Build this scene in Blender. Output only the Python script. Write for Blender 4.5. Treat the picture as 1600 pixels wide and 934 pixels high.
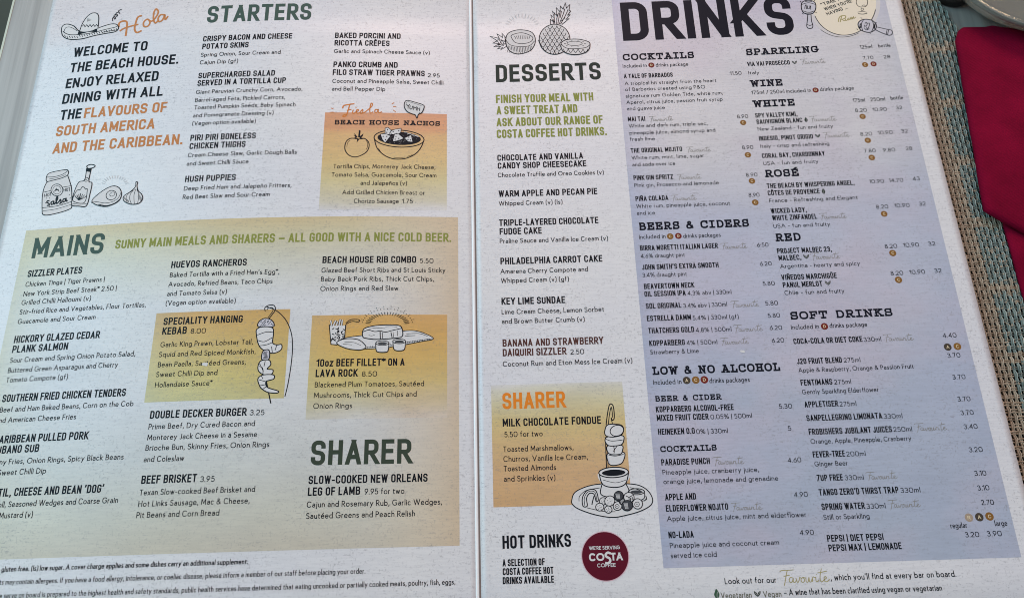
import bpy, math, random
from mathutils import Vector, Matrix, geometry
from mathutils import noise as mnoise
scene = bpy.context.scene
C = scene.collection
for o in list(bpy.data.objects): bpy.data.objects.remove(o)

# ------------------------------------------------------------------ camera
cam_data = bpy.data.cameras.new('camera'); cam = bpy.data.objects.new('camera', cam_data); C.objects.link(cam)
cam_data.sensor_width = 36; cam_data.lens = 27.0; cam_data.clip_start = 0.01; cam_data.clip_end = 50
CAM_M = [[0.9995752, 0.0286464, -0.0053677, 0.0138616], [-0.0287356, 0.9379174, -0.3456663, -0.1134755], [-0.0048676, 0.3456737, 0.9383421, 0.3095845], [0.0, 0.0, 0.0, 1.0]]
cam.matrix_world = Matrix(CAM_M)
scene.camera = cam

# ------------------------------------------------------------------ light and exposure
world = bpy.data.worlds.new('World'); scene.world = world; world.use_nodes = True
bg = world.node_tree.nodes['Background']; bg.inputs[0].default_value = (0.82, 0.89, 1.0, 1); bg.inputs[1].default_value = 0.235
def area_lamp(name, loc, target, size, size_y, power, color):
    d = bpy.data.lights.new(name, 'AREA'); d.shape = 'RECTANGLE'; d.size = size; d.size_y = size_y; d.energy = power; d.color = color
    o = bpy.data.objects.new(name, d); C.objects.link(o); o.location = loc
    o.rotation_euler = (Vector(target) - Vector(loc)).to_track_quat('-Z', 'Y').to_euler()
    return o
area_lamp('window_light', (-1.15, 0.42, 0.95), (-0.15, 0, 0), 1.0, 0.9, 11.5, (0.44, 0.84, 1.0))
area_lamp('awning_light', (0.02, 1.35, 1.20), (0, 0.05, 0), 0.7, 0.5, 12, (1.0, 0.67, 0.63))
area_lamp('ceiling_light', (0.55, 0.15, 1.6), (0.1, 0, 0), 1.2, 1.2, 4, (0.97, 0.97, 1.0))
spot = bpy.data.lights.new('rim_glint_lamp', 'POINT'); spot.energy = 1.2; spot.color = (1, 0.74, 0.46); spot.shadow_soft_size = 0.03  # added lamp, placed so the glass dish's rim catches warm glints
so = bpy.data.objects.new('rim_glint_lamp', spot); C.objects.link(so); so.location = (0.60, 0.52, 0.43)
for nm, loc, e, rad in (('pendant_lamp', (-0.06, 0.36, 1.25), 1.3, .07), ('pendant_lamp', (0.12, 0.42, 1.25), .5, .06)):
    d = bpy.data.lights.new(nm, 'POINT'); d.energy = e; d.color = (1, .62, .26); d.shadow_soft_size = rad
    o = bpy.data.objects.new(nm, d); C.objects.link(o); o.location = loc
vs = scene.view_settings; vs.view_transform = 'Standard'; vs.look = 'None'; vs.exposure = 0.10; vs.gamma = 1.0
scene.cycles.use_denoising = True; scene.cycles.caustics_refractive = False; scene.cycles.caustics_reflective = False
scene.cycles.max_bounces = 10; scene.cycles.transmission_bounces = 10; scene.cycles.filter_width = 1.0

# ------------------------------------------------------------------ helpers
MM = 0.001
def lin(h):
    v = [int(h[i:i+2], 16)/255 for i in (0, 2, 4)]
    return tuple([(c/12.92 if c <= 0.04045 else ((c+0.055)/1.055)**2.4) for c in v] + [1.0])
class NT:
    def __init__(s, name):
        s.m = bpy.data.materials.new(name); s.m.use_nodes = True; s.t = s.m.node_tree; s.b = s.t.nodes['Principled BSDF']
    def n(s, kind, **kw):
        x = s.t.nodes.new(kind)
        for k, v in kw.items():
            if k in x.inputs: x.inputs[k].default_value = v
            else: setattr(x, k, v)
        return x
    def l(s, a, b): s.t.links.new(a, b)
    def mix(s, fac, a, b, blend='MIX'):
        x = s.t.nodes.new('ShaderNodeMix'); x.data_type = 'RGBA'; x.blend_type = blend
        for sock, v in ((x.inputs[0], fac), (x.inputs[6], a), (x.inputs[7], b)):
            if hasattr(v, 'is_linked'): s.l(v, sock)
            else: sock.default_value = v
        return x.outputs[2]
    def ramp(s, fac, stops, interp='LINEAR'):
        x = s.t.nodes.new('ShaderNodeValToRGB'); x.color_ramp.interpolation = interp
        e = x.color_ramp.elements
        while len(e) < len(stops): e.new(0.5)
        for el, (p, c) in zip(e, stops): el.position = p; el.color = c
        s.l(fac, x.inputs[0]); return x.outputs[0]
    def math(s, op, a, b=0.0):
        x = s.t.nodes.new('ShaderNodeMath'); x.operation = op
        for sock, v in ((x.inputs[0], a), (x.inputs[1], b)):
            if hasattr(v, 'is_linked'): s.l(v, sock)
            else: sock.default_value = v
        return x.outputs[0]
    def mapping(s, src, scale=(1, 1, 1), loc=(0, 0, 0), rot=(0, 0, 0)):
        x = s.t.nodes.new('ShaderNodeMapping'); x.inputs['Scale'].default_value = scale; x.inputs['Location'].default_value = loc; x.inputs['Rotation'].default_value = rot
        s.l(src, x.inputs[0]); return x.outputs[0]
    def noise(s, vec, scale, detail=3, rough=0.5):
        x = s.t.nodes.new('ShaderNodeTexNoise'); x.inputs['Scale'].default_value = scale; x.inputs['Detail'].default_value = detail; x.inputs['Roughness'].default_value = rough
        s.l(vec, x.inputs['Vector']); return x.outputs[0]
    def bump(s, h, strength, dist):
        x = s.t.nodes.new('ShaderNodeBump'); x.inputs['Strength'].default_value = strength; x.inputs['Distance'].default_value = dist
        s.l(h, x.inputs['Height']); s.l(x.outputs[0], s.b.inputs['Normal'])
def simple(name, hexc, rough=0.5, spec=0.5):
    n = NT(name); n.b.inputs['Base Color'].default_value = lin(hexc); n.b.inputs['Roughness'].default_value = rough; n.b.inputs['Specular IOR Level'].default_value = spec
    return n.m

def mesh_obj(name, verts, faces, mats, parent=None, midx=None, uvs=None, smooth=False):
    me = bpy.data.meshes.new(name); me.from_pydata(verts, [], faces)
    for m in (mats if isinstance(mats, (list, tuple)) else [mats]): me.materials.append(m)
    if midx: me.polygons.foreach_set('material_index', midx)
    if uvs:
        ul = me.uv_layers.new(name='UVMap')
        for lp in me.loops: ul.data[lp.index].uv = uvs[lp.vertex_index]
    if smooth: me.polygons.foreach_set('use_smooth', [True]*len(me.polygons))
    me.update()
    o = bpy.data.objects.new(name, me); C.objects.link(o)
    if parent is not None: o.parent = parent
    return o
def empty(name, loc=(0, 0, 0)):
    o = bpy.data.objects.new(name, None); o.empty_display_size = 0.02; C.objects.link(o); o.location = loc; return o

# ------------------------------------------------------------------ the bent card: profile of the two pages
HL = [-11.528858239642604, -16.584233756222037, 12.086008771851892, 5.542370786150499]; HR = [9.39032435350787, 4.4273674761511055]; ROT = 0.054446136418778476; ZSH = 2.818590135432119
PAGE_TOP, PAGE_BOT, PAGE_W = 176.0, -156.0, 209.5
def hraw(u):
    t = u/200.0
    return sum(c*t**(k+1) for k, c in enumerate(HL if u < 0 else HR))
CA, SA = math.cos(ROT), math.sin(ROT)
def prof(u):
    z = hraw(u)
    return (u*CA + z*SA, -u*SA + z*CA + ZSH)
def page(u, v, off=0.0):
    """a point of the printed card: u across from the fold, v up the page, off = height over the paper (mm)"""
    x, z = prof(u)
    if off:
        x1, z1 = prof(u-0.5 if u > 0 else u-0.5); x2, z2 = prof(u+0.5)
        dx, dz = x2-x1, z2-z1; L = math.hypot(dx, dz)
        x += -dz/L*off; z += dx/L*off
    return (x*MM, v*MM, z*MM)

# ------------------------------------------------------------------ paper and print materials
def paper_base(n, tint=None):
    tc = n.n('ShaderNodeTexCoord'); co = tc.outputs['Object']
    big = n.noise(n.mapping(co, (1, 1, 1)), 14, 3)
    base = n.mix(n.ramp(big, [(0.3, (0, 0, 0, 1)), (0.7, (1, 1, 1, 1))]), lin('e4e2e0'), lin('dedde0'))
    if tint is not None: base = tint(n, co, base)
    # recycled-paper flecks: short grey fibres lying every way, and a faint laid grain
    f3 = n.noise(n.mapping(co, (42, 42, 42)), 1.0, 3, 0.6)
    m3 = n.ramp(f3, [(0.35, (0.35, 0.35, 0.35, 1)), (0.65, (1, 1, 1, 1))])
    c = base
    for sc, rz, lo, k_, h in (((520, 1500, 500), .15, .60, .33, '77747c'), ((1500, 620, 600), -.5, .61, .32, '7d7778'), ((900, 1300, 700), .9, .63, .36, '6a686e'), ((330, 700, 400), .4, .665, .33, '87817c')):
        m1 = n.ramp(n.noise(n.mapping(co, sc, loc=(sc[0]*.01, 3, 1), rot=(0, 0, rz)), 1.0, 2, 0.55), [(lo, (0, 0, 0, 1)), (lo+.08, (1, 1, 1, 1))])
        c = n.mix(n.math('MULTIPLY', n.math('MULTIPLY', m1, m3), k_), c, lin(h))
    f4 = n.noise(n.mapping(co, (150, 1300, 300), loc=(9, 1, 1)), 1.0, 2, 0.5)
    c = n.mix(1.0, c, n.ramp(f4, [(0.40, (0.94, 0.94, 0.945, 1)), (0.62, (1.0, 1.0, 1.0, 1))]), 'MULTIPLY')
    n.l(c, n.b.inputs['Base Color'])
    n.b.inputs['Roughness'].default_value = 0.40; n.b.inputs['Specular IOR Level'].default_value = 0.70
    n.bump(n.noise(n.mapping(co, (1500, 1500, 1500)), 1.0, 2), 0.10, 0.0001)
    return n.m
PAPER = paper_base(NT('speckled_paper'))
def print_mat(name, vstops, side=None, strength=1.0, wob=0.10, nscale=22, blot=0.25, stretch=(1, 2.2, 1), patch=None):
    """watercolour print: stops run from the bottom of the panel (0) to its top (1)"""
    def tint(n, co, base):
        uv = n.n('ShaderNodeUVMap').outputs[0]
        sep = n.n('ShaderNodeSeparateXYZ'); n.l(uv, sep.inputs[0])
        w = n.noise(n.mapping(co, stretch), nscale, 4, 0.55)
        y = n.math('ADD', sep.outputs['Y'], n.math('MULTIPLY', n.math('SUBTRACT', w, 0.5), wob*2))
        col = n.ramp(y, [(p, lin(h)) for p, h in vstops])
        if side:
            x = n.math('ADD', sep.outputs['X'], n.math('MULTIPLY', n.math('SUBTRACT', w, 0.5), wob))
            sc = n.ramp(x, [(p, (f, f, f, 1)) for p, h, f in side]); hc = n.ramp(x, [(p, lin(h)) for p, h, f in side])
            col = n.mix(sc, col, hc)
        if patch:
            pm = n.ramp(n.noise(n.mapping(co, (1, 1.5, 1), loc=(2.3, .7, 0)), 11, 4, .6), [(.44, (0, 0, 0, 1)), (.62, (patch[1],)*3+(1,))])
            col = n.mix(pm, col, lin(patch[0]))
        b = n.noise(n.mapping(co, (stretch[0]*1.3, stretch[1]*1.3, 1), loc=(4, 2, 0)), nscale*2.4, 5, 0.62)
        bl = n.ramp(b, [(0.36, (1-blot*.5, 1-blot*.5, 1-blot*.5, 1)), (0.6, (1, 1, 1, 1))])
        col = n.mix(1.0, col, bl, 'MULTIPLY')
        return n.mix(strength, base, n.mix(1.0, base, col, 'MULTIPLY'))
    return paper_base(NT(name), tint)
INK = {}
for k, h, r in (('ink', '0e151d', .5), ('navy', '0b1220', .5), ('green', '455a51', .5), ('sharergreen', '3c473a', .5), ('dkgreen', '28352f', .5), ('olive', '8d9247', .5), ('orange', 'c6834f', .5), ('orange2', 'd5813f', .5),
                ('sharerorange', 'e7862a', .5), ('brown', '55342f', .5), ('gold', '6f6f60', .5), ('gold2', 'a89d6a', .5), ('fav', '8e8b84', .5), ('white', 'dcdad8', .5), ('paperwhite', 'dcd6d3', .5),
                ('graylight', 'c9c6cc', .5), ('graymid', '7f7c7c', .5), ('graydark', '44464a', .5), ('faint', 'b4b2b2', .5), ('cream', 'ebdfc9', .5), ('creamhalo', 'd4cfcd', .5),
                ('badgeC', '8a6230', .5), ('badgeD', '752a22', .5), ('badgeA', '4b4238', .5), ('badgeR', 'a89684', .5), ('badgepale', 'e6d3ae', .5), ('costa', '5e0d24', .4), ('costarim', 'd9b4bc', .5), ('leaf', '333d36', .5), ('leafgreen', '3b5a45', .5)):
    INK[k] = simple('print_'+k, h, .45, 0.12)

# ------------------------------------------------------------------ a small stroke typeface, written as paths
# x,y[,r] : r rounds that corner; '/' ends a stroke; z closes it.  caps are 0..100 high.
GH = {
'A':(38,"0,0 19,100/38,0 19,100/8,26 30,26"),'B':(34,"0,0 0,100/0,100 33,100,14 33,53,14 0,53/0,53 34,53,15 34,0,15 0,0"),'C':(34,"34,70 34,100,17 0,100,17 0,0,17 34,0,17 34,30"),
'D':(34,"0,0 0,100/0,100 34,100,19 34,0,19 0,0"),'E':(29,"0,0 0,100/0,100 29,100/0,0 29,0/0,52 26,52"),'F':(28,"0,0 0,100/0,100 29,100/0,50 26,50"),
'G':(34,"34,72 34,100,17 0,100,17 0,0,17 34,0,17 34,46 19,46"),'H':(34,"0,0 0,100/34,0 34,100/0,51 34,51"),'I':(0,"0,0 0,100"),'J':(24,"24,100 24,0,14 0,0,13 0,24"),
'K':(35,"0,0 0,100/34,100 1,42/36,0 11,58"),'L':(28,"0,0 0,100/0,0 28,0"),'M':(46,"0,0 0,100/46,0 46,100/1,100 23,22/45,100 23,22"),'N':(36,"0,0 0,100/36,0 36,100/1,100 35,0"),
'O':(34,"0,0,17 34,0,17 34,100,17 0,100,17 z"),'P':(34,"0,0 0,100/0,100 34,100,16 34,45,16 0,45"),'Q':(34,"0,0,17 34,0,17 34,100,17 0,100,17 z/20,24 38,-4"),
'R':(34,"0,0 0,100/0,100 34,100,16 34,47,16 0,47/16,47 36,0"),'S':(34,"34,73 34,100,17 0,100,17 0,55,15 34,45,15 34,0,17 0,0,17 0,27"),'T':(36,"0,100 36,100/18,0 18,100"),
'U':(34,"0,100 0,0,17 34,0,17 34,100"),'V':(38,"0,100 19,0/38,100 19,0"),'W':(56,"0,100 14,0/28,100 14,0/28,100 42,0/56,100 42,0"),'X':(38,"0,100 38,0/38,100 0,0"),'Y':(38,"0,100 19,44/38,100 19,44/19,0 19,48"),
'Z':(34,"1,100 34,100/0,0 34,0/34,100 0,0"),'0':(34,"0,0,17 34,0,17 34,100,17 0,100,17 z"),'1':(14,"14,0 14,100/14,100 0,84"),'2':(34,"0,74 0,100,17 34,100,17 34,62,10 0,8,8 0,0/0,0 34,0"),
'3':(34,"0,76 0,100,16 33,100,16 33,52,12 12,52/12,52 34,52,12 34,0,16 0,0,16 0,25"),'7':(34,"0,100 34,100/34,96 2,0"),'o':(30,"0,0,15 30,0,15 30,70,15 0,70,15 z"),'z':(28,"0,70 28,70/0,0 28,0/28,70 0,0"),
'.':(0,"0,0 0,2"),',':(3,"3,4 0,-16"),'-':(18,"0,38 18,38"),'–':(40,"0,40 40,40"),'|':(0,"0,-12 0,106"),'*':(20,"10,74 10,104/0,82 20,96/20,82 0,96"),'‘':(3,"0,84 3,104"),'’':(3,"0,84 3,104"),'“':(14,"0,84 3,104/11,84 14,104"),'…':(40,"0,0 0,2/20,0 20,2/40,0 40,2"),
'&':(40,"40,0 6,78,6 6,100,9 24,100,9 24,70,8 0,44,9 0,0,14 30,0,14 38,44"),"'":(0,"0,80 0,104"),' ':(17,"")}
GB = {
'A':(72,"0,0 36,100/72,0 36,100/13,32 59,32"),'B':(44,"0,0 0,100/0,100 40,100,22 40,53,22 0,53/0,53 46,53,25 46,0,25 0,0"),'C':(64,"64,84 50,100,22 0,100,44 0,0,44 50,0,22 64,16"),'D':(62,"0,0 0,100/0,100 62,100,46 62,0,46 0,0"),
'E':(40,"0,0 0,100/0,100 40,100/0,0 40,0/0,52 36,52"),'F':(38,"0,0 0,100/0,100 38,100/0,50 34,50"),'G':(72,"66,84 54,100,22 0,100,44 0,0,44 72,0,34 72,46 42,46"),'H':(56,"0,0 0,100/56,0 56,100/0,52 56,52"),'I':(0,"0,0 0,100"),
'J':(26,"26,100 26,0,16 2,0,12 0,10"),'K':(48,"0,0 0,100/46,100 2,44/50,0 14,58"),'L':(36,"0,0 0,100/0,0 36,0"),'M':(74,"0,0 6,100/74,0 68,100/6,100 37,22/68,100 37,22"),'N':(60,"0,0 0,100/60,0 60,100/1,100 59,0"),
'O':(82,"0,0,42 82,0,42 82,100,42 0,100,42 z"),'P':(42,"0,0 0,100/0,100 44,100,26 44,45,26 0,45"),'Q':(82,"0,0,42 82,0,42 82,100,42 0,100,42 z/50,28 84,-4"),'R':(46,"0,0 0,100/0,100 44,100,25 44,47,25 0,47/18,47 48,0"),
'S':(44,"42,84 32,100,14 2,100,20 2,57,18 44,45,18 44,0,22 8,0,14 0,16"),'T':(50,"0,100 50,100/25,0 25,100"),'U':(54,"0,100 0,0,27 54,0,27 54,100"),'V':(66,"0,100 33,0/66,100 33,0"),'W':(100,"0,100 25,0/50,100 25,0/50,100 75,0/100,100 75,0"),
'X':(56,"0,100 56,0/56,100 0,0"),'Y':(58,"0,100 29,46/58,100 29,46/29,0 29,48"),'Z':(52,"2,100 50,100/0,0 52,0/50,100 0,0"),
'a':(38,"4,54 10,62,9 38,62,15 38,0/38,37 0,37,17 0,0,17 38,0,15 38,20"),'b':(46,"0,0 0,106/0,0,23 46,0,23 46,62,23 0,62,23 z"),'c':(38,"38,52 30,62,12 0,62,24 0,0,24 30,0,12 38,10"),'d':(46,"46,0 46,106/0,0,23 46,0,23 46,62,23 0,62,23 z"),
'e':(44,"0,33 44,33 44,62,21 0,62,22 0,0,22 34,0,14 42,12"),'f':(24,"26,103 10,106,12 10,0/0,62 24,62"),'g':(46,"46,62 46,-28,18 4,-28,12 2,-18/0,0,23 46,0,23 46,62,23 0,62,23 z"),'h':(38,"0,0 0,106/0,40 0,62,19 38,62,19 38,0"),
'i':(0,"0,0 0,62/0,82 0,86"),'j':(6,"6,62 6,-28,9 -4,-28/6,82 6,86"),'k':(36,"0,0 0,106/32,62 1,27/36,0 10,37"),'l':(0,"0,0 0,106"),'m':(66,"0,0 0,62/0,40 0,62,16 33,62,16 33,0/33,40 33,62,16 66,62,16 66,0"),'n':(38,"0,0 0,62/0,40 0,62,19 38,62,19 38,0"),
'o':(48,"0,0,24 48,0,24 48,62,24 0,62,24 z"),'p':(46,"0,-30 0,62/0,0,23 46,0,23 46,62,23 0,62,23 z"),'q':(46,"46,-30 46,62/0,0,23 46,0,23 46,62,23 0,62,23 z"),'r':(20,"0,0 0,62/0,38 0,62,18 22,61"),'s':(30,"29,54 24,62,9 1,62,14 1,35,11 30,27,11 30,0,14 6,0,9 0,8"),
't':(24,"9,86 9,0,11 24,1/0,62 24,62"),'u':(38,"0,62 0,0,19 38,0,19 38,22/38,0 38,62"),'v':(40,"0,62 20,0/40,62 20,0"),'w':(62,"0,62 15.5,0/31,62 15.5,0/31,62 46.5,0/62,62 46.5,0"),'x':(38,"0,62 38,0/38,62 0,0"),'y':(42,"0,62 21,2/42,62 6,-29"),'z':(36,"1,62 36,62/0,0 36,0/36,62 0,0"),
'0':(56,"0,0,28 56,0,28 56,100,28 0,100,28 z"),'1':(18,"18,0 18,100/18,100 0,86"),'2':(46,"1,78 3,100,20 44,100,21 44,58,14 0,4,4 0,0/0,0 46,0"),'3':(44,"2,84 8,100,14 41,100,18 41,54,16 16,54/16,54 44,54,20 44,0,22 6,0,16 0,16"),'4':(52,"40,0 40,100/40,100 0,28/0,26 52,26"),
'5':(44,"40,100 8,100 4,54 6,62,8 44,62,24 44,0,26 6,0,14 0,14"),'6':(48,"38,98 14,62/0,0,24 48,0,24 48,60,24 0,60,24 z"),'7':(46,"0,100 46,100/45,100 12,0"),'8':(46,"4,54,20 42,54,20 42,100,20 4,100,20 z/0,0,23 46,0,23 46,54,23 0,54,23 z"),'9':(48,"10,2 34,38/0,40,24 48,40,24 48,100,24 0,100,24 z"),
'.':(0,"0,0 0,3"),',':(4,"4,6 0,-16"),':':(0,"0,0 0,3/0,52 0,55"),'(':(14,"16,108 0,80,30 0,4,30 16,-24"),')':(14,"0,108 16,80,30 16,4,30 0,-24"),'-':(24,"0,36 24,36"),'–':(46,"0,36 46,36"),'*':(22,"11,74 11,104/0,82 22,96/22,82 0,96"),'‘':(4,"0,82 4,104"),'’':(4,"0,82 4,104"),"'":(0,"0,80 0,104"),
'/':(34,"0,-10 34,106"),'|':(0,"0,-22 0,108"),'%':(80,"14,0 66,100/0,56,15 30,56,15 30,100,15 0,100,15 z/50,0,15 80,0,15 80,44,15 50,44,15 z"),'&':(60,"60,0 12,74,9 12,100,14 38,100,14 38,70,12 0,42,14 0,0,20 40,0,22 56,44"),' ':(20,"")}
SB = 13
def slab(x, y, w=SB): return "/%g,%g %g,%g" % (x-w, y, x+w, y)
GS = {
'A':(72,"8,0 36,100/64,0 36,100/18,32 54,32/18,100 38,100"+slab(8,0,14)+slab(64,0,14)),'B':(62,"10,0 10,100/0,100 56,100,20 56,53,20 10,53/10,53 62,53,22 62,0,22 0,0"),'C':(64,"62,64 62,100,28 0,100,30 0,0,30 64,0,28 64,26/62,70 62,100"),
'D':(64,"10,0 10,100/0,100 64,100,36 64,0,36 0,0"),'E':(60,"10,0 10,100/0,100 58,100/58,100 58,74/0,0 60,0/60,0 60,28/10,51 38,51/38,40 38,62"),'F':(58,"10,0 10,100/0,100 58,100/58,100 58,72/10,50 38,50/38,39 38,61"+slab(12,0,16)),
'G':(66,"60,68 60,100,26 0,100,30 0,0,30 60,0,24 60,44/40,44 70,44/60,74 60,100"),'H':(66,"10,0 10,100/56,0 56,100/10,51 56,51"+slab(10,0)+slab(10,100)+slab(56,0)+slab(56,100)),'I':(44,"22,0 22,100"+slab(22,0,22)+slab(22,100,22)),
'K':(66,"10,0 10,100/54,100 12,46/58,0 24,58"+slab(10,0)+slab(10,100)+slab(54,100,12)+slab(60,0,11)),'L':(58,"14,0 14,100/0,0 58,0/58,0 58,32"+slab(14,100,15)),'N':(70,"12,0 12,100/58,0 58,100/12,100 58,0"+slab(11,0)+slab(58,100)+"/0,100 14,100"),
'O':(66,"0,0,33 66,0,33 66,100,33 0,100,33 z"),'P':(60,"10,0 10,100/0,100 60,100,22 60,44,22 10,44"+slab(13,0,15)),'R':(66,"10,0 10,100/0,100 58,100,20 58,48,20 10,48/30,48 58,0/56,0 70,0"+slab(11,0)),
'S':(56,"52,70 52,100,22 2,100,22 2,55,18 56,46,18 56,0,24 2,0,22 2,28/52,72 52,100/2,0 2,28"),'T':(64,"32,0 32,100/0,100 64,100/0,100 0,72/64,100 64,72"+slab(32,0,17)),'U':(66,"10,100 10,0,23 56,0,23 56,100"+slab(10,100)+slab(56,100)),
'W':(82,"8,100 22,0/41,80 22,0/41,80 60,0/74,100 60,0"+slab(8,100,12)+slab(74,100,12)),'&':(64,"64,0 14,74,9 14,100,14 40,100,14 40,72,12 0,44,14 0,0,20 42,0,22 58,46"),' ':(50,"")}
ACC = {'É':('E',"{c},112 {d},128"),'Ê':('E',"{b},112 {c},126/{c},126 {d},112"),'Ñ':('N',"{a},113 {b},122,5 {d},113,5 {e},122"),'Ô':('O',"{b},112 {c},126/{c},126 {d},112"),'Ü':('U',"{b},116 {b},122/{d},116 {d},122"),
       'é':('e',"{c},78 {d},98"),'ñ':('n',"{a},80 {b},90,5 {d},80,5 {e},90")}
for G in (GH, GB, GS):
    for ch, (b, s) in ACC.items():
        if b in G:
            w = G[b][0]; G[ch] = (w, G[b][1] + '/' + s.format(a=w*.1, b=w*.25, c=w*.5, d=w*.75, e=w*.9))
FONT = {'H':(GH, 17.5, 10.5, 0), 'B':(GB, 13, 14, 1), 'BB':(GB, 16, 11, 1), 'S':(GS, 21, 12, 0), 'CO':(GB, 23, 9, 0), 'CS':(GB, 17, 10, 0)}

def fillet(P, closed):
    out = []; n = len(P)
    for i, p in enumerate(P):
        x, y = p[0], p[1]; r = p[2] if len(p) > 2 else 0
        if r <= 0 or (not closed and i in (0, n-1)): out.append((x, y, 0 if not closed and i in (0, n-1) else 1)); continue
        a = Vector(P[i-1][:2])-Vector((x, y)); b = Vector(P[(i+1) % n][:2])-Vector((x, y))
        la, lb = a.length, b.length; a /= la; b /= lb
        ang = a.angle(b)
        d = r/math.tan(ang/2) if ang > .01 else 0
        lim = lambda L, j: L*(0.5 if (len(P[j]) > 2 and P[j][2] > 0 and (closed or j not in (0, n-1))) else 0.98)
        da, db = min(d, lim(la, i-1)), min(d, lim(lb, (i+1) % n))
        p0 = Vector((x, y))+a*da; p2 = Vector((x, y))+b*db; c = Vector((x, y))
        k = 7
        kk = 0.5523
        h1 = p0 + (c-p0)*kk*1.0; h2 = p2 + (c-p2)*kk*1.0
        for j in range(k+1):
            t = j/k; q = p0*(1-t)**3 + h1*3*t*(1-t)**2 + h2*3*t*t*(1-t) + p2*t**3
            out.append((q.x, q.y, 0))
    return out
def ribbon(pts, t, closed):
    n = len(pts); Lf = []; Rt = []
    for i in range(n):
        p = Vector(pts[i])
        if closed: a = Vector(pts[i-1]); b = Vector(pts[(i+1) % n])
        else: a = Vector(pts[max(i-1, 0)]); b = Vector(pts[min(i+1, n-1)])
        d1 = (p-a); d2 = (b-p)
        if d1.length < 1e-6: d1 = d2
        if d2.length < 1e-6: d2 = d1
        d1 = d1.normalized(); d2 = d2.normalized(); d = d1+d2
        if d.length < 1e-3: d = d2
        d.normalize(); m = 1/max(0.45, d.dot(d2))
        nrm = Vector((-d.y, d.x))*(t/2*m)
        Lf.append(tuple(p+nrm)); Rt.append(tuple(p-nrm))
    return Lf, Rt
def clip_y(poly, lo, hi):
    for s, lim in ((1, lo), (-1, -hi)):
        out = []
        for i in range(len(poly)):
            a, b = poly[i-1], poly[i]; ya, yb = a[1]*s-lim, b[1]*s-lim
            if (ya >= 0) != (yb >= 0):
                k = ya/(ya-yb); out.append((a[0]+(b[0]-a[0])*k, a[1]+(b[1]-a[1])*k))
            if yb >= 0: out.append(b)
        poly = out
        if not poly: break
    return poly
def union(polys, grid=0):
    """one flat outline out of overlapping pieces"""
    if len(polys) > 1:
        tri = []
        for p in polys:
            tri += [[p[0], p[i], p[i+1]] for i in range(1, len(p)-1)]
    else: tri = polys
    V = []; F = []; area = 0
    for p in tri:
        ar = sum(p[i-1][0]*p[i][1]-p[i][0]*p[i-1][1] for i in range(len(p)))/2 if len(p) > 2 else 0
        if abs(ar) < 1e-3: continue
        if ar < 0: p = p[::-1]
        F.append(list(range(len(V), len(V)+len(p)))); V += [Vector((round(q[0], 3), round(q[1], 3))) for q in p]
    if not F: return [], []
    if len(polys) == 1 and grid:                # inner points, so that a large shape follows the bend of the page
        xs_ = [v.x for v in V]; ys_ = [v.y for v in V]
        x = min(xs_)+grid*.5
        while x < max(xs_):
            y = min(ys_)+grid*.53
            while y < max(ys_): V.append(Vector((x, y))); y += grid*2
            x += grid
    vo, eo, fo, _, _, of = geometry.delaunay_2d_cdt(V, [], F, 0, 1e-3)
    if len(polys) == 1: return [(v.x, v.y) for v in vo], [f for f, o in zip(fo, of) if len(o)]
    # keep the cells whose middle lies in one of the pieces
    T3 = [[(V[i].x, V[i].y) for i in f] for f in F]; keep = []
    for f in fo:
        cx = sum(vo[i].x for i in f)/len(f); cy = sum(vo[i].y for i in f)/len(f)
        for (ax, ay), (bx, by), (dx, dy) in T3:
            if (bx-ax)*(cy-ay)-(by-ay)*(cx-ax) >= 0 and (dx-bx)*(cy-by)-(dy-by)*(cx-bx) >= 0 and (ax-dx)*(cy-dy)-(ay-dy)*(cx-dx) >= 0: keep.append(f); break
    return [(v.x, v.y) for v in vo], keep
GC = {}
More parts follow.
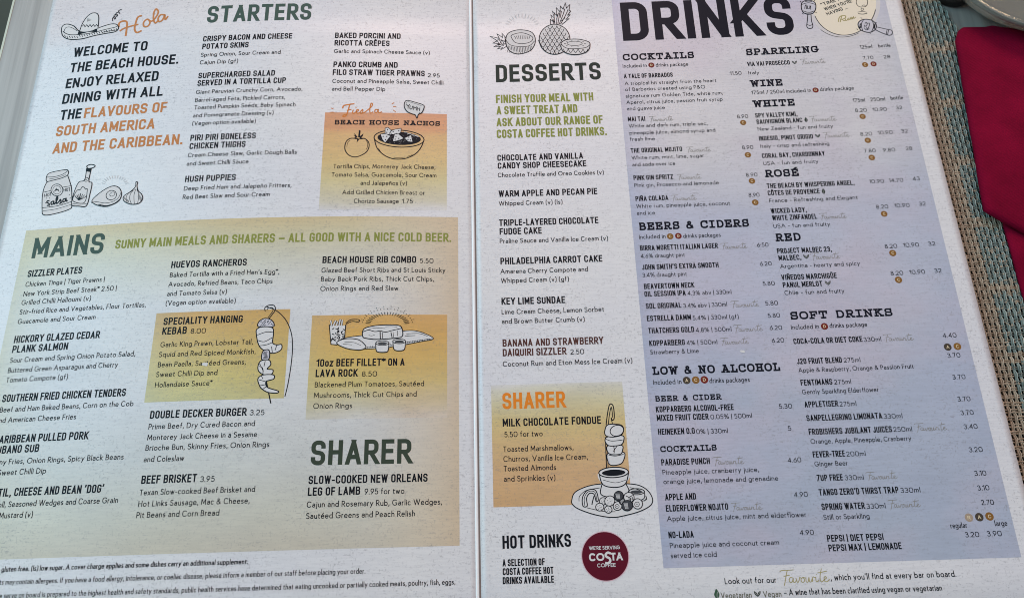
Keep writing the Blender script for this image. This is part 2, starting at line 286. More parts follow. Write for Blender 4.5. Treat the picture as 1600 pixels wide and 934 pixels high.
def glyph(font, ch, xs, wt=1.0):
    key = (font, ch, xs, wt)
    if key in GC: return GC[key]
    G, t, gap, inset = FONT[font]; t *= wt
    if ch not in G: raise KeyError('no glyph %r in %s' % (ch, font))
    w, spec = G[ch]; polys = []
    sy = 1-t/100; my = lambda y: t/2 + y*sy
    for st in spec.split('/'):
        tok = st.split()
        if not tok: continue
        closed = tok[-1] == 'z'
        P = [tuple(float(a) for a in k.split(',')) for k in tok if k != 'z']
        P = [(p[0]*xs + t/2, my(p[1])) + ((p[2]*min(1, (xs+sy)/2),) if len(p) > 2 else ()) for p in P]
        if len(P) == 2 and not closed:
            (x0, y0), (x1, y1) = P[0][:2], P[1][:2]; d = Vector((x1-x0, y1-y0)); L = d.length; d /= L
            diag = abs(d.x) > .02 and abs(d.y) > .02
            ext = t*1.2 if diag else t/2
            if not diag and abs(d.x) > .5: ext = t/2 if font != 'B' else t*.3
            e0 = Vector((x0, y0))-d*ext; e1 = Vector((x1, y1))+d*ext; nn = Vector((-d.y, d.x))*t/2
            q = [tuple(e0+nn), tuple(e0-nn), tuple(e1-nn), tuple(e1+nn)]
            if diag: q = clip_y(q, min(y0, y1)-t/2, max(y0, y1)+t/2)
            polys.append(q)
        else:
            S = fillet(P, closed); pts = [s[:2] for s in S]
            if closed:
                Lf, Rt = ribbon(pts, t, True)
                n = len(pts)
                for i in range(n): polys.append([Lf[i-1], Lf[i], Rt[i], Rt[i-1]])
            else:
                sharp = [0]+[i for i, s in enumerate(S) if s[2]]+[len(S)-1]
                for a, b in zip(sharp, sharp[1:]):
                    if b <= a: continue
                    seg = [Vector(q) for q in pts[a:b+1]]
                    cl = [seg[0]]
                    for q in seg[1:]:
                        if (q-cl[-1]).length > .05: cl.append(q)
                    if len(cl) < 2: continue
                    e = t*.12
                    d = (cl[0]-cl[1]).normalized(); cl[0] = cl[0]+d*(t/2 if a else e)
                    d = (cl[-1]-cl[-2]).normalized(); cl[-1] = cl[-1]+d*(t/2 if b != len(S)-1 else e)
                    Lf, Rt = ribbon([tuple(q) for q in cl], t, False)
                    for i in range(1, len(cl)): polys.append([Lf[i-1], Lf[i], Rt[i], Rt[i-1]])
    v, f = union(polys)
    GC[key] = (w*xs + t + gap*xs if ch != ' ' else w*xs + gap*xs, v, f)
    return GC[key]
class Sheet:
    base = 0.075
    """collects printed shapes (in page millimetres) of one printed item"""
    def __init__(s): s.v = []; s.f = []; s.m = []; s.mats = []; s.k = 0
    def mat(s, ink):
        if ink not in s.mats: s.mats.append(ink)
        return s.mats.index(ink)
    def put(s, vs, fs, ink, off):
        b = len(s.v); i = s.mat(ink)
        s.v += [page(u, v, off) for u, v in vs]
        s.f += [[b+j for j in f] for f in fs]; s.m += [i]*len(fs)
    def text(s, font, ink, txt, u0, v0, u1, cap, ang=0.0, wt=1.0, off=0.075):
        nat = lambda xs: sum(glyph(font, c, xs, wt)[0] for c in txt)
        gap = FONT[font][2]
        target = (u1-u0)/cap*100
        xs = 1.0
        for _ in range(3):
            W = nat(xs)-gap*xs
            xs = round(max(.55, min(1.7, xs*(1+(target-W)/W))), 2)
        W = nat(xs)-gap*xs; k = target/W; x = 0; ca, sa = math.cos(ang), math.sin(ang)
        for c in txt:
            adv, gv, gf = glyph(font, c, xs, wt)
            if gf:
                q = [((x+a)*k*cap/100, b*cap/100) for a, b in gv]
                s.put([(u0+a*ca-b*sa, v0+a*sa+b*ca) for a, b in q], gf, ink, off)
            x += adv
    def stroke(s, pts, w, ink, closed=False, smooth=True, off=None):
        if smooth: pts = catmull(pts, closed)
        if closed and not smooth: pass
        Lf, Rt = ribbon(pts, w, closed); n = len(pts); o = (s.base if off is None else off) + s.k*.0012; s.k += 1
        vs = Lf+Rt; fs = [[i, i+n, i+n+1, i+1] for i in range(n-1)]
        if closed: fs.append([n-1, 2*n-1, n, 0])
        s.put(vs, fs, ink, o)
    def fill(s, pts, ink, smooth=True, off=None):
        if smooth: pts = catmull(pts, True)
        v, f = union([pts], 2.0); o = (s.base if off is None else off) + s.k*.0012; s.k += 1
        s.put(v, f, ink, o)
    def build(s, name, parent, label=None):
        o = mesh_obj(name, s.v, s.f, [INK[m] for m in s.mats], parent, s.m)
        me = o.data
        for p in me.polygons:                       # every printed face looks up from the paper
            if p.normal.z < 0: p.flip()
        if label: o['label'] = label
        return o
def catmull(P, closed, k=5):
    n = len(P)
    if n < 3: return [tuple(p) for p in P]
    out = []
    for i in range(n if closed else n-1):
        p0 = P[i-1] if (closed or i > 0) else P[0]; p1 = P[i]; p2 = P[(i+1) % n]; p3 = P[(i+2) % n] if (closed or i+2 < n) else P[-1]
        for j in range(k):
            t = j/k
            out.append(tuple(.5*(2*p1[a]+(p2[a]-p0[a])*t+(2*p0[a]-5*p1[a]+4*p2[a]-p3[a])*t*t+(3*p1[a]-p0[a]-3*p2[a]+p3[a])*t**3) for a in (0, 1)))
    if not closed: out.append(tuple(P[-1]))
    return out

# ------------------------------------------------------------------ the table, its edge and the floor
TABLE_Z = 0.0
MAT_TOP = 1.7084464274062428 * MM
def wood():
    n = NT('grey_wood'); co = n.n('ShaderNodeTexCoord').outputs['Object']
    r = (0, 0, 0.12)
    g1 = n.noise(n.mapping(co, (90, 3.2, 20), rot=r), 1.0, 5, 0.62)
    g2 = n.noise(n.mapping(co, (420, 7, 50), rot=r), 1.0, 3, 0.6)
    c = n.ramp(g1, [(0.30, lin('8e8985')), (0.50, lin('aeaaa5')), (0.70, lin('bebab4'))])
    c = n.mix(1.0, c, n.ramp(g2, [(0.3, (0.84, 0.83, 0.82, 1)), (0.6, (1, 1, 1, 1))]), 'MULTIPLY')
    n.l(c, n.b.inputs['Base Color']); n.b.inputs['Roughness'].default_value = 0.42
    n.bump(g2, 0.15, 0.0003); return n.m
TE = [(-0.23033, 0.16852), (-0.23052, 0.13431)]      # two points of the table's left edge, metres
d = Vector((TE[1][0]-TE[0][0], TE[1][1]-TE[0][1])).normalized()
A = Vector(TE[0])+d*-0.30; B = Vector(TE[0])+d*1.0
if A.y < B.y: A, B = B, A
nrm = Vector((-d.y, d.x)); nrm = nrm if nrm.x > 0 else -nrm
ch = 0.0009; th = 0.024
corn = [A, B, B+nrm*1.15, A+nrm*1.15]
tv = [(p.x, p.y, TABLE_Z) for p in corn]+[(p.x, p.y, TABLE_Z-th) for p in corn]
table = mesh_obj('table', tv, [[0, 1, 2, 3], [4, 7, 6, 5], [0, 4, 5, 1], [1, 5, 6, 2], [2, 6, 7, 3], [3, 7, 4, 0]], wood())
table['kind'] = 'structure'; table['label'] = 'grey wooden table top under the menu'
ev = []
for p, q in ((A, 0), (B, 0)):
    for off, z in ((-ch, -th), (-ch, -0.0006), (-0.0004, 0.0002), (0.0006, 0.0002), (0.0006, -th)):
        r = p+nrm*off; ev.append((r.x, r.y, TABLE_Z+z))
mesh_obj('edge_band', ev, [[i, i+1, i+6, i+5] for i in range(4)], simple('pale_edge', 'c9cbb8', .35), table)
def floor_mat():
    n = NT('dark_floor'); co = n.n('ShaderNodeTexCoord').outputs['Object']
    n.l(n.ramp(n.noise(co, 6, 4), [(0.3, lin('4a5148')), (0.7, lin('5d6459'))]), n.b.inputs['Base Color']); n.b.inputs['Roughness'].default_value = .6; return n.m
fl = mesh_obj('floor', [(-6, -6, -.73), (6, -6, -.73), (6, 6, -.73), (-6, 6, -.73)], [[0, 1, 2, 3]], floor_mat()); fl['kind'] = 'structure'

# ------------------------------------------------------------------ the menu card
menu = empty('menu', (0, 0, 0))
menu['label'] = 'large folded card menu lying open with printed starters, mains, desserts and drinks'; menu['category'] = 'menu'
def page_slab(ua, ub, parent, label):
    n = max(2, int(abs(ub-ua)/2.5)); us = [ua+(ub-ua)*i/n for i in range(n+1)]; m = 8; vsx = [PAGE_TOP+(PAGE_BOT-PAGE_TOP)*j/m for j in range(m+1)]
    V = []; F = []
    for off in (0.0, -0.8):
        for u in us:
            for v in vsx: V.append(page(u, v, off))
    W = m+1; N = (n+1)*W
    for i in range(n):
        for j in range(m):
            a = i*W+j; F.append([a, a+1, a+W+1, a+W]); F.append([N+a, N+a+W, N+a+W+1, N+a+1])
    for i in range(n):
        a = i*W; F.append([a, a+W, N+a+W, N+a]); a = i*W+m; F.append([a, N+a, N+a+W, a+W])
    for j in range(m):
        a = j; F.append([a, N+a, N+a+1, a+1]); a = n*W+j; F.append([a, a+1, N+a+1, N+a])
    o = mesh_obj('page', V, F, PAPER, parent, smooth=False)
    for p in o.data.polygons: p.use_smooth = abs(p.normal.z) > .5
    o['label'] = label
    return o
PL = page_slab(-0.75, -PAGE_W, menu, 'left page with starters and mains'); PR = page_slab(0.75, PAGE_W+.5, menu, 'right page with desserts and drinks')
# the fold: a pale raised cut edge and the dark groove beside it
SV = []; SF = []
secs = [(-1.25, -.4), (-1.15, .22), (-.75, .46), (-.2, .42), (0.05, .1), (0.08, -.7)]
for v in (PAGE_TOP, PAGE_BOT):
    for u, o_ in secs: x, z = prof(u); SV.append((x*MM, v*MM, (z+o_)*MM))
k = len(secs)
for i in range(k-1): SF.append([i, i+1, k+i+1, k+i])
mesh_obj('fold_edge', SV, SF, simple('fold_white', 'fbfaf8', .3), menu)
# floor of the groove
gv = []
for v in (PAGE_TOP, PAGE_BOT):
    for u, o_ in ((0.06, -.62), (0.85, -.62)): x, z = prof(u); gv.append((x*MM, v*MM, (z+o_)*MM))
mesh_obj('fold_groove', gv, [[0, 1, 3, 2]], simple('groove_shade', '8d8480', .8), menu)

def panel(parent, name, quad, mat, label=None, off=0.030):
    """quad: TL, TR, BR, BL in page mm"""
    (a0, a1), (b0, b1), (c0, c1), (d0, d1) = quad
    n = max(4, int(abs(b0-a0)/2.5)); m = 8; V = []; U = []; F = []
    for i in range(n+1):
        s = i/n
        for j in range(m+1):
            t = j/m
            u = (a0*(1-s)+b0*s)*(1-t)+(d0*(1-s)+c0*s)*t; v = (a1*(1-s)+b1*s)*(1-t)+(d1*(1-s)+c1*s)*t
            V.append(page(u, v, off)); U.append((s, 1-t))
    W = m+1
    for i in range(n):
        for j in range(m): a = i*W+j; F.append([a, a+1, a+W+1, a+W])
    o = mesh_obj(name, V, F, mat, parent, uvs=U, smooth=True)
    for p in o.data.polygons:
        if p.normal.z < 0: p.flip()
    if label: o['label'] = label
    return o
PANELS = {'mains': [(-197.84, 38.36), (-7.19, 38.36), (-7.19, -99.8), (-197.84, -99.8)], 'nachos': [(-67.92, 91.44), (-12.12, 91.44), (-12.12, 41.61), (-67.92, 41.61)], 'kebab': [(-132.7, -4.19), (-76.97, -4.19), (-76.97, -41.91), (-132.7, -41.91)], 'fillet': [(-67.8, -7.17), (-11.92, -7.17), (-11.92, -50.72), (-67.8, -50.72)], 'fondue': [(5.96, -37.7), (59.53, -37.7), (59.53, -86.03), (5.96, -86.03)], 'drinks': [(69.48, 171), (202.59, 171), (202.59, -110.09), (69.48, -110.09)]}
panel(PL, 'print_panel', PANELS['mains'], print_mat('mains_print', [(0.0, 'e8e0ca'), (0.10, 'ecead8'), (0.25, 'eef0ea'), (0.42, 'f8f9f8'), (0.72, 'fbfcfb'), (0.86, 'f3f1dc'), (0.95, 'eee4b8'), (1.0, 'eed8a2')],
      side=[(0.0, 'e6dcb0', .60), (0.06, 'e9e4c8', .28), (0.15, 'f2f0e4', 0), (0.76, 'f0ebdd', 0), (0.90, 'f3e1c4', .55), (1.0, 'efd6b2', .95)], wob=.04, nscale=9, blot=.10), 'pale yellow watercolour panel behind the mains')
panel(PL, 'print_panel', PANELS['nachos'], print_mat('nachos_print', [(0.0, 'faf8f2'), (0.08, 'f0eace'), (0.30, 'f1e2a4'), (0.52, 'f6d48a'), (0.76, 'f7c880'), (0.82, 'f4b075'), (1.0, 'f3a872')], wob=.06, nscale=24, blot=.12), 'orange to yellow watercolour panel behind the nachos', off=.040)
panel(PL, 'print_panel', PANELS['kebab'], print_mat('kebab_print', [(0.0, 'e8e2a0'), (0.25, 'efde88'), (0.6, 'f3d37a'), (0.85, 'f2c468'), (1.0, 'efbb62')], side=[(0, 'dcd6ae', .35), (.3, 'e0c070', 0), (1, 'e6b868', .3)], wob=.1, nscale=20, blot=.14), 'ochre watercolour panel behind the kebab', off=.048)
panel(PL, 'print_panel', PANELS['fillet'], print_mat('fillet_print', [(0.0, 'f6f4ea'), (0.10, 'ece6c8'), (0.32, 'efdc8c'), (0.55, 'f4cf6c'), (0.8, 'f8c45e'), (1.0, 'f2bd6c')], side=[(0, 'ddd4a6', .30), (.35, 'e8c070', 0), (.7, 'f5b964', .3), (1, 'f2ba70', .3)], wob=.1, nscale=18, blot=.14), 'golden watercolour panel behind the beef fillet', off=.048)
panel(PR, 'print_panel', PANELS['fondue'], print_mat('fondue_print', [(0.0, 'f1c082'), (0.25, 'f2c388'), (0.5, 'f4ce8c'), (0.68, 'f5da90'), (0.85, 'f1e6b6'), (0.96, 'f6f2da'), (1.0, 'fbf9f2')], wob=.06, nscale=20, blot=.14), 'tan watercolour panel behind the fondue')
panel(PR, 'print_panel', PANELS['drinks'], print_mat('drinks_print', [(0.0, 'c2cee0'), (0.22, 'c6d1e4'), (0.42, 'd4dbec'), (0.52, 'd6dbec'), (0.64, 'f2f1f3'), (0.86, 'f5f3f4'), (0.93, 'e6e4f2'), (1.0, 'c0cae6')],
      side=[(0, 'b4c3e2', .55), (.08, 'ccd5ea', .22), (.2, 'e0e0ee', 0), (.8, 'd8dcec', 0), (1, 'c4cfe4', .45)], wob=.08, nscale=8, blot=.10, patch=('e2d6e4', .6)), 'blue watercolour panel behind the drinks list')

# ------------------------------------------------------------------ printed text
TEXT = [('L', 'welcome_text', [('H', 'ink', 'WELCOME TO', -192.4, 130.08, -155.49, 5.47),
 ('H', 'ink', 'THE BEACH HOUSE.', -192.58, 121.09, -139.1, 5.47),
 ('H', 'ink', 'ENJOY RELAXED', -193.04, 112.19, -147.67, 5.47),
 ('H', 'ink', 'DINING WITH ALL', -193.18, 103.56, -144.33, 5.47),
 ('H', 'ink', 'THE', -192.7, 94.65, -182.34, 5.47),
 ('H', 'orange', 'FLAVOURS OF', -180.9, 94.55, -141.43, 5.47),
 ('H', 'orange', 'SOUTH AMERICA', -193.07, 85.9, -145.93, 5.47),
 ('H', 'orange', 'AND THE CARIBBEAN.', -192.88, 76.73, -131.74, 5.47)]),
 ('L', 'section_heading', [('H', 'green', 'STARTERS', -127.99, 143.94, -77.66, 9.87)]),
 ('L', 'dish_entry', [('H', 'ink', 'CRISPY BACON AND CHEESE', -128.54, 133.01, -85.91, 3.16),
 ('H', 'ink', 'POTATO SKINS', -128.45, 128.57, -106.29, 3.16),
 ('B', 'ink', 'Spring Onion, Sour Cream and', -128.56, 124.22, -90.71, 2.22),
 ('B', 'ink', 'Cajun Dip (gf)', -128.59, 119.91, -110.5, 2.22)]),
 ('L', 'dish_entry', [('H', 'ink', 'SUPERCHARGED SALAD', -128.44, 112.0, -92.47, 3.16),
 ('H', 'ink', 'SERVED IN A TORTILLA CUP', -128.39, 107.8, -87.09, 3.16),
 ('B', 'ink', 'Giant Peruvian Crunchy Corn, Avocado,', -128.53, 103.31, -79.06, 2.22),
 ('B', 'ink', 'Barrel-aged Feta, Pickled Carrots,', -128.43, 98.95, -86.76, 2.22),
 ('B', 'ink', 'Toasted Pumpkin Seeds, Baby Spinach', -128.39, 94.9, -81.63, 2.22),
 ('B', 'ink', 'and Pomegranate Dressing (v)', -128.45, 90.61, -91.47, 2.22),
 ('B', 'ink', '(Vegan option available)', -128.28, 86.4, -99.21, 2.22)]),
 ('L', 'dish_entry', [('H', 'ink', 'PIRI PIRI BONELESS', -128.28, 78.25, -98.46, 3.16),
 ('H', 'ink', 'CHICKEN THIGHS', -128.15, 73.95, -102.76, 3.16),
 ('B', 'ink', 'Cream Cheese Slaw, Garlic Dough Balls', -128.35, 69.75, -79.42, 2.22),
 ('B', 'ink', 'and Sweet Chilli Sauce', -128.37, 65.42, -100.58, 2.22)]),
 ('L', 'dish_entry', [('H', 'ink', 'HUSH PUPPIES', -128.17, 57.15, -105.56, 3.16),
 ('B', 'ink', 'Deep Fried Ham and Jalapeño Fritters,', -128.17, 52.92, -80.58, 2.22),
 ('B', 'ink', 'Red Beet Slaw and Sour Cream', -128.17, 48.67, -89.82, 2.22)]),
 ('L', 'dish_entry', [('H', 'ink', 'BAKED PORCINI AND', -65.54, 133.1, -34.32, 3.16),
 ('H', 'ink', 'RICOTTA CRÊPES', -65.56, 128.77, -39.49, 3.16),
 ('B', 'ink', 'Garlic and Spinach Cheese Sauce (v)', -65.58, 124.41, -20.35, 2.22)]),
 ('L', 'dish_entry', [('H', 'ink', 'PANKO CRUMB AND', -65.45, 116.43, -35.38, 3.16),
 ('H', 'ink', 'FILO STRAW TIGER PRAWNS', -65.55, 111.99, -22.56, 3.16),
 ('B', 'ink', 'Coconut and Pineapple Salsa, Sweet Chilli', -65.47, 107.57, -13.78, 2.22),
 ('B', 'ink', 'and Bell Pepper Dip', -65.49, 103.26, -40.86, 2.22)]),
 ('L', 'price', [('B', 'ink', '2.95', -21.08, 111.57, -15.51, 2.22)]),
 ('L', 'dish_entry', [('B', 'ink', 'Tortilla Chips, Monterey Jack Cheese,', -62.71, 62.13, -17.27, 2.22),
 ('B', 'ink', 'Tomato Salsa, Guacamole, Sour Cream', -63.27, 57.92, -16.76, 2.22),
 ('B', 'ink', 'and Jalapeños (v)', -50.35, 53.75, -29.86, 2.22),
 ('B', 'ink', 'Add Grilled Chicken Breast or', -58.14, 49.08, -21.87, 2.22),
 ('B', 'ink', 'Chorizo Sausage', -52.87, 44.75, -33.26, 2.22)]),
 ('L', 'dish_name', [('S', 'ink', 'BEACH HOUSE NACHOS', -63.41, 84.93, -15.26, 2.5)]),
 ('L', 'price', [('B', 'ink', '1.75', -31.69, 44.79, -27.12, 2.22)]),
 ('L', 'section_heading', [('H', 'green', 'MAINS', -192.69, 24.59, -160.45, 9.74)]),
 ('L', 'tagline', [('H', 'olive', 'SUNNY MAIN MEALS AND SHARERS – ALL GOOD WITH A NICE COLD BEER.', -155.19, 26.38, -10.19, 4.23)]),
 ('L', 'dish_entry', [('H', 'ink', 'SIZZLER PLATES', -192.79, 15.82, -168.26, 3.16),
 ('B', 'ink', 'Chicken Tinga | Tiger Prawns |', -192.84, 11.36, -157.45, 2.22),
 ('B', 'ink', 'New York Strip Beef Steak* 2.50 |', -192.89, 7.0, -151.55, 2.22),
 ('B', 'ink', 'Grilled Chilli Halloumi (v)', -192.99, 3.02, -162.16, 2.22),
 ('B', 'ink', 'Stir-fried Rice and Vegetables, Flour Tortillas,', -192.94, -1.2, -137.73, 2.22),
 ('B', 'ink', 'Guacamole and Sour Cream', -192.92, -5.47, -158.67, 2.22)]),
 ('L', 'dish_entry', [('H', 'ink', 'HICKORY GLAZED CEDAR', -192.89, -13.85, -155.58, 3.16),
 ('H', 'ink', 'PLANK SALMON', -192.8, -18.13, -168.5, 3.16),
 ('B', 'ink', 'Sour Cream and Spring Onion Potato Salad,', -192.84, -22.4, -139.23, 2.22),
 ('B', 'ink', 'Buttered Green Asparagus and Cherry', -192.83, -26.72, -145.84, 2.22),
 ('B', 'ink', 'Tomato Compote (gf)', -192.78, -30.76, -166.25, 2.22)]),
 ('L', 'dish_entry', [('H', 'ink', 'SOUTHERN FRIED CHICKEN TENDERS', -192.78, -38.94, -140.8, 3.16),
 ('B', 'ink', 'Beef and Ham Baked Beans, Corn on the Cob', -192.84, -43.14, -137.03, 2.22),
 ('B', 'ink', 'and American Cheese Fries', -193.71, -47.45, -159.82, 2.22)]),
 ('L', 'dish_entry', [('H', 'ink', 'CARIBBEAN PULLED PORK', -192.49, -55.71, -153.44, 3.16),
 ('H', 'ink', 'CUBANO SUB', -192.63, -59.83, -172.99, 3.16),
 ('B', 'ink', 'Skinny Fries, Onion Rings, Spicy Black Beans', -193.59, -64.18, -137.86, 2.22),
 ('B', 'ink', 'and Sweet Chilli Dip', -193.73, -68.37, -168.4, 2.22)]),
 ('L', 'dish_entry', [('H', 'ink', 'LENTIL, CHEESE AND BEAN ‘DOG’', -192.16, -76.56, -143.92, 3.16),
 ('B', 'ink', 'Roll, Seasoned Wedges and Coarse Grain', -187.02, -80.64, -137.6, 2.22),
 ('B', 'ink', 'Mustard (v)', -184.3, -84.77, -170.66, 2.22)]),
 ('L', 'dish_entry', [('H', 'ink', 'HUEVOS RANCHEROS', -129.19, 15.96, -96.94, 3.16),
 ('B', 'ink', 'Baked Tortilla with a Fried Hen’s Egg*,', -129.21, 11.68, -82.81, 2.22),
 ('B', 'ink', 'Avocado, Refried Beans, Taco Chips', -129.29, 7.46, -85.32, 2.22),
 ('B', 'ink', 'and Tomato Salsa (v)', -129.34, 3.24, -104.19, 2.22),
 ('B', 'ink', '(Vegan option available)', -129.35, -0.92, -100.07, 2.22)]),
 ('L', 'dish_entry', [('H', 'ink', 'SPECIALITY HANGING', -129.2, -9.53, -96.32, 3.16),
 ('H', 'ink', 'KEBAB', -129.18, -13.72, -119.04, 3.16),
 ('B', 'ink', 'Garlic King Prawn, Lobster Tail,', -129.22, -19.1, -91.2, 2.22),
 ('B', 'ink', 'Squid and Red Spiced Monkfish,', -129.28, -23.28, -89.75, 2.22),
 ('B', 'ink', 'Bean Paella, Sautéed Greens,', -129.14, -27.55, -93.35, 2.22),
 ('B', 'ink', 'Sweet Chilli Dip and', -129.33, -31.65, -104.44, 2.22),
 ('B', 'ink', 'Hollandaise Sauce*', -129.22, -35.94, -106.12, 2.22)]),
 ('L', 'price', [('B', 'ink', '8.00', -117.35, -13.74, -111.08, 2.22)]),
 ('L', 'dish_entry', [('H', 'ink', 'DOUBLE DECKER BURGER', -129.59, -48.56, -91.25, 3.16),
 ('B', 'ink', 'Prime Beef, Dry Cured Bacon and', -129.56, -52.8, -87.52, 2.22),
 ('B', 'ink', 'Monterey Jack Cheese in a Sesame', -129.48, -57.1, -86.31, 2.22),
 ('B', 'ink', 'Brioche Bun, Skinny Fries, Onion Rings', -129.62, -61.17, -81.2, 2.22),
 ('B', 'ink', 'and Coleslaw', -129.68, -65.57, -113.89, 2.22)]),
 ('L', 'price', [('B', 'ink', '3.25', -89.85, -48.5, -84.15, 2.22)]),
 ('L', 'dish_entry', [('H', 'ink', 'BEEF BRISKET', -129.55, -73.83, -108.02, 3.16),
 ('B', 'ink', 'Texan Slow-cooked Beef Brisket and', -129.6, -78.16, -85.26, 2.22),
 ('B', 'ink', 'Hot Links Sausage, Mac & Cheese,', -129.5, -82.38, -86.95, 2.22),
 ('B', 'ink', 'Pit Beans and Corn Bread', -129.63, -86.53, -98.04, 2.22)]),
 ('L', 'price', [('B', 'ink', '3.95', -106.69, -73.87, -101.12, 2.22)]),
 ('L', 'dish_entry', [('H', 'ink', 'BEACH HOUSE RIB COMBO', -64.95, 16.32, -25.22, 3.16),
 ('B', 'ink', 'Glazed Beef Short Ribs and St Louis Sticky', -65.11, 11.96, -12.7, 2.22),
 ('B', 'ink', 'Baby Back Pork Ribs, Thick Cut Chips,', -65.09, 7.89, -17.53, 2.22),
 ('B', 'ink', 'Onion Rings and Red Slaw', -65.11, 3.59, -32.56, 2.22)]),
 ('L', 'price', [('B', 'ink', '5.50', -23.63, 16.24, -17.83, 2.22)]),
 ('L', 'dish_entry', [('H', 'ink', '10oz BEEF FILLET* ON A', -64.71, -29.21, -29.27, 3.16),
 ('H', 'ink', 'LAVA ROCK', -64.91, -33.55, -48.09, 3.16),
 ('B', 'ink', 'Blackened Plum Tomatoes, Sautéed', -64.97, -37.81, -21.27, 2.22),
 ('B', 'ink', 'Mushrooms, Thick Cut Chips and', -65.07, -42.12, -24.18, 2.22),
 ('B', 'ink', 'Onion Rings', -65.06, -46.47, -49.72, 2.22)]),
 ('L', 'price', [('B', 'ink', '8.50', -46.35, -33.61, -40.28, 2.22)]),
 ('L', 'section_heading', [('H', 'sharergreen', 'SHARER', -64.78, -68.69, -25.94, 9.59)]),
 ('L', 'dish_entry', [('H', 'ink', 'SLOW-COOKED NEW ORLEANS', -65.12, -75.81, -19.48, 3.16),
 ('H', 'ink', 'LEG OF LAMB', -65.11, -80.2, -45.26, 3.16),
 ('B', 'ink', 'Cajun and Rosemary Rub, Garlic Wedges,', -65.21, -84.53, -13.88, 2.22),
 ('B', 'ink', 'Sautéed Greens and Peach Relish', -65.21, -88.7, -24.15, 2.22)]),
 ('L', 'price', [('B', 'ink', '9.95 for two', -43.54, -80.18, -28.37, 2.22)]),
 ('L', 'allergy_notice', [('BB', 'ink', 'gluten free. (ls) low sugar. A cover charge applies and some dishes carry an additional supplement.', -179.07, -104.28, -85.57, 1.92),
 ('B', 'ink', 'ts may contain allergens. If you have a food allergy, intolerance, or coeliac disease, please inform a member of our staff before placing your order.', -178.86, -108.83, -42.18, 1.92),
 ('B', 'ink', 'we serve on board is prepared to the highest health and safety standards, public health services have determined that eating uncooked or partially cooked meats, poultry, fish, eggs,', -179.37, -113.54, -8.88, 1.92)]),
 ('R', 'section_heading', [('H', 'dkgreen', 'DESSERTS', 11.16, 109.27, 61.1, 9.87)]),
 ('R', 'dessert_intro', [('H', 'olive', 'FINISH YOUR MEAL WITH', 10.9, 97.63, 56.69, 4.52),
 ('H', 'olive', 'A SWEET TREAT AND', 11.07, 91.37, 48.83, 4.52),
 ('H', 'olive', 'ASK ABOUT OUR RANGE OF', 10.93, 84.93, 60.27, 4.52),
 ('H', 'olive', 'COSTA COFFEE HOT DRINKS.', 10.88, 78.64, 61.67, 4.52)]),
 ('R', 'dish_entry', [('H', 'ink', 'CHOCOLATE AND VANILLA', 10.88, 66.71, 49.94, 3.16),
 ('H', 'ink', 'CANDY SHOP CHEESECAKE', 10.96, 62.6, 51.15, 3.16),
 ('B', 'ink', 'Chocolate Truffle and Oreo Cookies (v)', 10.92, 58.26, 58.75, 2.22)]),
 ('R', 'dish_entry', [('H', 'ink', 'WARM APPLE AND PECAN PIE', 11.07, 48.32, 55.18, 3.16),
 ('B', 'ink', 'Whipped Cream (v) (ls)', 11.03, 43.95, 39.34, 2.22)]),
 ('R', 'dish_entry', [('H', 'ink', 'TRIPLE-LAYERED CHOCOLATE', 10.91, 33.96, 54.7, 3.16),
 ('H', 'ink', 'FUDGE CAKE', 11.04, 29.72, 29.56, 3.16),
 ('B', 'ink', 'Praline Sauce and Vanilla Ice Cream (v)', 11.03, 25.55, 58.34, 2.22)]),
 ('R', 'dish_entry', [('H', 'ink', 'PHILADELPHIA CARROT CAKE', 11.07, 15.56, 55.2, 3.16),
 ('B', 'ink', 'Amarena Cherry Compote and', 10.97, 11.23, 48.69, 2.22),
 ('B', 'ink', 'Whipped Cream (v) (gf)', 11.09, 6.96, 40.21, 2.22)]),
 ('R', 'dish_entry', [('H', 'ink', 'KEY LIME SUNDAE', 11.1, -2.97, 38.1, 3.16),
 ('B', 'ink', 'Lime Cream Cheese, Lemon Sorbet', 11.05, -7.28, 54.36, 2.22),
 ('B', 'ink', 'and Brown Butter Crumb (v)', 11.0, -11.48, 45.83, 2.22)]),
 ('R', 'dish_entry', [('H', 'brown', 'BANANA AND STRAWBERRY', 11.11, -21.48, 53.08, 3.16),
 ('H', 'brown', 'DAIQUIRI SIZZLER', 11.06, -25.62, 37.41, 3.16),
 ('B', 'ink', 'Coconut Rum and Eton Mess Ice Cream (v)', 11.01, -30.03, 64.35, 2.22)]),
 ('R', 'price', [('B', 'ink', '2.50', 39.11, -25.65, 44.78, 2.22)]),
 ('R', 'section_heading', [('H', 'sharerorange', 'SHARER', 10.44, -47.77, 35.87, 6.73)]),
 ('R', 'dish_entry', [('H', 'ink', 'MILK CHOCOLATE FONDUE', 10.34, -54.83, 49.8, 3.16),
 ('B', 'ink', 'Toasted Marshmallows,', 10.25, -64.93, 38.14, 2.22),
 ('B', 'ink', 'Churros, Vanilla Ice Cream,', 10.28, -68.78, 43.68, 2.22),
 ('B', 'ink', 'Toasted Almonds', 10.26, -72.5, 30.91, 2.22),
 ('B', 'ink', 'and Sprinkles (v)', 10.24, -76.48, 30.37, 2.22)]),
 ('R', 'price', [('B', 'ink', '5.50 for two', 10.88, -59.1, 26.17, 2.22)]),
 ('R', 'section_heading', [('H', 'ink', 'HOT DRINKS', 9.12, -101.4, 35.21, 4.78)]),
 ('R', 'coffee_note', [('H', 'ink', 'A SELECTION OF', 8.97, -107.69, 24.91, 2.51),
 ('H', 'ink', 'COSTA COFFEE HOT', 8.97, -110.83, 28.07, 2.51),
 ('H', 'ink', 'DRINKS AVAILABLE', 8.89, -114.0, 28.08, 2.51)]),
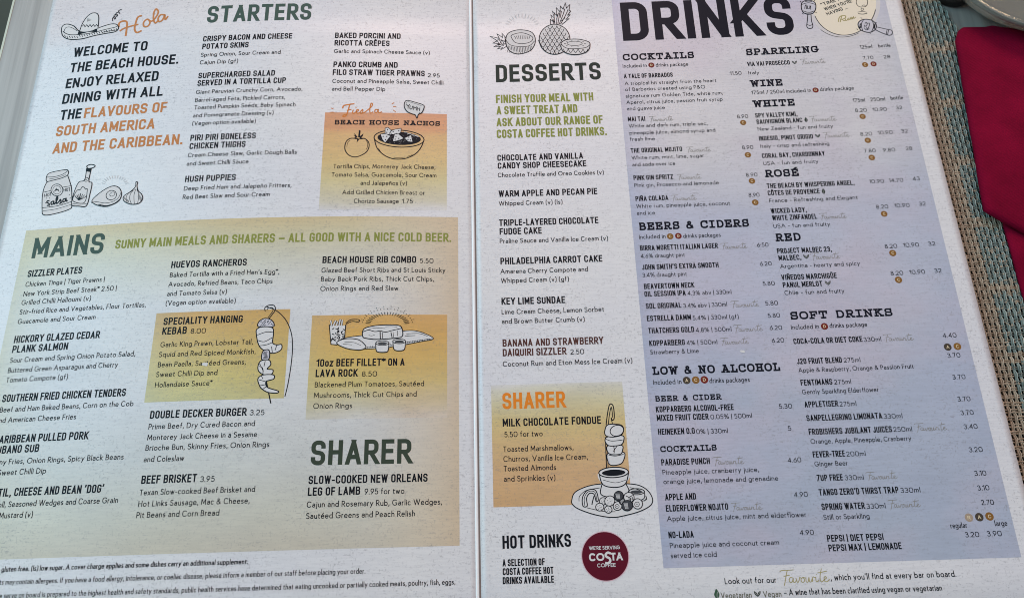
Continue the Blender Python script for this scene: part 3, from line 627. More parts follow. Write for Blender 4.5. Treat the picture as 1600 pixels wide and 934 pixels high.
 ('R', 'section_heading', [('H', 'navy', 'DRINKS', 73.31, 131.04, 156.37, 23.04)]),
 ('R', 'section_heading', [('S', 'navy', 'COCKTAILS', 72.27, 119.6, 106.43, 3.8)]),
 ('R', 'package_note', [('B', 'ink', 'Included in', 71.87, 115.44, 83.35, 2.02)]),
 ('R', 'package_note', [('B', 'ink', 'drinks package', 87.66, 115.39, 103.04, 2.02)]),
 ('R', 'drink_entry', [('H', 'ink', 'A TALE OF BARBADOS', 71.98, 109.41, 95.15, 2.47),
 ('B', 'ink', 'A tropical hit straight from the heart', 71.97, 105.55, 115.3, 1.94),
 ('B', 'ink', 'of Barbados created using P&O', 72.01, 102.21, 109.63, 1.94),
 ('B', 'ink', 'signature rum Golden Tide, white rum,', 71.94, 98.54, 117.51, 1.94),
 ('B', 'ink', 'Aperol, citrus juice, passion fruit syrup', 71.96, 95.05, 116.94, 1.94),
 ('B', 'ink', 'and guava juice', 71.97, 91.62, 89.61, 1.94)]),
 ('R', 'price', [('B', 'ink', '11.50', 122.21, 109.15, 127.63, 1.94)]),
 ('R', 'drink_entry', [('H', 'ink', 'MAI TAI', 71.94, 85.62, 79.98, 2.47),
 ('B', 'ink', 'White and dark rum, triple sec,', 72.11, 82.19, 108.41, 1.94),
 ('B', 'ink', 'pineapple juice, almond syrup and', 72.07, 78.46, 111.6, 1.94),
 ('B', 'ink', 'fresh lime', 72.02, 75.05, 83.45, 1.94)]),
 ('R', 'price', [('B', 'ink', '8.90', 122.46, 85.2, 127.53, 1.94)]),
 ('R', 'drink_entry', [('H', 'ink', 'THE ORIGINAL MOJITO', 71.84, 68.83, 95.36, 2.47),
 ('B', 'ink', 'White rum, mint, lime, sugar', 71.96, 65.31, 104.88, 1.94),
 ('B', 'ink', 'and soda over ice', 71.99, 61.79, 91.42, 1.94)]),
 ('R', 'price', [('B', 'ink', '8.90', 122.62, 68.69, 127.64, 1.94)]),
 ('R', 'drink_entry', [('H', 'ink', 'PINK GIN SPRITZ', 71.97, 54.71, 89.82, 2.47),
 ('B', 'ink', 'Pink gin, Prosecco and lemonade', 72.04, 51.2, 109.83, 1.94)]),
 ('R', 'price', [('B', 'ink', '8.90', 122.5, 54.49, 127.56, 1.94)]),
 ('R', 'drink_entry', [('H', 'ink', 'PIÑA COLADA', 71.98, 44.19, 86.57, 2.47),
 ('B', 'ink', 'White rum, pineapple juice, coconut', 71.98, 40.73, 113.58, 1.94),
 ('B', 'ink', 'and ice', 71.97, 37.32, 80.03, 1.94)]),
 ('R', 'price', [('B', 'ink', '8.90', 122.28, 44.33, 127.09, 1.94)]),
 ('R', 'section_heading', [('S', 'navy', 'BEERS & CIDERS', 72.2, 29.85, 120.56, 3.8)]),
 ('R', 'package_note', [('B', 'ink', 'Included in', 71.99, 25.69, 83.56, 2.02)]),
 ('R', 'package_note', [('B', 'ink', 'drinks packages', 91.25, 25.47, 107.59, 2.02)]),
 ('R', 'drink_entry', [('H', 'ink', 'BIRRA MORETTI ITALIAN LAGER', 71.93, 20.14, 105.72, 2.47),
 ('B', 'ink', '4.6% draught pint', 71.96, 16.61, 91.0, 1.94)]),
 ('R', 'price', [('B', 'ink', '6:50', 122.6, 19.99, 127.57, 1.94)]),
 ('R', 'drink_entry', [('H', 'ink', 'JOHN SMITH’S EXTRA SMOOTH', 72.03, 11.1, 104.95, 2.47),
 ('B', 'ink', '3.4% draught pint', 71.88, 7.69, 90.93, 1.94)]),
 ('R', 'price', [('B', 'ink', '6.20', 122.6, 11.1, 127.66, 1.94)]),
 ('R', 'drink_entry', [('H', 'ink', 'BEAVERTOWN NECK', 72.08, 2.23, 93.5, 2.47),
 ('H', 'ink', 'OIL SESSION IPA', 71.96, -1.23, 89.49, 2.47),
 ('B', 'ink', '4.3% abv | 330ml', 90.26, -1.22, 108.88, 1.94)]),
 ('R', 'price', [('B', 'ink', '5.80', 122.55, 1.99, 127.67, 1.94)]),
 ('R', 'drink_entry', [('H', 'ink', 'SOL ORIGINAL', 72.08, -6.67, 87.07, 2.47),
 ('B', 'ink', '3.4% abv | 330ml', 87.85, -6.77, 106.32, 1.94)]),
 ('R', 'price', [('B', 'ink', '5.80', 122.42, -6.95, 127.71, 1.94)]),
 ('R', 'drink_entry', [('H', 'ink', 'ESTRELLA DAMM', 72.04, -12.21, 90.57, 2.47),
 ('B', 'ink', '5.4% | 330ml (gf)', 91.23, -12.38, 110.44, 1.94)]),
 ('R', 'price', [('B', 'ink', '5.80', 122.63, -12.44, 127.73, 1.94)]),
 ('R', 'drink_entry', [('H', 'ink', 'THATCHERS GOLD', 72.09, -17.62, 91.29, 2.47),
 ('B', 'ink', '4.8% | 500ml', 91.94, -17.77, 106.78, 1.94)]),
 ('R', 'price', [('B', 'ink', '6.20', 122.68, -17.87, 127.8, 1.94)]),
 ('R', 'drink_entry', [('H', 'ink', 'KOPPARBERG', 72.05, -23.1, 86.84, 2.47),
 ('B', 'ink', '4% | 500ml', 87.55, -23.16, 100.22, 1.94),
 ('B', 'ink', 'Strawberry & Lime', 72.12, -26.69, 92.13, 1.94)]),
 ('R', 'price', [('B', 'ink', '6.20', 122.76, -23.37, 127.82, 1.94)]),
 ('R', 'section_heading', [('S', 'navy', 'LOW & NO ALCOHOL', 72.22, -35.46, 124.46, 3.5)]),
 ('R', 'package_note', [('B', 'ink', 'Included in', 72.15, -39.54, 83.68, 2.02)]),
 ('R', 'package_note', [('B', 'ink', 'drinks packages', 95.06, -39.59, 111.45, 2.02)]),
 ('R', 'section_heading', [('S', 'navy', 'BEER & CIDER', 72.21, -46.52, 99.1, 2.37)]),
 ('R', 'drink_entry', [('H', 'ink', 'KOPPARBERG ALCOHOL-FREE', 72.22, -50.94, 103.49, 2.47),
 ('H', 'ink', 'MIXED FRUIT CIDER', 72.25, -54.43, 92.96, 2.47),
 ('B', 'ink', '0.05% | 500ml', 93.77, -54.4, 110.31, 1.94)]),
 ('R', 'price', [('B', 'ink', '5.30', 121.62, -51.06, 126.86, 1.94)]),
 ('R', 'drink_entry', [('H', 'ink', 'HEINEKEN 0.0', 72.23, -60.0, 86.86, 2.47),
 ('B', 'ink', '0% | 330ml', 87.41, -60.11, 99.95, 1.94)]),
 ('R', 'price', [('B', 'ink', '5', 123.77, -59.99, 125.15, 1.94)]),
 ('R', 'section_heading', [('S', 'navy', 'COCKTAILS', 72.45, -66.84, 94.74, 2.37)]),
 ('R', 'drink_entry', [('H', 'ink', 'PARADISE PUNCH', 72.35, -72.04, 91.45, 2.47),
 ('B', 'ink', 'Pineapple juice, cranberry juice,', 72.47, -75.66, 110.12, 1.94),
 ('B', 'ink', 'orange juice, lemonade and grenadine', 72.48, -79.23, 117.12, 1.94)]),
 ('R', 'price', [('B', 'ink', '4.60', 121.94, -72.5, 127.11, 1.94)]),
 ('R', 'drink_entry', [('H', 'ink', 'APPLE AND', 72.54, -85.39, 84.54, 2.47),
 ('H', 'ink', 'ELDERFLOWER NOJITO', 72.45, -89.62, 96.42, 2.47),
 ('B', 'ink', 'Apple juice, citrus juice, mint and elderflower', 72.5, -93.18, 125.8, 1.94)]),
 ('R', 'price', [('B', 'ink', '4.90', 122.27, -85.74, 127.53, 1.94)]),
 ('R', 'drink_entry', [('H', 'ink', 'NO-LADA', 72.48, -99.43, 82.05, 2.47),
 ('B', 'ink', 'Pineapple juice and coconut cream', 72.62, -103.01, 113.93, 1.94),
 ('B', 'ink', 'served ice cold', 72.57, -106.63, 89.94, 1.94)]),
 ('R', 'price', [('B', 'ink', '4.90', 122.32, -99.81, 127.59, 1.94)]),
 ('R', 'section_heading', [('S', 'navy', 'SPARKLING', 131.29, 119.98, 165.74, 3.8)]),
 ('R', 'size_label', [('B', 'ink', '125ml', 185.39, 120.84, 191.18, 2.08)]),
 ('R', 'size_label', [('B', 'ink', 'bottle', 194.09, 121.06, 199.83, 2.08)]),
 ('R', 'drink_entry', [('H', 'ink', 'VIA VAI PROSECCO', 130.99, 113.75, 151.11, 2.47),
 ('B', 'ink', 'Italy', 130.88, 109.05, 135.99, 1.94)]),
 ('R', 'price', [('B', 'ink', '7.70', 185.61, 114.62, 190.54, 1.94)]),
 ('R', 'price', [('B', 'ink', '28', 195.41, 114.65, 198.43, 1.94)]),
 ('R', 'section_heading', [('S', 'navy', 'WINE', 130.96, 102.08, 145.94, 3.8)]),
 ('R', 'package_note', [('B', 'ink', '175ml / 250ml included in', 130.87, 97.89, 158.53, 2.02)]),
 ('R', 'package_note', [('B', 'ink', 'drinks package', 162.75, 98.13, 178.43, 2.02)]),
 ('R', 'section_heading', [('S', 'navy', 'WHITE', 130.68, 90.81, 149.91, 3.8)]),
 ('R', 'size_label', [('B', 'ink', '175ml', 176.74, 91.22, 182.32, 2.08)]),
 ('R', 'size_label', [('B', 'ink', '250ml', 184.77, 91.28, 191.54, 2.08)]),
 ('R', 'size_label', [('B', 'ink', 'bottle', 194.07, 91.59, 199.82, 2.08)]),
 ('R', 'drink_entry', [('H', 'ink', 'SPY VALLEY KIMI,', 130.83, 85.12, 150.19, 2.47),
 ('H', 'ink', 'SAUVIGNON BLANC', 130.95, 81.7, 151.97, 2.47),
 ('B', 'ink', 'New Zealand - fun and fruity', 130.96, 78.09, 165.35, 1.94)]),
 ('R', 'price', [('B', 'ink', '8.20', 176.83, 85.84, 182.14, 1.94)]),
 ('R', 'price', [('B', 'ink', '10.90', 184.83, 85.82, 191.24, 1.94)]),
 ('R', 'price', [('B', 'ink', '32', 195.53, 86.3, 198.33, 1.94)]),
 ('R', 'drink_entry', [('H', 'ink', 'INDESIO, PINOT GRIGIO', 130.88, 72.81, 155.43, 2.47),
 ('B', 'ink', 'Italy - crisp and refreshing', 130.91, 68.99, 162.07, 1.94)]),
 ('R', 'price', [('B', 'ink', '8.20', 176.87, 73.15, 182.2, 1.94)]),
 ('R', 'price', [('B', 'ink', '10.90', 184.88, 73.43, 191.42, 1.94)]),
 ('R', 'price', [('B', 'ink', '32', 195.46, 73.77, 198.39, 1.94)]),
 ('R', 'drink_entry', [('H', 'ink', 'CORAL BAY, CHARDONNAY', 130.94, 63.71, 159.26, 2.47),
 ('B', 'ink', 'USA - fun and fruity', 130.97, 60.07, 155.68, 1.94)]),
 ('R', 'price', [('B', 'ink', '7.80', 176.89, 64.33, 182.09, 1.94)]),
 ('R', 'price', [('B', 'ink', '9.80', 185.35, 64.3, 190.82, 1.94)]),
 ('R', 'price', [('B', 'ink', '28', 195.59, 64.58, 198.45, 1.94)]),
 ('R', 'section_heading', [('S', 'navy', 'ROSÉ', 130.98, 53.87, 146.06, 3.8)]),
 ('R', 'drink_entry', [('H', 'ink', 'THE BEACH BY WHISPERING ANGEL,', 130.96, 48.26, 169.7, 2.47),
 ('H', 'ink', 'CÔTES DE PROVENCE', 130.85, 44.7, 153.78, 2.47),
 ('B', 'ink', 'France - Refreshing and Elegant', 130.98, 41.16, 169.8, 1.94)]),
 ('R', 'price', [('B', 'ink', '10.90', 176.36, 48.66, 182.8, 1.94)]),
 ('R', 'price', [('B', 'ink', '14.70', 185.05, 48.78, 191.26, 1.94)]),
 ('R', 'price', [('B', 'ink', '43', 195.48, 49.1, 198.58, 1.94)]),
 ('R', 'drink_entry', [('H', 'ink', 'WICKED LADY,', 130.9, 35.85, 146.67, 2.47),
 ('H', 'ink', 'WHITE ZINFANDEL', 131.03, 32.4, 150.63, 2.47),
 ('B', 'ink', 'USA - fun and fruity', 131.0, 28.73, 155.62, 1.94)]),
 ('R', 'price', [('B', 'ink', '8.20', 176.95, 36.04, 182.19, 1.94)]),
 ('R', 'price', [('B', 'ink', '10.90', 184.98, 36.23, 191.47, 1.94)]),
 ('R', 'price', [('B', 'ink', '32', 195.65, 36.61, 198.58, 1.94)]),
 ('R', 'section_heading', [('S', 'navy', 'RED', 131.06, 22.27, 141.97, 3.8)]),
 ('R', 'drink_entry', [('H', 'ink', 'PROJECT MALBEC 23,', 130.85, 16.57, 154.33, 2.47),
 ('H', 'ink', 'MALBEC,', 130.99, 13.26, 140.67, 2.47),
 ('B', 'ink', 'Argentina - hearty and spicy', 131.07, 9.65, 165.04, 1.94)]),
 ('R', 'price', [('B', 'ink', '8.20', 177.01, 17.03, 182.27, 1.94)]),
 ('R', 'price', [('B', 'ink', '10.90', 185.0, 17.22, 191.55, 1.94)]),
 ('R', 'price', [('B', 'ink', '32', 195.55, 17.38, 198.59, 1.94)]),
 ('R', 'drink_entry', [('H', 'ink', 'VIÑEDOS MARCHIGÜE', 130.88, 4.24, 154.33, 2.47),
 ('H', 'ink', 'PANUL MERLOT', 130.96, 0.79, 147.66, 2.47),
 ('B', 'ink', 'Chile - fun and fruity', 131.14, -2.57, 156.29, 1.94)]),
 ('R', 'price', [('B', 'ink', '8.20', 177.06, 4.47, 182.32, 1.94)]),
 ('R', 'price', [('B', 'ink', '10.90', 185.01, 4.61, 191.5, 1.94)]),
 ('R', 'price', [('B', 'ink', '32', 195.48, 4.8, 198.47, 1.94)]),
 ('R', 'section_heading', [('S', 'navy', 'SOFT DRINKS', 131.97, -13.65, 174.34, 3.5)]),
 ('R', 'package_note', [('B', 'ink', 'Included in', 131.55, -17.95, 143.08, 2.02)]),
 ('R', 'package_note', [('B', 'ink', 'drinks package', 147.48, -17.86, 162.96, 2.02)]),
 ('R', 'drink_entry', [('H', 'ink', 'COCA-COLA OR DIET COKE', 131.6, -24.34, 159.86, 2.47),
 ('B', 'ink', '330ml', 160.37, -24.4, 167.51, 1.94)]),
 ('R', 'price', [('B', 'ink', '4.40', 192.72, -23.97, 198.24, 1.94)]),
 ('R', 'drink_entry', [('H', 'ink', 'J2O FRUIT BLEND', 131.71, -32.92, 149.97, 2.47),
 ('B', 'ink', '275ml', 150.73, -32.89, 157.45, 1.94),
 ('B', 'ink', 'Apple & Raspberry, Orange & Passion Fruit', 131.7, -36.42, 178.24, 1.94)]),
 ('R', 'price', [('B', 'ink', '3.70', 192.7, -32.51, 197.86, 1.94)]),
 ('R', 'drink_entry', [('H', 'ink', 'FENTIMANS', 131.76, -41.89, 144.53, 2.47),
 ('B', 'ink', '275ml', 145.23, -41.89, 152.05, 1.94),
 ('B', 'ink', 'Gently Sparkling Elderflower', 131.76, -45.52, 162.44, 1.94)]),
 ('R', 'price', [('B', 'ink', '3.70', 192.76, -41.58, 197.85, 1.94)]),
 ('R', 'drink_entry', [('H', 'ink', 'APPLETISER', 131.9, -50.91, 145.28, 2.47),
 ('B', 'ink', '275ml', 145.88, -50.98, 152.53, 1.94)]),
 ('R', 'price', [('B', 'ink', '3.70', 192.71, -50.64, 197.74, 1.94)]),
 ('R', 'drink_entry', [('H', 'ink', 'SANPELLEGRINO LIMONATA', 131.81, -56.45, 161.77, 2.47),
 ('B', 'ink', '330ml', 162.39, -56.53, 169.7, 1.94)]),
 ('R', 'price', [('B', 'ink', '3.70', 192.71, -56.18, 197.71, 1.94)]),
 ('R', 'drink_entry', [('H', 'ink', 'FROBISHERS JUBILANT JUICES', 131.83, -61.95, 164.55, 2.47),
 ('B', 'ink', '250ml', 165.12, -61.87, 172.38, 1.94),
 ('B', 'ink', 'Orange, Apple, Pineapple, Cranberry', 131.95, -65.51, 171.28, 1.94)]),
 ('R', 'price', [('B', 'ink', '3.40', 192.66, -61.77, 197.95, 1.94)]),
 ('R', 'drink_entry', [('H', 'ink', 'FEVER-TREE', 131.97, -70.87, 144.48, 2.47),
 ('B', 'ink', '200ml', 145.05, -70.86, 152.53, 1.94),
 ('B', 'ink', 'Ginger Beer', 132.05, -74.32, 144.91, 1.94)]),
 ('R', 'price', [('B', 'ink', '3.20', 192.54, -70.83, 197.8, 1.94)]),
 ('R', 'drink_entry', [('H', 'ink', '7UP FREE', 132.07, -79.97, 142.1, 2.47),
 ('B', 'ink', '330ml', 142.81, -79.97, 150.09, 1.94)]),
 ('R', 'price', [('B', 'ink', '3.10', 192.59, -79.92, 197.04, 1.94)]),
 ('R', 'drink_entry', [('H', 'ink', 'TANGO ZERO’D THIRST TRAP', 131.95, -85.41, 162.44, 2.47),
 ('B', 'ink', '330ml', 163.19, -85.42, 170.7, 1.94)]),
 ('R', 'price', [('B', 'ink', '3.10', 192.42, -85.45, 196.87, 1.94)]),
 ('R', 'drink_entry', [('H', 'ink', 'SPRING WATER', 132.08, -90.87, 148.51, 2.47),
 ('B', 'ink', '330ml', 149.21, -90.91, 156.38, 1.94),
 ('B', 'ink', 'Still or Sparkling', 132.18, -94.45, 149.57, 1.94)]),
 ('R', 'price', [('B', 'ink', '2.70', 192.57, -90.89, 197.27, 1.94)]),
 ('R', 'drink_entry', [('H', 'ink', 'PEPSI | DIET PEPSI', 132.2, -102.48, 153.37, 2.47),
 ('H', 'ink', 'PEPSI MAX | LEMONADE', 132.19, -105.92, 159.46, 2.47)]),
 ('R', 'size_label', [('B', 'ink', 'regular', 179.12, -99.04, 185.36, 2.08)]),
 ('R', 'size_label', [('B', 'ink', 'large', 195.73, -98.75, 200.35, 2.08)]),
 ('R', 'price', [('B', 'ink', '3.20', 183.88, -102.45, 189.04, 1.94)]),
 ('R', 'price', [('B', 'ink', '3.90', 192.02, -102.35, 197.43, 1.94)]),
 ('R', 'favourite_note', [('B', 'ink', 'Look out for our', 91.76, -116.37, 110.96, 2.13)]),
 ('R', 'favourite_note', [('B', 'ink', ', which you’ll find at every bar on board.', 131.14, -116.22, 177.33, 2.13)]),
 ('R', 'wine_note', [('B', 'gold', 'Vegetarian', 89.74, -121.33, 101.11, 2.13),
 ('B', 'gold', 'Vegan', 105.41, -121.31, 112.11, 2.13),
 ('B', 'ink', '– A wine that has been clarified using vegan or vegetarian', 113.11, -120.91, 171.16, 2.13)])]
for pg, name, lines in TEXT:
    s = Sheet()
    for font, ink, txt, u0, v0, u1, cap in lines:
        s.text(font, ink, txt, u0, v0, u1, cap, wt=1.0)
    lab = None
    if name == 'section_heading' and lines[0][1] in ('green', 'sharergreen', 'dkgreen', 'navy', 'sharerorange'): lab = {'sharergreen': 'dark green', 'green': 'dark green', 'dkgreen': 'dark green', 'navy': 'navy', 'sharerorange': 'orange'}[lines[0][1]] + ' heading reading ' + lines[0][2]
    s.build(name, PL if pg == 'L' else PR, lab)
# handwritten "Favourite"
FAVW = [("s", [(10,86),(22,97),(60,98),(105,100)]), ("s", [(62,98),(50,60),(36,10),(28,-16)]), ("s", [(32,54),(55,58),(74,62)]),
 ("s", [(92,40),(76,44),(66,24),(72,6),(86,14),(94,38),(93,10),(104,8),(114,22)]), ("s", [(112,40),(120,6),(132,22),(138,42),(150,34)]), ("s", [(160,42),(146,30),(148,8),(162,8),(168,26),(160,42),(176,36)]),
 ("s", [(180,42),(178,10),(190,8),(200,40),(200,10),(210,8),(220,30)]), ("s", [(220,6),(226,42),(236,40),(244,36)]), ("s", [(246,42),(244,12),(254,8),(262,20)]), ("p", [(252,60),(255,64)]),
 ("s", [(292,104),(276,50),(274,12),(284,6),(296,18)]), ("s", [(262,72),(290,76),(326,84)]), ("s", [(298,20),(316,32),(310,44),(300,32),(302,8),(318,6),(336,22)])]
def favourite(parent, u0, v0, u1, ink, w, name='favourite_mark', tall=1.0):
    s = Sheet(); k = (u1-u0)/338
    for kd, P in FAVW: s.stroke([(u0+x*k, v0+y*k*tall) for x, y in P], w, ink, smooth=kd == 's')
    return s.build(name, parent)
for u0, v0, u1 in [(81.46,85.23,92.87),(96.83,68.16,108.48),(91.36,54.34,102.49),(87.52,43.83,99.22),(106.68,19.57,118.47),(107.57,-7.36,119.83),(107.32,-18.15,119.98),(101.16,-23.5,113.36),(92.26,-72.47,104.95),(97.21,-90.04,109.51),(155.9,113.64,168.03),(155.08,81.71,167.69),(159.73,72.95,172.01),(151.35,32.1,163.55),(144.5,13.11,157.42),(168.18,-24.57,180.79),(173.24,-61.91,186.19),(150.78,-80.08,163.04),(157.2,-90.9,169.75)]: favourite(PR, u0, v0, u1, 'fav', 0.20, tall=.8)
favourite(PR, *(112.09, -116.78, 130.84), 'gold2', 0.26, tall=.85)
# round package badges
for ch_, u, v, r in [('D',85.55,116.47,1.4),('C',124.83,82.81,1.35),('C',124.72,65.74,1.38),('C',124.72,52.31,1.39),('C',124.73,41.57,1.41),('C',85.57,26.51,1.39),('D',89.16,26.59,1.39),('A',85.84,-38.13,1.51),('C',89.55,-38.11,1.51),('D',93.07,-38.1,1.51),('C',186.0,111.74,1.36),('D',189.98,111.91,1.36),('D',160.69,98.84,1.36),('C',179.62,83.39,1.36),('C',179.62,70.7,1.37),('C',179.72,61.75,1.38),('C',179.78,33.48,1.37),('C',179.8,14.74,1.43),('C',179.77,2.34,1.44),('D',145.39,-17.09,1.42),('A',193.65,-27.96,1.49),('C',197.57,-27.87,1.48),('R',186.71,-95.31,1.5),('A',190.6,-95.27,1.5),('C',194.44,-95.13,1.49)]:
    s = Sheet(); circ = lambda R: [(u+R*math.cos(a), v+R*math.sin(a)) for a in [2*math.pi*i/20 for i in range(20)]]
    s.fill(circ(r*1.04), 'badge'+ch_, False)
    w = r*.74; s.text('CS', 'badgepale', ch_, u-w*.52, v-w*.60, u+w*.52, w*1.2, off=.12)
    s.build('package_badge', PR)
for kd, u, v, r in [('V',153.38,114.83,1.93),('L',153.7,82.96,1.97),('V',157.65,74.21,1.95),('L',155.48,45.78,2.0),('V',142.91,14.65,2.04),('V',150.08,2.18,2.01),('L',88.29,-119.63,2.54),('V',103.34,-120.06,2.02)]:
    s = Sheet(); big = r > 2.5
    if kd == 'L':
        P = [(0, 1.1), (.45, .45), (.62, -.2), (.3, -.85), (0, -1.1), (-.35, -.85), (-.62, -.2), (-.4, .45)]
        s.fill([(u+x*r*.62, v+y*r*.62) for x, y in P], 'leafgreen' if big else 'leaf'); s.stroke([(u, v-r*.6), (u+.03*r, v-.1*r), (u+.14*r, v+.3*r)], r*.07, 'faint')
    else:
        for sg in (-1, 1):
            P = [(0, -.75), (.35, -.55), (.85, .0), (.95, .75), (.5, .55), (.12, .15)]
            s.fill([(u+x*r*.62*sg, v+y*r*.62) for x, y in P], 'leaf'); s.stroke([(u+.06*r*sg, v-.25*r), (u+.45*r*sg, v+.25*r)], r*.06, 'faint', smooth=False)
    s.build('leaf_mark', PR)

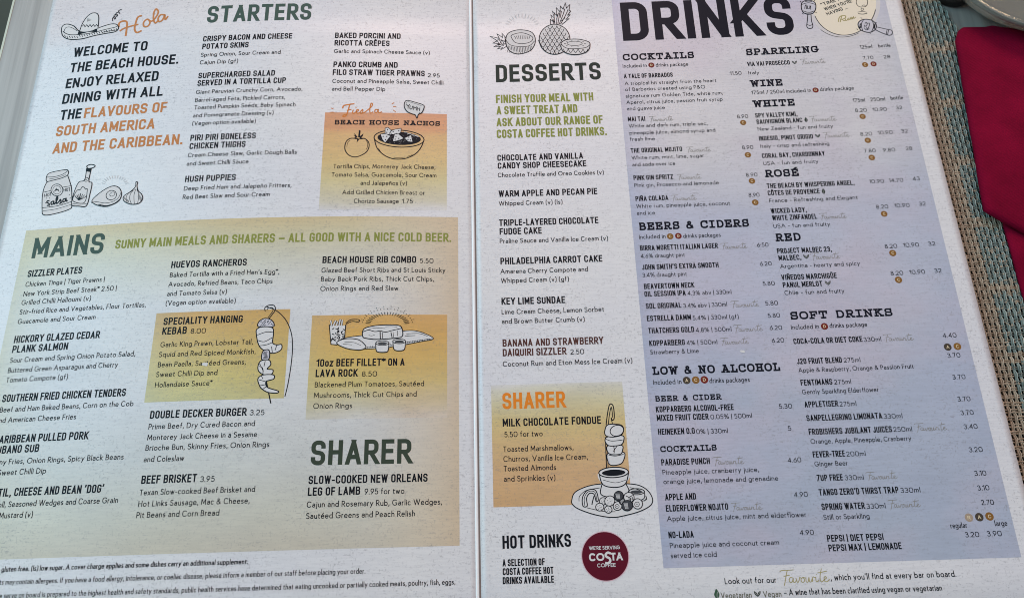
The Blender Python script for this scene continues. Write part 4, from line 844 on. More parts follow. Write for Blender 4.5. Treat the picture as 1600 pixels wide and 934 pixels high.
# ------------------------------------------------------------------ printed drawings
ILLUS = [('illustration','L','ink drawing of a wide sombrero',[('f',0.0,'white',[-201.13,146.21,-201.31,149.5,-199.08,150.49,-195.18,148.77,-191.49,145.23,-185.2,145.04,-182.0,146.02,-178.81,147.02,-175.56,147.63,-172.78,146.92,-171.67,144.64,-173.12,142.74,-178.04,142.22,-183.78,141.53,-189.48,140.47,-195.46,140.84,-199.42,142.93]),
 ('c',0.431,'ink',[-201.13,146.21,-201.31,149.5,-199.08,150.49,-195.18,148.77,-191.49,145.23,-185.2,145.04,-182.0,146.02,-178.81,147.02,-175.56,147.63,-172.78,146.92,-171.67,144.64,-173.12,142.74,-178.04,142.22,-183.78,141.53,-189.48,140.47,-195.46,140.84,-199.42,142.93]),
 ('f',0.0,'white',[-191.61,145.45,-191.01,149.32,-189.54,153.11,-187.36,155.33,-184.8,155.31,-183.2,153.31,-182.53,149.25,-182.21,145.26,-186.69,143.84]),
 ('s',0.433,'ink',[-191.58,145.24,-191.01,149.32,-189.54,153.11,-187.36,155.33,-184.8,155.31,-183.2,153.31,-182.53,149.25,-182.25,145.46]),
 ('g',0.0,'ink',[-192.19,145.32,-182.62,145.71,-182.29,143.7,-192.32,143.18]),
 ('p',0.346,'ink',[-190.78,148.0,-190.11,149.01,-189.17,147.5,-188.53,148.71,-187.44,147.28,-186.82,148.59,-185.73,147.17,-185.09,148.37,-184.02,147.06,-183.37,148.16,-182.41,146.96]),
 ('s',0.345,'ink',[-200.48,146.42,-198.75,144.9,-195.97,143.65,-190.79,143.18,-184.93,143.43,-178.42,144.62,-173.54,145.43,-172.31,146.08]),
 ('s',0.263,'ink',[-199.9,145.55,-199.36,148.24,-196.8,148.3,-192.92,145.61]),
 ('s',0.339,'ink',[-179.83,143.02,-176.56,143.42,-172.28,143.72,-171.79,144.85]),
 ('p',0.28,'ink',[-199.29,144.09,-198.45,142.8]),
 ('p',0.279,'ink',[-197.83,143.11,-197.0,141.82]),
 ('p',0.279,'ink',[-196.52,142.94,-195.69,141.65]),
 ('p',0.278,'ink',[-195.21,142.77,-194.39,141.49]),
 ('p',0.277,'ink',[-193.91,142.6,-193.09,141.32]),
 ('p',0.277,'ink',[-192.61,142.43,-191.79,141.15]),
 ('p',0.277,'ink',[-191.45,143.07,-190.64,141.79]),
 ('p',0.276,'ink',[-190.15,142.9,-189.34,141.63]),
 ('p',0.276,'ink',[-188.9,142.97,-188.09,141.69]),
 ('p',0.275,'ink',[-187.65,143.09,-186.85,141.82]),
 ('p',0.275,'ink',[-186.41,143.22,-185.61,141.95]),
 ('p',0.274,'ink',[-185.17,143.35,-184.37,142.08]),
 ('p',0.274,'ink',[-183.93,143.48,-183.13,142.21]),
 ('p',0.274,'ink',[-182.69,143.61,-181.9,142.34]),
 ('p',0.273,'ink',[-181.46,143.74,-180.66,142.47]),
 ('p',0.273,'ink',[-180.22,143.87,-179.43,142.6]),
 ('p',0.272,'ink',[-178.99,144.01,-178.2,142.74]),
 ('p',0.272,'ink',[-177.76,144.14,-176.97,142.88]),
 ('p',0.272,'ink',[-176.53,144.28,-175.75,143.01]),
 ('p',0.271,'ink',[-175.3,144.42,-174.52,143.15]),
 ('p',0.271,'ink',[-174.07,144.56,-173.29,143.3]),
 ('p',0.271,'ink',[-172.85,144.7,-172.07,143.44]),
 ('p',0.191,'ink',[-188.55,152.78,-188.51,150.59]),
 ('p',0.191,'ink',[-187.97,152.41,-187.94,150.71]),
 ('p',0.191,'ink',[-187.4,152.04,-187.37,150.84]),
 ('p',0.191,'ink',[-186.83,151.67,-186.79,150.97]),
 ('p',0.191,'ink',[-186.26,151.3,-186.22,151.09]),
 ('s',0.359,'ink',[-175.42,149.39,-175.62,151.2,-174.72,151.89,-174.08,151.02,-174.67,150.5,-175.15,152.54,-174.12,153.41,-173.31,152.52,-173.9,152.0,-174.35,153.84,-173.11,154.5,-172.47,153.62,-173.23,155.31,-171.82,155.95])]),
 ('greeting_script','L','orange handwritten word Hola',[('s',0.843,'orange',[-171.68,145.23,-171.74,147.79,-169.89,148.77,-167.91,147.77,-167.45,143.59,-167.33,139.49]),
 ('s',0.836,'orange',[-160.77,151.07,-162.8,150.19,-163.39,146.3,-163.35,143.16,-161.98,141.08,-159.65,142.01]),
 ('s',0.756,'orange',[-170.81,142.78,-169.03,144.15,-166.03,145.11,-161.86,145.95]),
 ('c',0.749,'orange',[-158.02,148.52,-159.36,146.88,-158.85,144.47,-157.02,144.3,-156.13,146.17,-156.88,148.01]),
 ('s',0.749,'orange',[-156.94,147.82,-155.14,147.25,-153.49,149.66,-152.81,152.57,-154.13,154.39,-154.98,152.18,-154.58,147.99,-153.31,145.9,-151.92,147.74]),
 ('s',0.745,'orange',[-149.14,150.25,-151.33,150.65,-152.36,148.57,-151.6,146.53,-150.08,147.38,-149.23,150.26,-149.05,148.27,-148.48,147.63,-147.58,149.52])]),
 ('illustration','L','ink drawing of a salsa jar,sauce bottle,avocado half and garlic bulb',[('f',0.0,'white',[-192.28,62.69,-193.39,59.44,-193.4,54.62,-192.1,47.52,-191.2,45.65,-188.34,45.24,-182.38,46.26,-178.79,47.59,-178.54,49.2,-180.07,57.39,-181.49,61.02,-183.24,64.7]),
 ('s',0.363,'ink',[-192.28,62.69,-193.39,59.44,-193.4,54.62,-192.1,47.52,-191.2,45.65,-188.34,45.24,-182.38,46.26,-178.79,47.59,-178.54,49.2,-180.07,57.39,-181.49,61.02,-183.24,64.7]),
 ('f',0.0,'white',[-193.36,64.65,-192.39,66.58,-187.81,67.41,-183.89,67.46,-183.14,65.03,-185.54,63.56,-190.68,62.53,-192.78,62.4]),
 ('c',0.368,'ink',[-193.36,64.65,-192.39,66.58,-187.81,67.41,-183.89,67.46,-183.14,65.03,-185.54,63.56,-190.68,62.53,-192.78,62.4]),
 ('s',0.272,'ink',[-193.28,64.64,-189.62,64.45,-185.85,65.28,-183.64,66.93]),
 ('s',0.208,'ink',[-191.8,63.48,-187.93,63.79,-184.22,64.96]),
 ('s',0.27,'ink',[-193.3,56.93,-190.64,57.35,-186.92,58.34,-180.29,59.07]),
 ('s',0.267,'ink',[-192.33,49.09,-186.78,49.25,-182.29,50.01,-178.94,51.03]),
 ('s',0.204,'ink',[-191.71,47.48,-185.74,47.85,-178.83,49.55]),
 ('f',0.0,'white',[-184.15,57.26,-184.19,55.96,-184.78,54.98,-185.82,54.5,-187.08,54.61,-188.33,55.3,-189.32,56.43,-189.86,57.78,-189.82,59.07,-189.23,60.06,-188.19,60.55,-186.91,60.43,-185.66,59.73,-184.67,58.6]),
 ('c',0.317,'ink',[-184.15,57.26,-184.19,55.96,-184.78,54.98,-185.82,54.5,-187.08,54.61,-188.33,55.3,-189.32,56.43,-189.86,57.78,-189.82,59.07,-189.23,60.06,-188.19,60.55,-186.91,60.43,-185.66,59.73,-184.67,58.6]),
 ('c',0.19,'ink',[-185.02,57.33,-185.05,56.44,-185.46,55.75,-186.18,55.42,-187.05,55.5,-187.92,55.97,-188.61,56.76,-188.98,57.69,-188.96,58.6,-188.54,59.28,-187.82,59.62,-186.94,59.54,-186.07,59.05,-185.38,58.27]),
 ('p',0.19,'ink',[-188.19,56.79,-187.36,58.63]),
 ('p',0.19,'ink',[-187.98,56.94,-187.15,58.36]),
 ('p',0.19,'ink',[-187.77,57.08,-186.95,58.09]),
 ('p',0.19,'ink',[-187.57,57.23,-186.74,57.82]),
 ('p',0.19,'ink',[-187.36,57.38,-186.54,57.55]),
 ('p',0.19,'ink',[-187.16,57.53,-186.33,57.29]),
 ('p',0.19,'ink',[-186.95,57.67,-186.13,57.02]),
 ('p',0.19,'ink',[-186.74,57.82,-185.92,56.75]),
 ('p',0.19,'ink',[-186.54,57.97,-185.72,56.48]),
 ('p',0.223,'ink',[-192.66,56.04,-192.06,54.17]),
 ('p',0.223,'ink',[-191.75,56.21,-191.17,54.41]),
 ('p',0.223,'ink',[-192.4,55.11,-191.49,55.27]),
 ('c',0.223,'ink',[-190.27,55.41,-190.24,55.08,-190.3,54.83,-190.43,54.7,-190.61,54.71,-190.8,54.87,-190.96,55.15,-191.06,55.48,-191.08,55.81,-191.02,56.06,-190.89,56.19,-190.72,56.17,-190.53,56.01,-190.37,55.74]),
 ('p',0.223,'ink',[-190.28,56.32,-189.38,56.48]),
 ('p',0.222,'ink',[-189.82,56.36,-189.36,54.74]),
 ('p',0.221,'ink',[-183.88,57.9,-183.43,56.28]),
 ('p',0.221,'ink',[-183.13,58.08,-182.67,56.38]),
 ('p',0.221,'ink',[-183.65,57.04,-182.9,57.23]),
 ('c',0.22,'ink',[-181.78,57.21,-181.75,56.88,-181.8,56.63,-181.92,56.5,-182.08,56.51,-182.24,56.67,-182.39,56.94,-182.48,57.27,-182.51,57.6,-182.46,57.85,-182.34,57.99,-182.18,57.98,-182.02,57.82,-181.87,57.54]),
 ('p',0.22,'ink',[-181.72,57.95,-180.82,58.12]),
 ('p',0.22,'ink',[-181.26,58.0,-180.83,56.46]),
 ('s',0.554,'ink',[-189.52,52.28,-190.47,52.37,-190.63,51.56,-189.58,50.97,-189.26,50.13,-190.34,50.06]),
 ('s',0.552,'ink',[-187.75,51.96,-188.6,51.54,-188.22,50.36,-187.37,50.78,-187.43,51.93,-186.99,50.42,-186.33,51.01]),
 ('s',0.551,'ink',[-186.46,50.86,-185.79,53.1,-186.29,54.14,-186.49,52.67,-185.8,50.64,-185.01,51.39]),
 ('s',0.549,'ink',[-184.98,51.22,-184.44,52.49,-183.91,51.29,-184.23,50.5,-183.41,51.08]),
 ('s',0.548,'ink',[-181.86,52.76,-183.06,52.53,-182.97,51.21,-182.09,51.46,-181.86,52.76,-181.47,51.41,-180.93,51.86]),
 ('p',0.199,'ink',[-191.33,53.6,-191.03,54.07]),
 ('p',0.198,'ink',[-189.9,53.47,-189.6,53.94]),
 ('p',0.196,'ink',[-180.75,54.31,-180.45,54.78]),
 ('p',0.195,'ink',[-180.06,52.6,-179.76,53.07]),
 ('p',0.198,'ink',[-191.4,51.14,-191.1,51.6]),
 ('p',0.195,'ink',[-180.79,50.2,-180.49,50.67]),
 ('p',0.196,'ink',[-185.25,49.36,-184.95,49.83]),
 ('p',0.197,'ink',[-189.11,49.29,-188.81,49.76]),
 ('p',0.196,'ink',[-183.06,49.99,-182.76,50.45]),
 ('f',0.0,'white',[-174.69,67.48,-174.62,61.59,-177.08,60.63,-178.22,57.4,-178.81,52.5,-178.46,49.19,-175.12,48.43,-171.6,48.31,-170.93,54.31,-170.9,59.61,-172.55,60.74,-172.46,67.12]),
 ('s',0.359,'ink',[-174.69,67.48,-174.62,61.59,-177.08,60.63,-178.22,57.4,-178.81,52.5,-178.46,49.19,-175.12,48.43,-171.6,48.31,-170.93,54.31,-170.9,59.61,-172.55,60.74,-172.46,67.12]),
 ('c',0.346,'ink',[-174.87,68.51,-173.3,69.31,-171.1,68.69,-171.32,67.7,-173.72,67.23]),
 ('g',0.0,'ink',[-174.54,67.47,-172.46,67.12,-172.46,65.26,-174.4,65.77]),
 ('s',0.266,'ink',[-174.47,62.08,-173.31,62.48,-172.42,60.9]),
 ('c',0.311,'ink',[-178.06,54.74,-177.0,56.63,-175.78,56.69,-175.23,57.97,-173.93,57.53,-173.47,56.66,-172.51,56.42,-172.79,49.95,-178.19,51.13]),
 ('c',0.235,'ink',[-173.28,60.97,-173.31,60.79,-173.46,60.66,-173.7,60.6,-173.98,60.62,-174.24,60.73,-174.44,60.89,-174.53,61.08,-174.5,61.26,-174.35,61.39,-174.12,61.45,-173.84,61.43,-173.57,61.32,-173.38,61.16]),
 ('s',0.201,'ink',[-178.45,50.01,-175.26,49.25,-171.61,49.28]),
 ('s',0.311,'ink',[-175.63,51.41,-176.75,52.57,-177.89,53.82]),
 ('s',0.311,'ink',[-175.63,51.41,-176.27,52.86,-177.03,54.16]),
 ('s',0.311,'ink',[-175.63,51.41,-175.78,53.14,-176.17,54.49]),
 ('s',0.311,'ink',[-175.63,51.41,-175.3,53.43,-175.31,54.83]),
 ('s',0.311,'ink',[-175.63,51.41,-174.69,53.05,-174.3,54.34]),
 ('s',0.31,'ink',[-175.63,51.41,-174.09,52.68,-173.3,53.84]),
 ('s',0.31,'ink',[-175.63,51.41,-173.49,52.3,-172.3,53.35]),
 ('f',0.0,'white',[-169.3,50.9,-167.68,53.06,-164.19,55.92,-160.62,57.3,-157.71,56.09,-156.19,53.02,-156.78,49.96,-159.2,48.18,-162.82,47.31,-166.59,48.24,-168.77,49.55]),
 ('c',0.367,'ink',[-169.3,50.9,-167.68,53.06,-164.19,55.92,-160.62,57.3,-157.71,56.09,-156.19,53.02,-156.78,49.96,-159.2,48.18,-162.82,47.31,-166.59,48.24,-168.77,49.55]),
 ('s',0.229,'ink',[-168.88,50.21,-166.22,49.68,-163.08,48.95,-159.41,49.5,-157.28,51.3,-156.58,53.62]),
 ('c',0.305,'ink',[-158.72,53.57,-158.43,52.53,-158.6,51.53,-159.21,50.76,-160.14,50.37,-161.2,50.45,-162.18,50.97,-162.9,51.84,-163.2,52.88,-163.03,53.89,-162.42,54.66,-161.48,55.05,-160.42,54.97,-159.43,54.44]),
 ('c',0.198,'ink',[-159.39,53.6,-159.29,53.18,-159.42,52.76,-159.75,52.42,-160.22,52.23,-160.72,52.22,-161.17,52.4,-161.47,52.73,-161.57,53.15,-161.44,53.57,-161.11,53.91,-160.64,54.11,-160.14,54.11,-159.69,53.93]),
 ('s',0.307,'ink',[-169.54,49.61,-169.16,50.07]),
 ('s',0.38,'ink',[-166.03,48.52,-162.11,47.58,-158.52,48.62,-156.68,50.28]),
 ('f',0.0,'white',[-150.39,58.55,-150.34,56.07,-152.4,53.74,-154.83,51.94,-154.81,49.82,-152.78,48.22,-149.99,47.46,-147.25,48.01,-146.2,50.06,-146.95,52.23,-148.69,53.98,-149.68,56.68,-149.61,58.33]),
 ('c',0.347,'ink',[-150.39,58.55,-150.34,56.07,-152.4,53.74,-154.83,51.94,-154.81,49.82,-152.78,48.22,-149.99,47.46,-147.25,48.01,-146.2,50.06,-146.95,52.23,-148.69,53.98,-149.68,56.68,-149.61,58.33]),
 ('s',0.226,'ink',[-150.34,55.08,-151.97,52.89,-152.04,50.28,-150.92,47.77]),
 ('s',0.226,'ink',[-149.89,55.05,-150.34,51.96,-149.57,47.68]),
 ('s',0.226,'ink',[-149.39,54.68,-148.08,51.81,-148.12,47.91]),
 ('s',0.181,'ink',[-151.0,54.47,-153.41,52.5,-153.65,50.07,-152.8,48.38]),
 ('p',0.151,'ink',[-154.75,51.45,-154.25,50.11]),
 ('p',0.151,'ink',[-154.33,51.09,-153.83,49.75]),
 ('p',0.151,'ink',[-153.9,50.74,-153.4,49.4]),
 ('p',0.151,'ink',[-153.47,50.38,-152.98,49.04]),
 ('p',0.151,'ink',[-153.05,50.02,-152.55,48.69]),
 ('p',0.151,'ink',[-152.62,49.67,-152.12,48.34]),
 ('p',0.15,'ink',[-148.2,52.64,-148.42,51.02]),
 ('p',0.15,'ink',[-147.92,52.21,-148.13,50.59]),
 ('p',0.15,'ink',[-147.63,51.78,-147.85,50.16]),
 ('p',0.15,'ink',[-147.35,51.35,-147.57,49.74]),
 ('p',0.15,'ink',[-147.07,50.93,-147.28,49.31]),
 ('p',0.15,'ink',[-146.78,50.5,-147.0,48.89]),
 ('p',0.15,'ink',[-146.5,50.08,-146.72,48.47]),
 ('p',0.139,'faint',[-164.81,58.82,-166.37,59.36]),
 ('p',0.139,'faint',[-164.54,59.51,-166.04,60.39]),
 ('p',0.139,'faint',[-164.05,60.12,-165.41,61.29]),
 ('p',0.139,'faint',[-163.36,60.6,-164.52,62.01]),
 ('p',0.139,'faint',[-162.5,60.93,-163.4,62.51]),
 ('p',0.139,'faint',[-161.51,61.1,-162.11,62.78]),
 ('p',0.139,'faint',[-160.45,61.11,-160.71,62.8]),
 ('p',0.138,'faint',[-159.36,60.94,-159.28,62.56]),
 ('p',0.138,'faint',[-158.31,60.61,-157.88,62.09]),
 ('p',0.138,'faint',[-157.33,60.14,-156.59,61.4]),
 ('p',0.138,'faint',[-156.47,59.54,-155.46,60.53]),
 ('p',0.137,'faint',[-155.79,58.85,-154.54,59.52]),
 ('p',0.137,'faint',[-155.3,58.1,-153.88,58.41])]),
 ('illustration','L','ink drawing of a tomato,a bowl of nachos and a YUM speech bubble',[('c',0.394,'ink',[-58.09,73.15,-57.57,75.98,-55.92,77.54,-53.91,77.67,-51.87,77.26,-49.59,77.69,-47.57,75.77,-47.26,73.19,-48.32,70.6,-50.89,68.68,-53.57,67.97,-56.04,68.92,-57.56,70.9]),
 ('s',0.179,'ink',[-57.16,73.15,-56.93,75.23,-55.91,76.57]),
 ('s',0.215,'ink',[-48.71,76.52,-47.91,75.27,-47.98,73.18,-48.37,71.93]),
 ('g',0.0,'ink',[-52.56,78.18,-54.09,80.28,-53.46,78.18]),
 ('p',0.216,'ink',[-52.56,78.18,-54.09,80.28,-53.46,78.18]),
 ('g',0.0,'ink',[-52.2,78.18,-51.99,81.98,-51.43,81.56,-51.66,78.18]),
 ('p',0.217,'ink',[-52.2,78.18,-51.99,81.98,-51.43,81.56,-51.66,78.18]),
 ('g',0.0,'ink',[-51.84,78.18,-50.11,80.09,-50.42,78.82,-51.46,77.76]),
 ('p',0.216,'ink',[-51.84,78.18,-50.11,80.09,-50.42,78.82,-51.46,77.76]),
 ('g',0.0,'ink',[-52.92,78.18,-54.7,77.75,-53.25,77.34]),
 ('p',0.216,'ink',[-52.92,78.18,-54.7,77.75,-53.25,77.34]),
 ('g',0.0,'ink',[-52.54,77.76,-52.75,75.66,-51.81,77.34]),
 ('p',0.216,'ink',[-52.54,77.76,-52.75,75.66,-51.81,77.34]),
 ('g',0.0,'ink',[-51.48,78.18,-49.65,77.56,-51.08,77.26]),
 ('p',0.216,'ink',[-51.48,78.18,-49.65,77.56,-51.08,77.26]),
 ('g',0.0,'ink',[-53.3,78.6,-54.22,79.22,-53.09,77.97]),
 ('p',0.216,'ink',[-53.3,78.6,-54.22,79.22,-53.09,77.97]),
 ('s',0.396,'ink',[-44.96,77.31,-43.55,72.59,-40.39,69.1,-36.76,67.32,-33.18,67.04,-29.61,67.85,-26.05,70.16,-23.74,73.55,-22.44,77.46]),
 ('c',0.398,'ink',[-22.53,77.35,-23.13,75.98,-24.77,74.79,-27.3,73.9,-30.45,73.39,-33.93,73.31,-37.4,73.68,-40.53,74.44,-43.0,75.54,-44.58,76.86,-45.12,78.26,-44.55,79.61,-42.94,80.79,-40.42,81.67,-37.25,82.17,-33.75,82.25,-30.25,81.89,-27.1,81.14,-24.61,80.06,-23.04,78.75]),
 ('g',0.0,'ink',[-23.91,77.52,-24.28,76.64,-25.29,75.84,-26.87,75.18,-28.92,74.71,-31.3,74.46,-33.84,74.44,-36.38,74.67,-38.74,75.11,-40.76,75.75,-42.31,76.53,-43.28,77.41,-43.61,78.32,-43.26,79.2,-42.27,79.98,-40.69,80.63,-38.64,81.09,-36.26,81.34,-33.7,81.36,-31.14,81.14,-28.77,80.7,-26.73,80.08,-25.18,79.3,-24.22,78.43]),
 ('p',0.181,'graymid',[-33.52,76.66,-33.63,76.92]),
 ('p',0.181,'graymid',[-29.51,76.96,-29.08,76.74]),
 ('p',0.181,'graymid',[-33.47,78.53,-33.44,78.7]),
 ('p',0.181,'graymid',[-32.52,76.77,-32.8,76.44]),
 ('p',0.182,'graymid',[-30.29,79.57,-29.99,79.81]),
 ('p',0.18,'graymid',[-35.98,75.64,-35.74,75.38]),
 ('p',0.181,'graymid',[-31.96,78.03,-31.85,77.9]),
 ('p',0.181,'graymid',[-36.87,77.45,-36.9,77.76]),
 ('p',0.182,'graymid',[-26.62,78.59,-26.58,78.74]),
 ('p',0.181,'graymid',[-28.91,78.55,-28.51,78.29]),
 ('p',0.181,'graymid',[-38.48,77.46,-38.38,77.52]),
 ('p',0.181,'graymid',[-31.64,76.45,-31.33,76.81]),
 ('p',0.181,'graymid',[-27.84,77.03,-28.06,77.0]),
 ('p',0.181,'graymid',[-37.92,77.16,-37.42,77.4]),
 ('p',0.181,'graymid',[-36.54,76.89,-36.41,77.06]),
 ('p',0.18,'graymid',[-38.02,75.69,-38.2,75.64]),
 ('p',0.181,'graymid',[-31.64,77.96,-32.09,78.16]),
 ('p',0.181,'graymid',[-33.24,79.37,-33.51,79.49]),
 ('p',0.181,'graymid',[-31.52,76.1,-31.98,75.94]),
 ('p',0.182,'graymid',[-27.12,79.2,-26.87,78.86]),
 ('p',0.181,'graymid',[-29.91,77.4,-29.44,77.2]),
 ('p',0.18,'graymid',[-40.76,75.97,-40.63,75.74]),
 ('p',0.181,'graymid',[-34.6,76.49,-34.66,76.77]),
 ('p',0.18,'graymid',[-39.93,75.59,-40.11,75.96]),
 ('p',0.181,'graymid',[-30.82,77.26,-30.54,77.37]),
 ('p',0.181,'graymid',[-34.38,76.68,-33.9,76.75]),
 ('p',0.181,'graymid',[-33.15,76.79,-33.6,77.03]),
 ('p',0.181,'graymid',[-35.08,78.26,-35.55,78.26]),
 ('p',0.18,'graymid',[-33.65,74.77,-34.03,74.74]),
 ('p',0.181,'graymid',[-33.11,78.92,-32.61,78.95]),
 ('p',0.181,'graymid',[-33.49,76.01,-33.96,76.06]),
 ('p',0.18,'graymid',[-33.63,74.99,-33.3,75.0]),
 ('p',0.181,'graymid',[-30.2,77.31,-30.46,77.53]),
 ('p',0.181,'graymid',[-32.8,75.07,-33.17,75.4]),
 ('p',0.181,'graymid',[-28.6,78.36,-28.1,78.44]),
 ('p',0.181,'graymid',[-28.62,78.73,-28.32,78.55]),
 ('p',0.181,'graymid',[-36.29,77.39,-36.57,77.11]),
 ('p',0.182,'graymid',[-27.16,79.11,-27.32,78.99]),
 ('p',0.181,'graymid',[-31.89,79.37,-31.57,79.35]),
 ('p',0.181,'graymid',[-37.52,79.09,-37.75,78.77]),
 ('p',0.181,'graymid',[-31.45,77.71,-30.97,77.37]),
 ('p',0.181,'graymid',[-34.86,78.04,-34.46,78.33]),
 ('p',0.181,'graymid',[-27.44,77.99,-27.89,78.24]),
 ('p',0.181,'graymid',[-37.62,78.75,-37.36,78.43]),
 ('p',0.181,'graymid',[-33.37,76.89,-32.95,77.26]),
 ('p',0.181,'graymid',[-31.86,78.09,-31.54,77.88]),
 ('p',0.181,'graymid',[-29.72,78.77,-29.34,79.01]),
 ('p',0.181,'graymid',[-35.76,78.57,-35.36,78.37]),
 ('p',0.181,'graymid',[-39.15,77.07,-39.64,77.42]),
 ('p',0.181,'graymid',[-38.13,78.3,-37.75,78.23]),
 ('p',0.181,'graymid',[-30.93,76.48,-30.66,76.47]),
 ('p',0.182,'graymid',[-26.15,77.46,-25.82,77.79]),
 ('p',0.181,'graymid',[-38.1,77.77,-37.82,77.92]),
 ('p',0.181,'graymid',[-33.19,75.86,-32.73,76.18]),
 ('p',0.181,'graymid',[-29.12,76.3,-28.73,76.3]),
 ('p',0.18,'graymid',[-40.81,76.38,-40.54,76.71]),
 ('p',0.181,'graymid',[-31.41,78.2,-31.6,77.94]),
 ('p',0.18,'graymid',[-40.21,76.29,-40.54,76.01]),
 ('p',0.181,'graymid',[-32.44,76.68,-32.45,76.8]),
 ('p',0.181,'graymid',[-41.56,78.0,-41.36,78.37]),
 ('p',0.18,'graymid',[-35.84,75.81,-35.85,75.65]),
 ('p',0.181,'graymid',[-36.16,77.35,-36.41,77.08]),
 ('p',0.18,'graymid',[-38.14,75.66,-37.65,75.57]),
 ('p',0.181,'graymid',[-36.5,79.11,-36.69,78.79]),
 ('p',0.18,'graymid',[-41.68,76.82,-41.86,76.54]),
 ('p',0.181,'graymid',[-32.42,79.34,-32.48,79.61]),
 ('p',0.181,'graymid',[-33.23,78.83,-33.07,79.11]),
 ('p',0.181,'graymid',[-31.25,77.07,-30.94,77.32]),
 ('p',0.181,'graymid',[-30.16,78.34,-30.09,78.45]),
 ('p',0.181,'graymid',[-35.62,77.98,-35.71,77.64]),
 ('g',0.0,'white',[-40.25,83.16,-38.99,83.48,-37.5,82.14,-37.43,79.6,-40.16,79.98]),
 ('p',0.254,'ink',[-40.25,83.16,-38.99,83.48,-37.5,82.14,-37.43,79.6,-40.16,79.98,-40.25,83.16]),
 ('g',0.0,'white',[-37.85,81.5,-35.69,82.6,-32.98,83.08,-33.11,80.95,-34.89,79.43,-37.44,80.02]),
 ('p',0.254,'ink',[-37.85,81.5,-35.69,82.6,-32.98,83.08,-33.11,80.95,-34.89,79.43,-37.44,80.02,-37.85,81.5]),
 ('g',0.0,'white',[-42.33,79.95,-39.99,80.2,-37.6,78.96,-38.13,78.32,-40.03,75.35,-41.34,77.01]),
 ('p',0.253,'ink',[-42.33,79.95,-39.99,80.2,-37.6,78.96,-38.13,78.32,-40.03,75.35,-41.34,77.01,-42.33,79.95]),
 ('g',0.0,'white',[-35.82,80.26,-34.0,80.08,-31.6,77.8,-36.26,76.03,-36.64,76.66]),
 ('p',0.253,'ink',[-35.82,80.26,-34.0,80.08,-31.6,77.8,-36.26,76.03,-36.64,76.66,-35.82,80.26]),
 ('g',0.0,'white',[-31.42,78.02,-28.37,79.77,-27.58,75.99,-29.75,76.15]),
 ('p',0.254,'ink',[-31.42,78.02,-28.37,79.77,-27.58,75.99,-29.75,76.15,-31.42,78.02]),
 ('g',0.0,'ink',[-38.85,82.33,-38.98,82.04,-39.27,82.03,-39.43,82.33,-39.29,82.62,-39.0,82.63]),
 ('g',0.0,'ink',[-39.17,80.84,-39.31,80.55,-39.6,80.54,-39.75,80.84,-39.61,81.13,-39.32,81.14]),
 ('g',0.0,'ink',[-37.89,80.44,-38.03,80.14,-38.32,80.14,-38.47,80.43,-38.33,80.73,-38.04,80.73]),
 ('g',0.0,'ink',[-36.28,81.31,-36.42,81.02,-36.71,81.01,-36.86,81.3,-36.72,81.6,-36.43,81.61]),
 ('g',0.0,'ink',[-33.75,81.78,-33.89,81.49,-34.18,81.48,-34.33,81.77,-34.19,82.07,-33.9,82.08]),
 ('g',0.0,'ink',[-34.62,80.28,-34.76,79.99,-35.05,79.98,-35.2,80.27,-35.06,80.57,-34.77,80.57]),
 ('g',0.0,'ink',[-40.74,78.71,-40.88,78.41,-41.16,78.41,-41.32,78.7,-41.18,78.99,-40.89,79.0]),
 ('g',0.0,'ink',[-39.11,78.73,-39.25,78.43,-39.54,78.43,-39.69,78.72,-39.55,79.02,-39.27,79.02]),
 ('g',0.0,'ink',[-39.61,77.04,-39.74,76.74,-40.03,76.74,-40.19,77.03,-40.05,77.32,-39.76,77.33]),
 ('g',0.0,'ink',[-34.95,78.8,-35.09,78.5,-35.38,78.5,-35.53,78.79,-35.39,79.08,-35.1,79.09]),
 ('g',0.0,'ink',[-35.28,77.31,-35.42,77.02,-35.71,77.01,-35.86,77.3,-35.72,77.6,-35.43,77.6]),
 ('g',0.0,'ink',[-33.66,77.76,-33.8,77.47,-34.09,77.46,-34.24,77.75,-34.1,78.05,-33.81,78.05]),
 ('g',0.0,'ink',[-29.14,78.48,-29.28,78.19,-29.57,78.18,-29.72,78.47,-29.58,78.77,-29.29,78.77]),
 ('g',0.0,'ink',[-29.48,77.21,-29.62,76.92,-29.91,76.91,-30.06,77.2,-29.92,77.49,-29.63,77.5]),
 ('g',0.0,'ink',[-28.39,77.02,-28.53,76.73,-28.82,76.72,-28.97,77.01,-28.83,77.31,-28.54,77.31]),
 ('p',0.182,'white',[-31.67,81.53,-31.07,80.8]),
 ('p',0.182,'white',[-31.19,81.27,-30.6,80.88]),
 ('p',0.182,'white',[-30.72,81.32,-30.13,80.91]),
 ('p',0.182,'white',[-30.23,80.53,-29.65,80.2]),
 ('p',0.182,'white',[-29.76,80.47,-29.17,80.05]),
 ('p',0.182,'white',[-29.28,80.21,-28.7,80.34]),
 ('p',0.182,'white',[-28.81,80.3,-28.22,79.95]),
 ('p',0.182,'white',[-28.34,80.15,-27.74,79.49]),
 ('p',0.182,'white',[-27.86,79.86,-27.27,79.31]),
 ('p',0.182,'white',[-27.39,80.14,-26.8,79.37]),
 ('p',0.182,'white',[-26.91,79.6,-26.32,79.14]),
 ('p',0.182,'white',[-26.43,79.48,-25.84,78.93]),
 ('p',0.182,'white',[-25.96,79.54,-25.37,78.7]),
 ('p',0.182,'white',[-25.49,79.31,-24.9,78.77]),
 ('s',0.143,'ink',[-36.06,67.91,-33.91,67.69,-31.04,67.99]),
 ('s',0.144,'ink',[-29.98,68.42,-28.55,68.95,-27.48,69.51]),
 ('s',0.179,'ink',[-43.01,72.6,-41.87,70.53]),
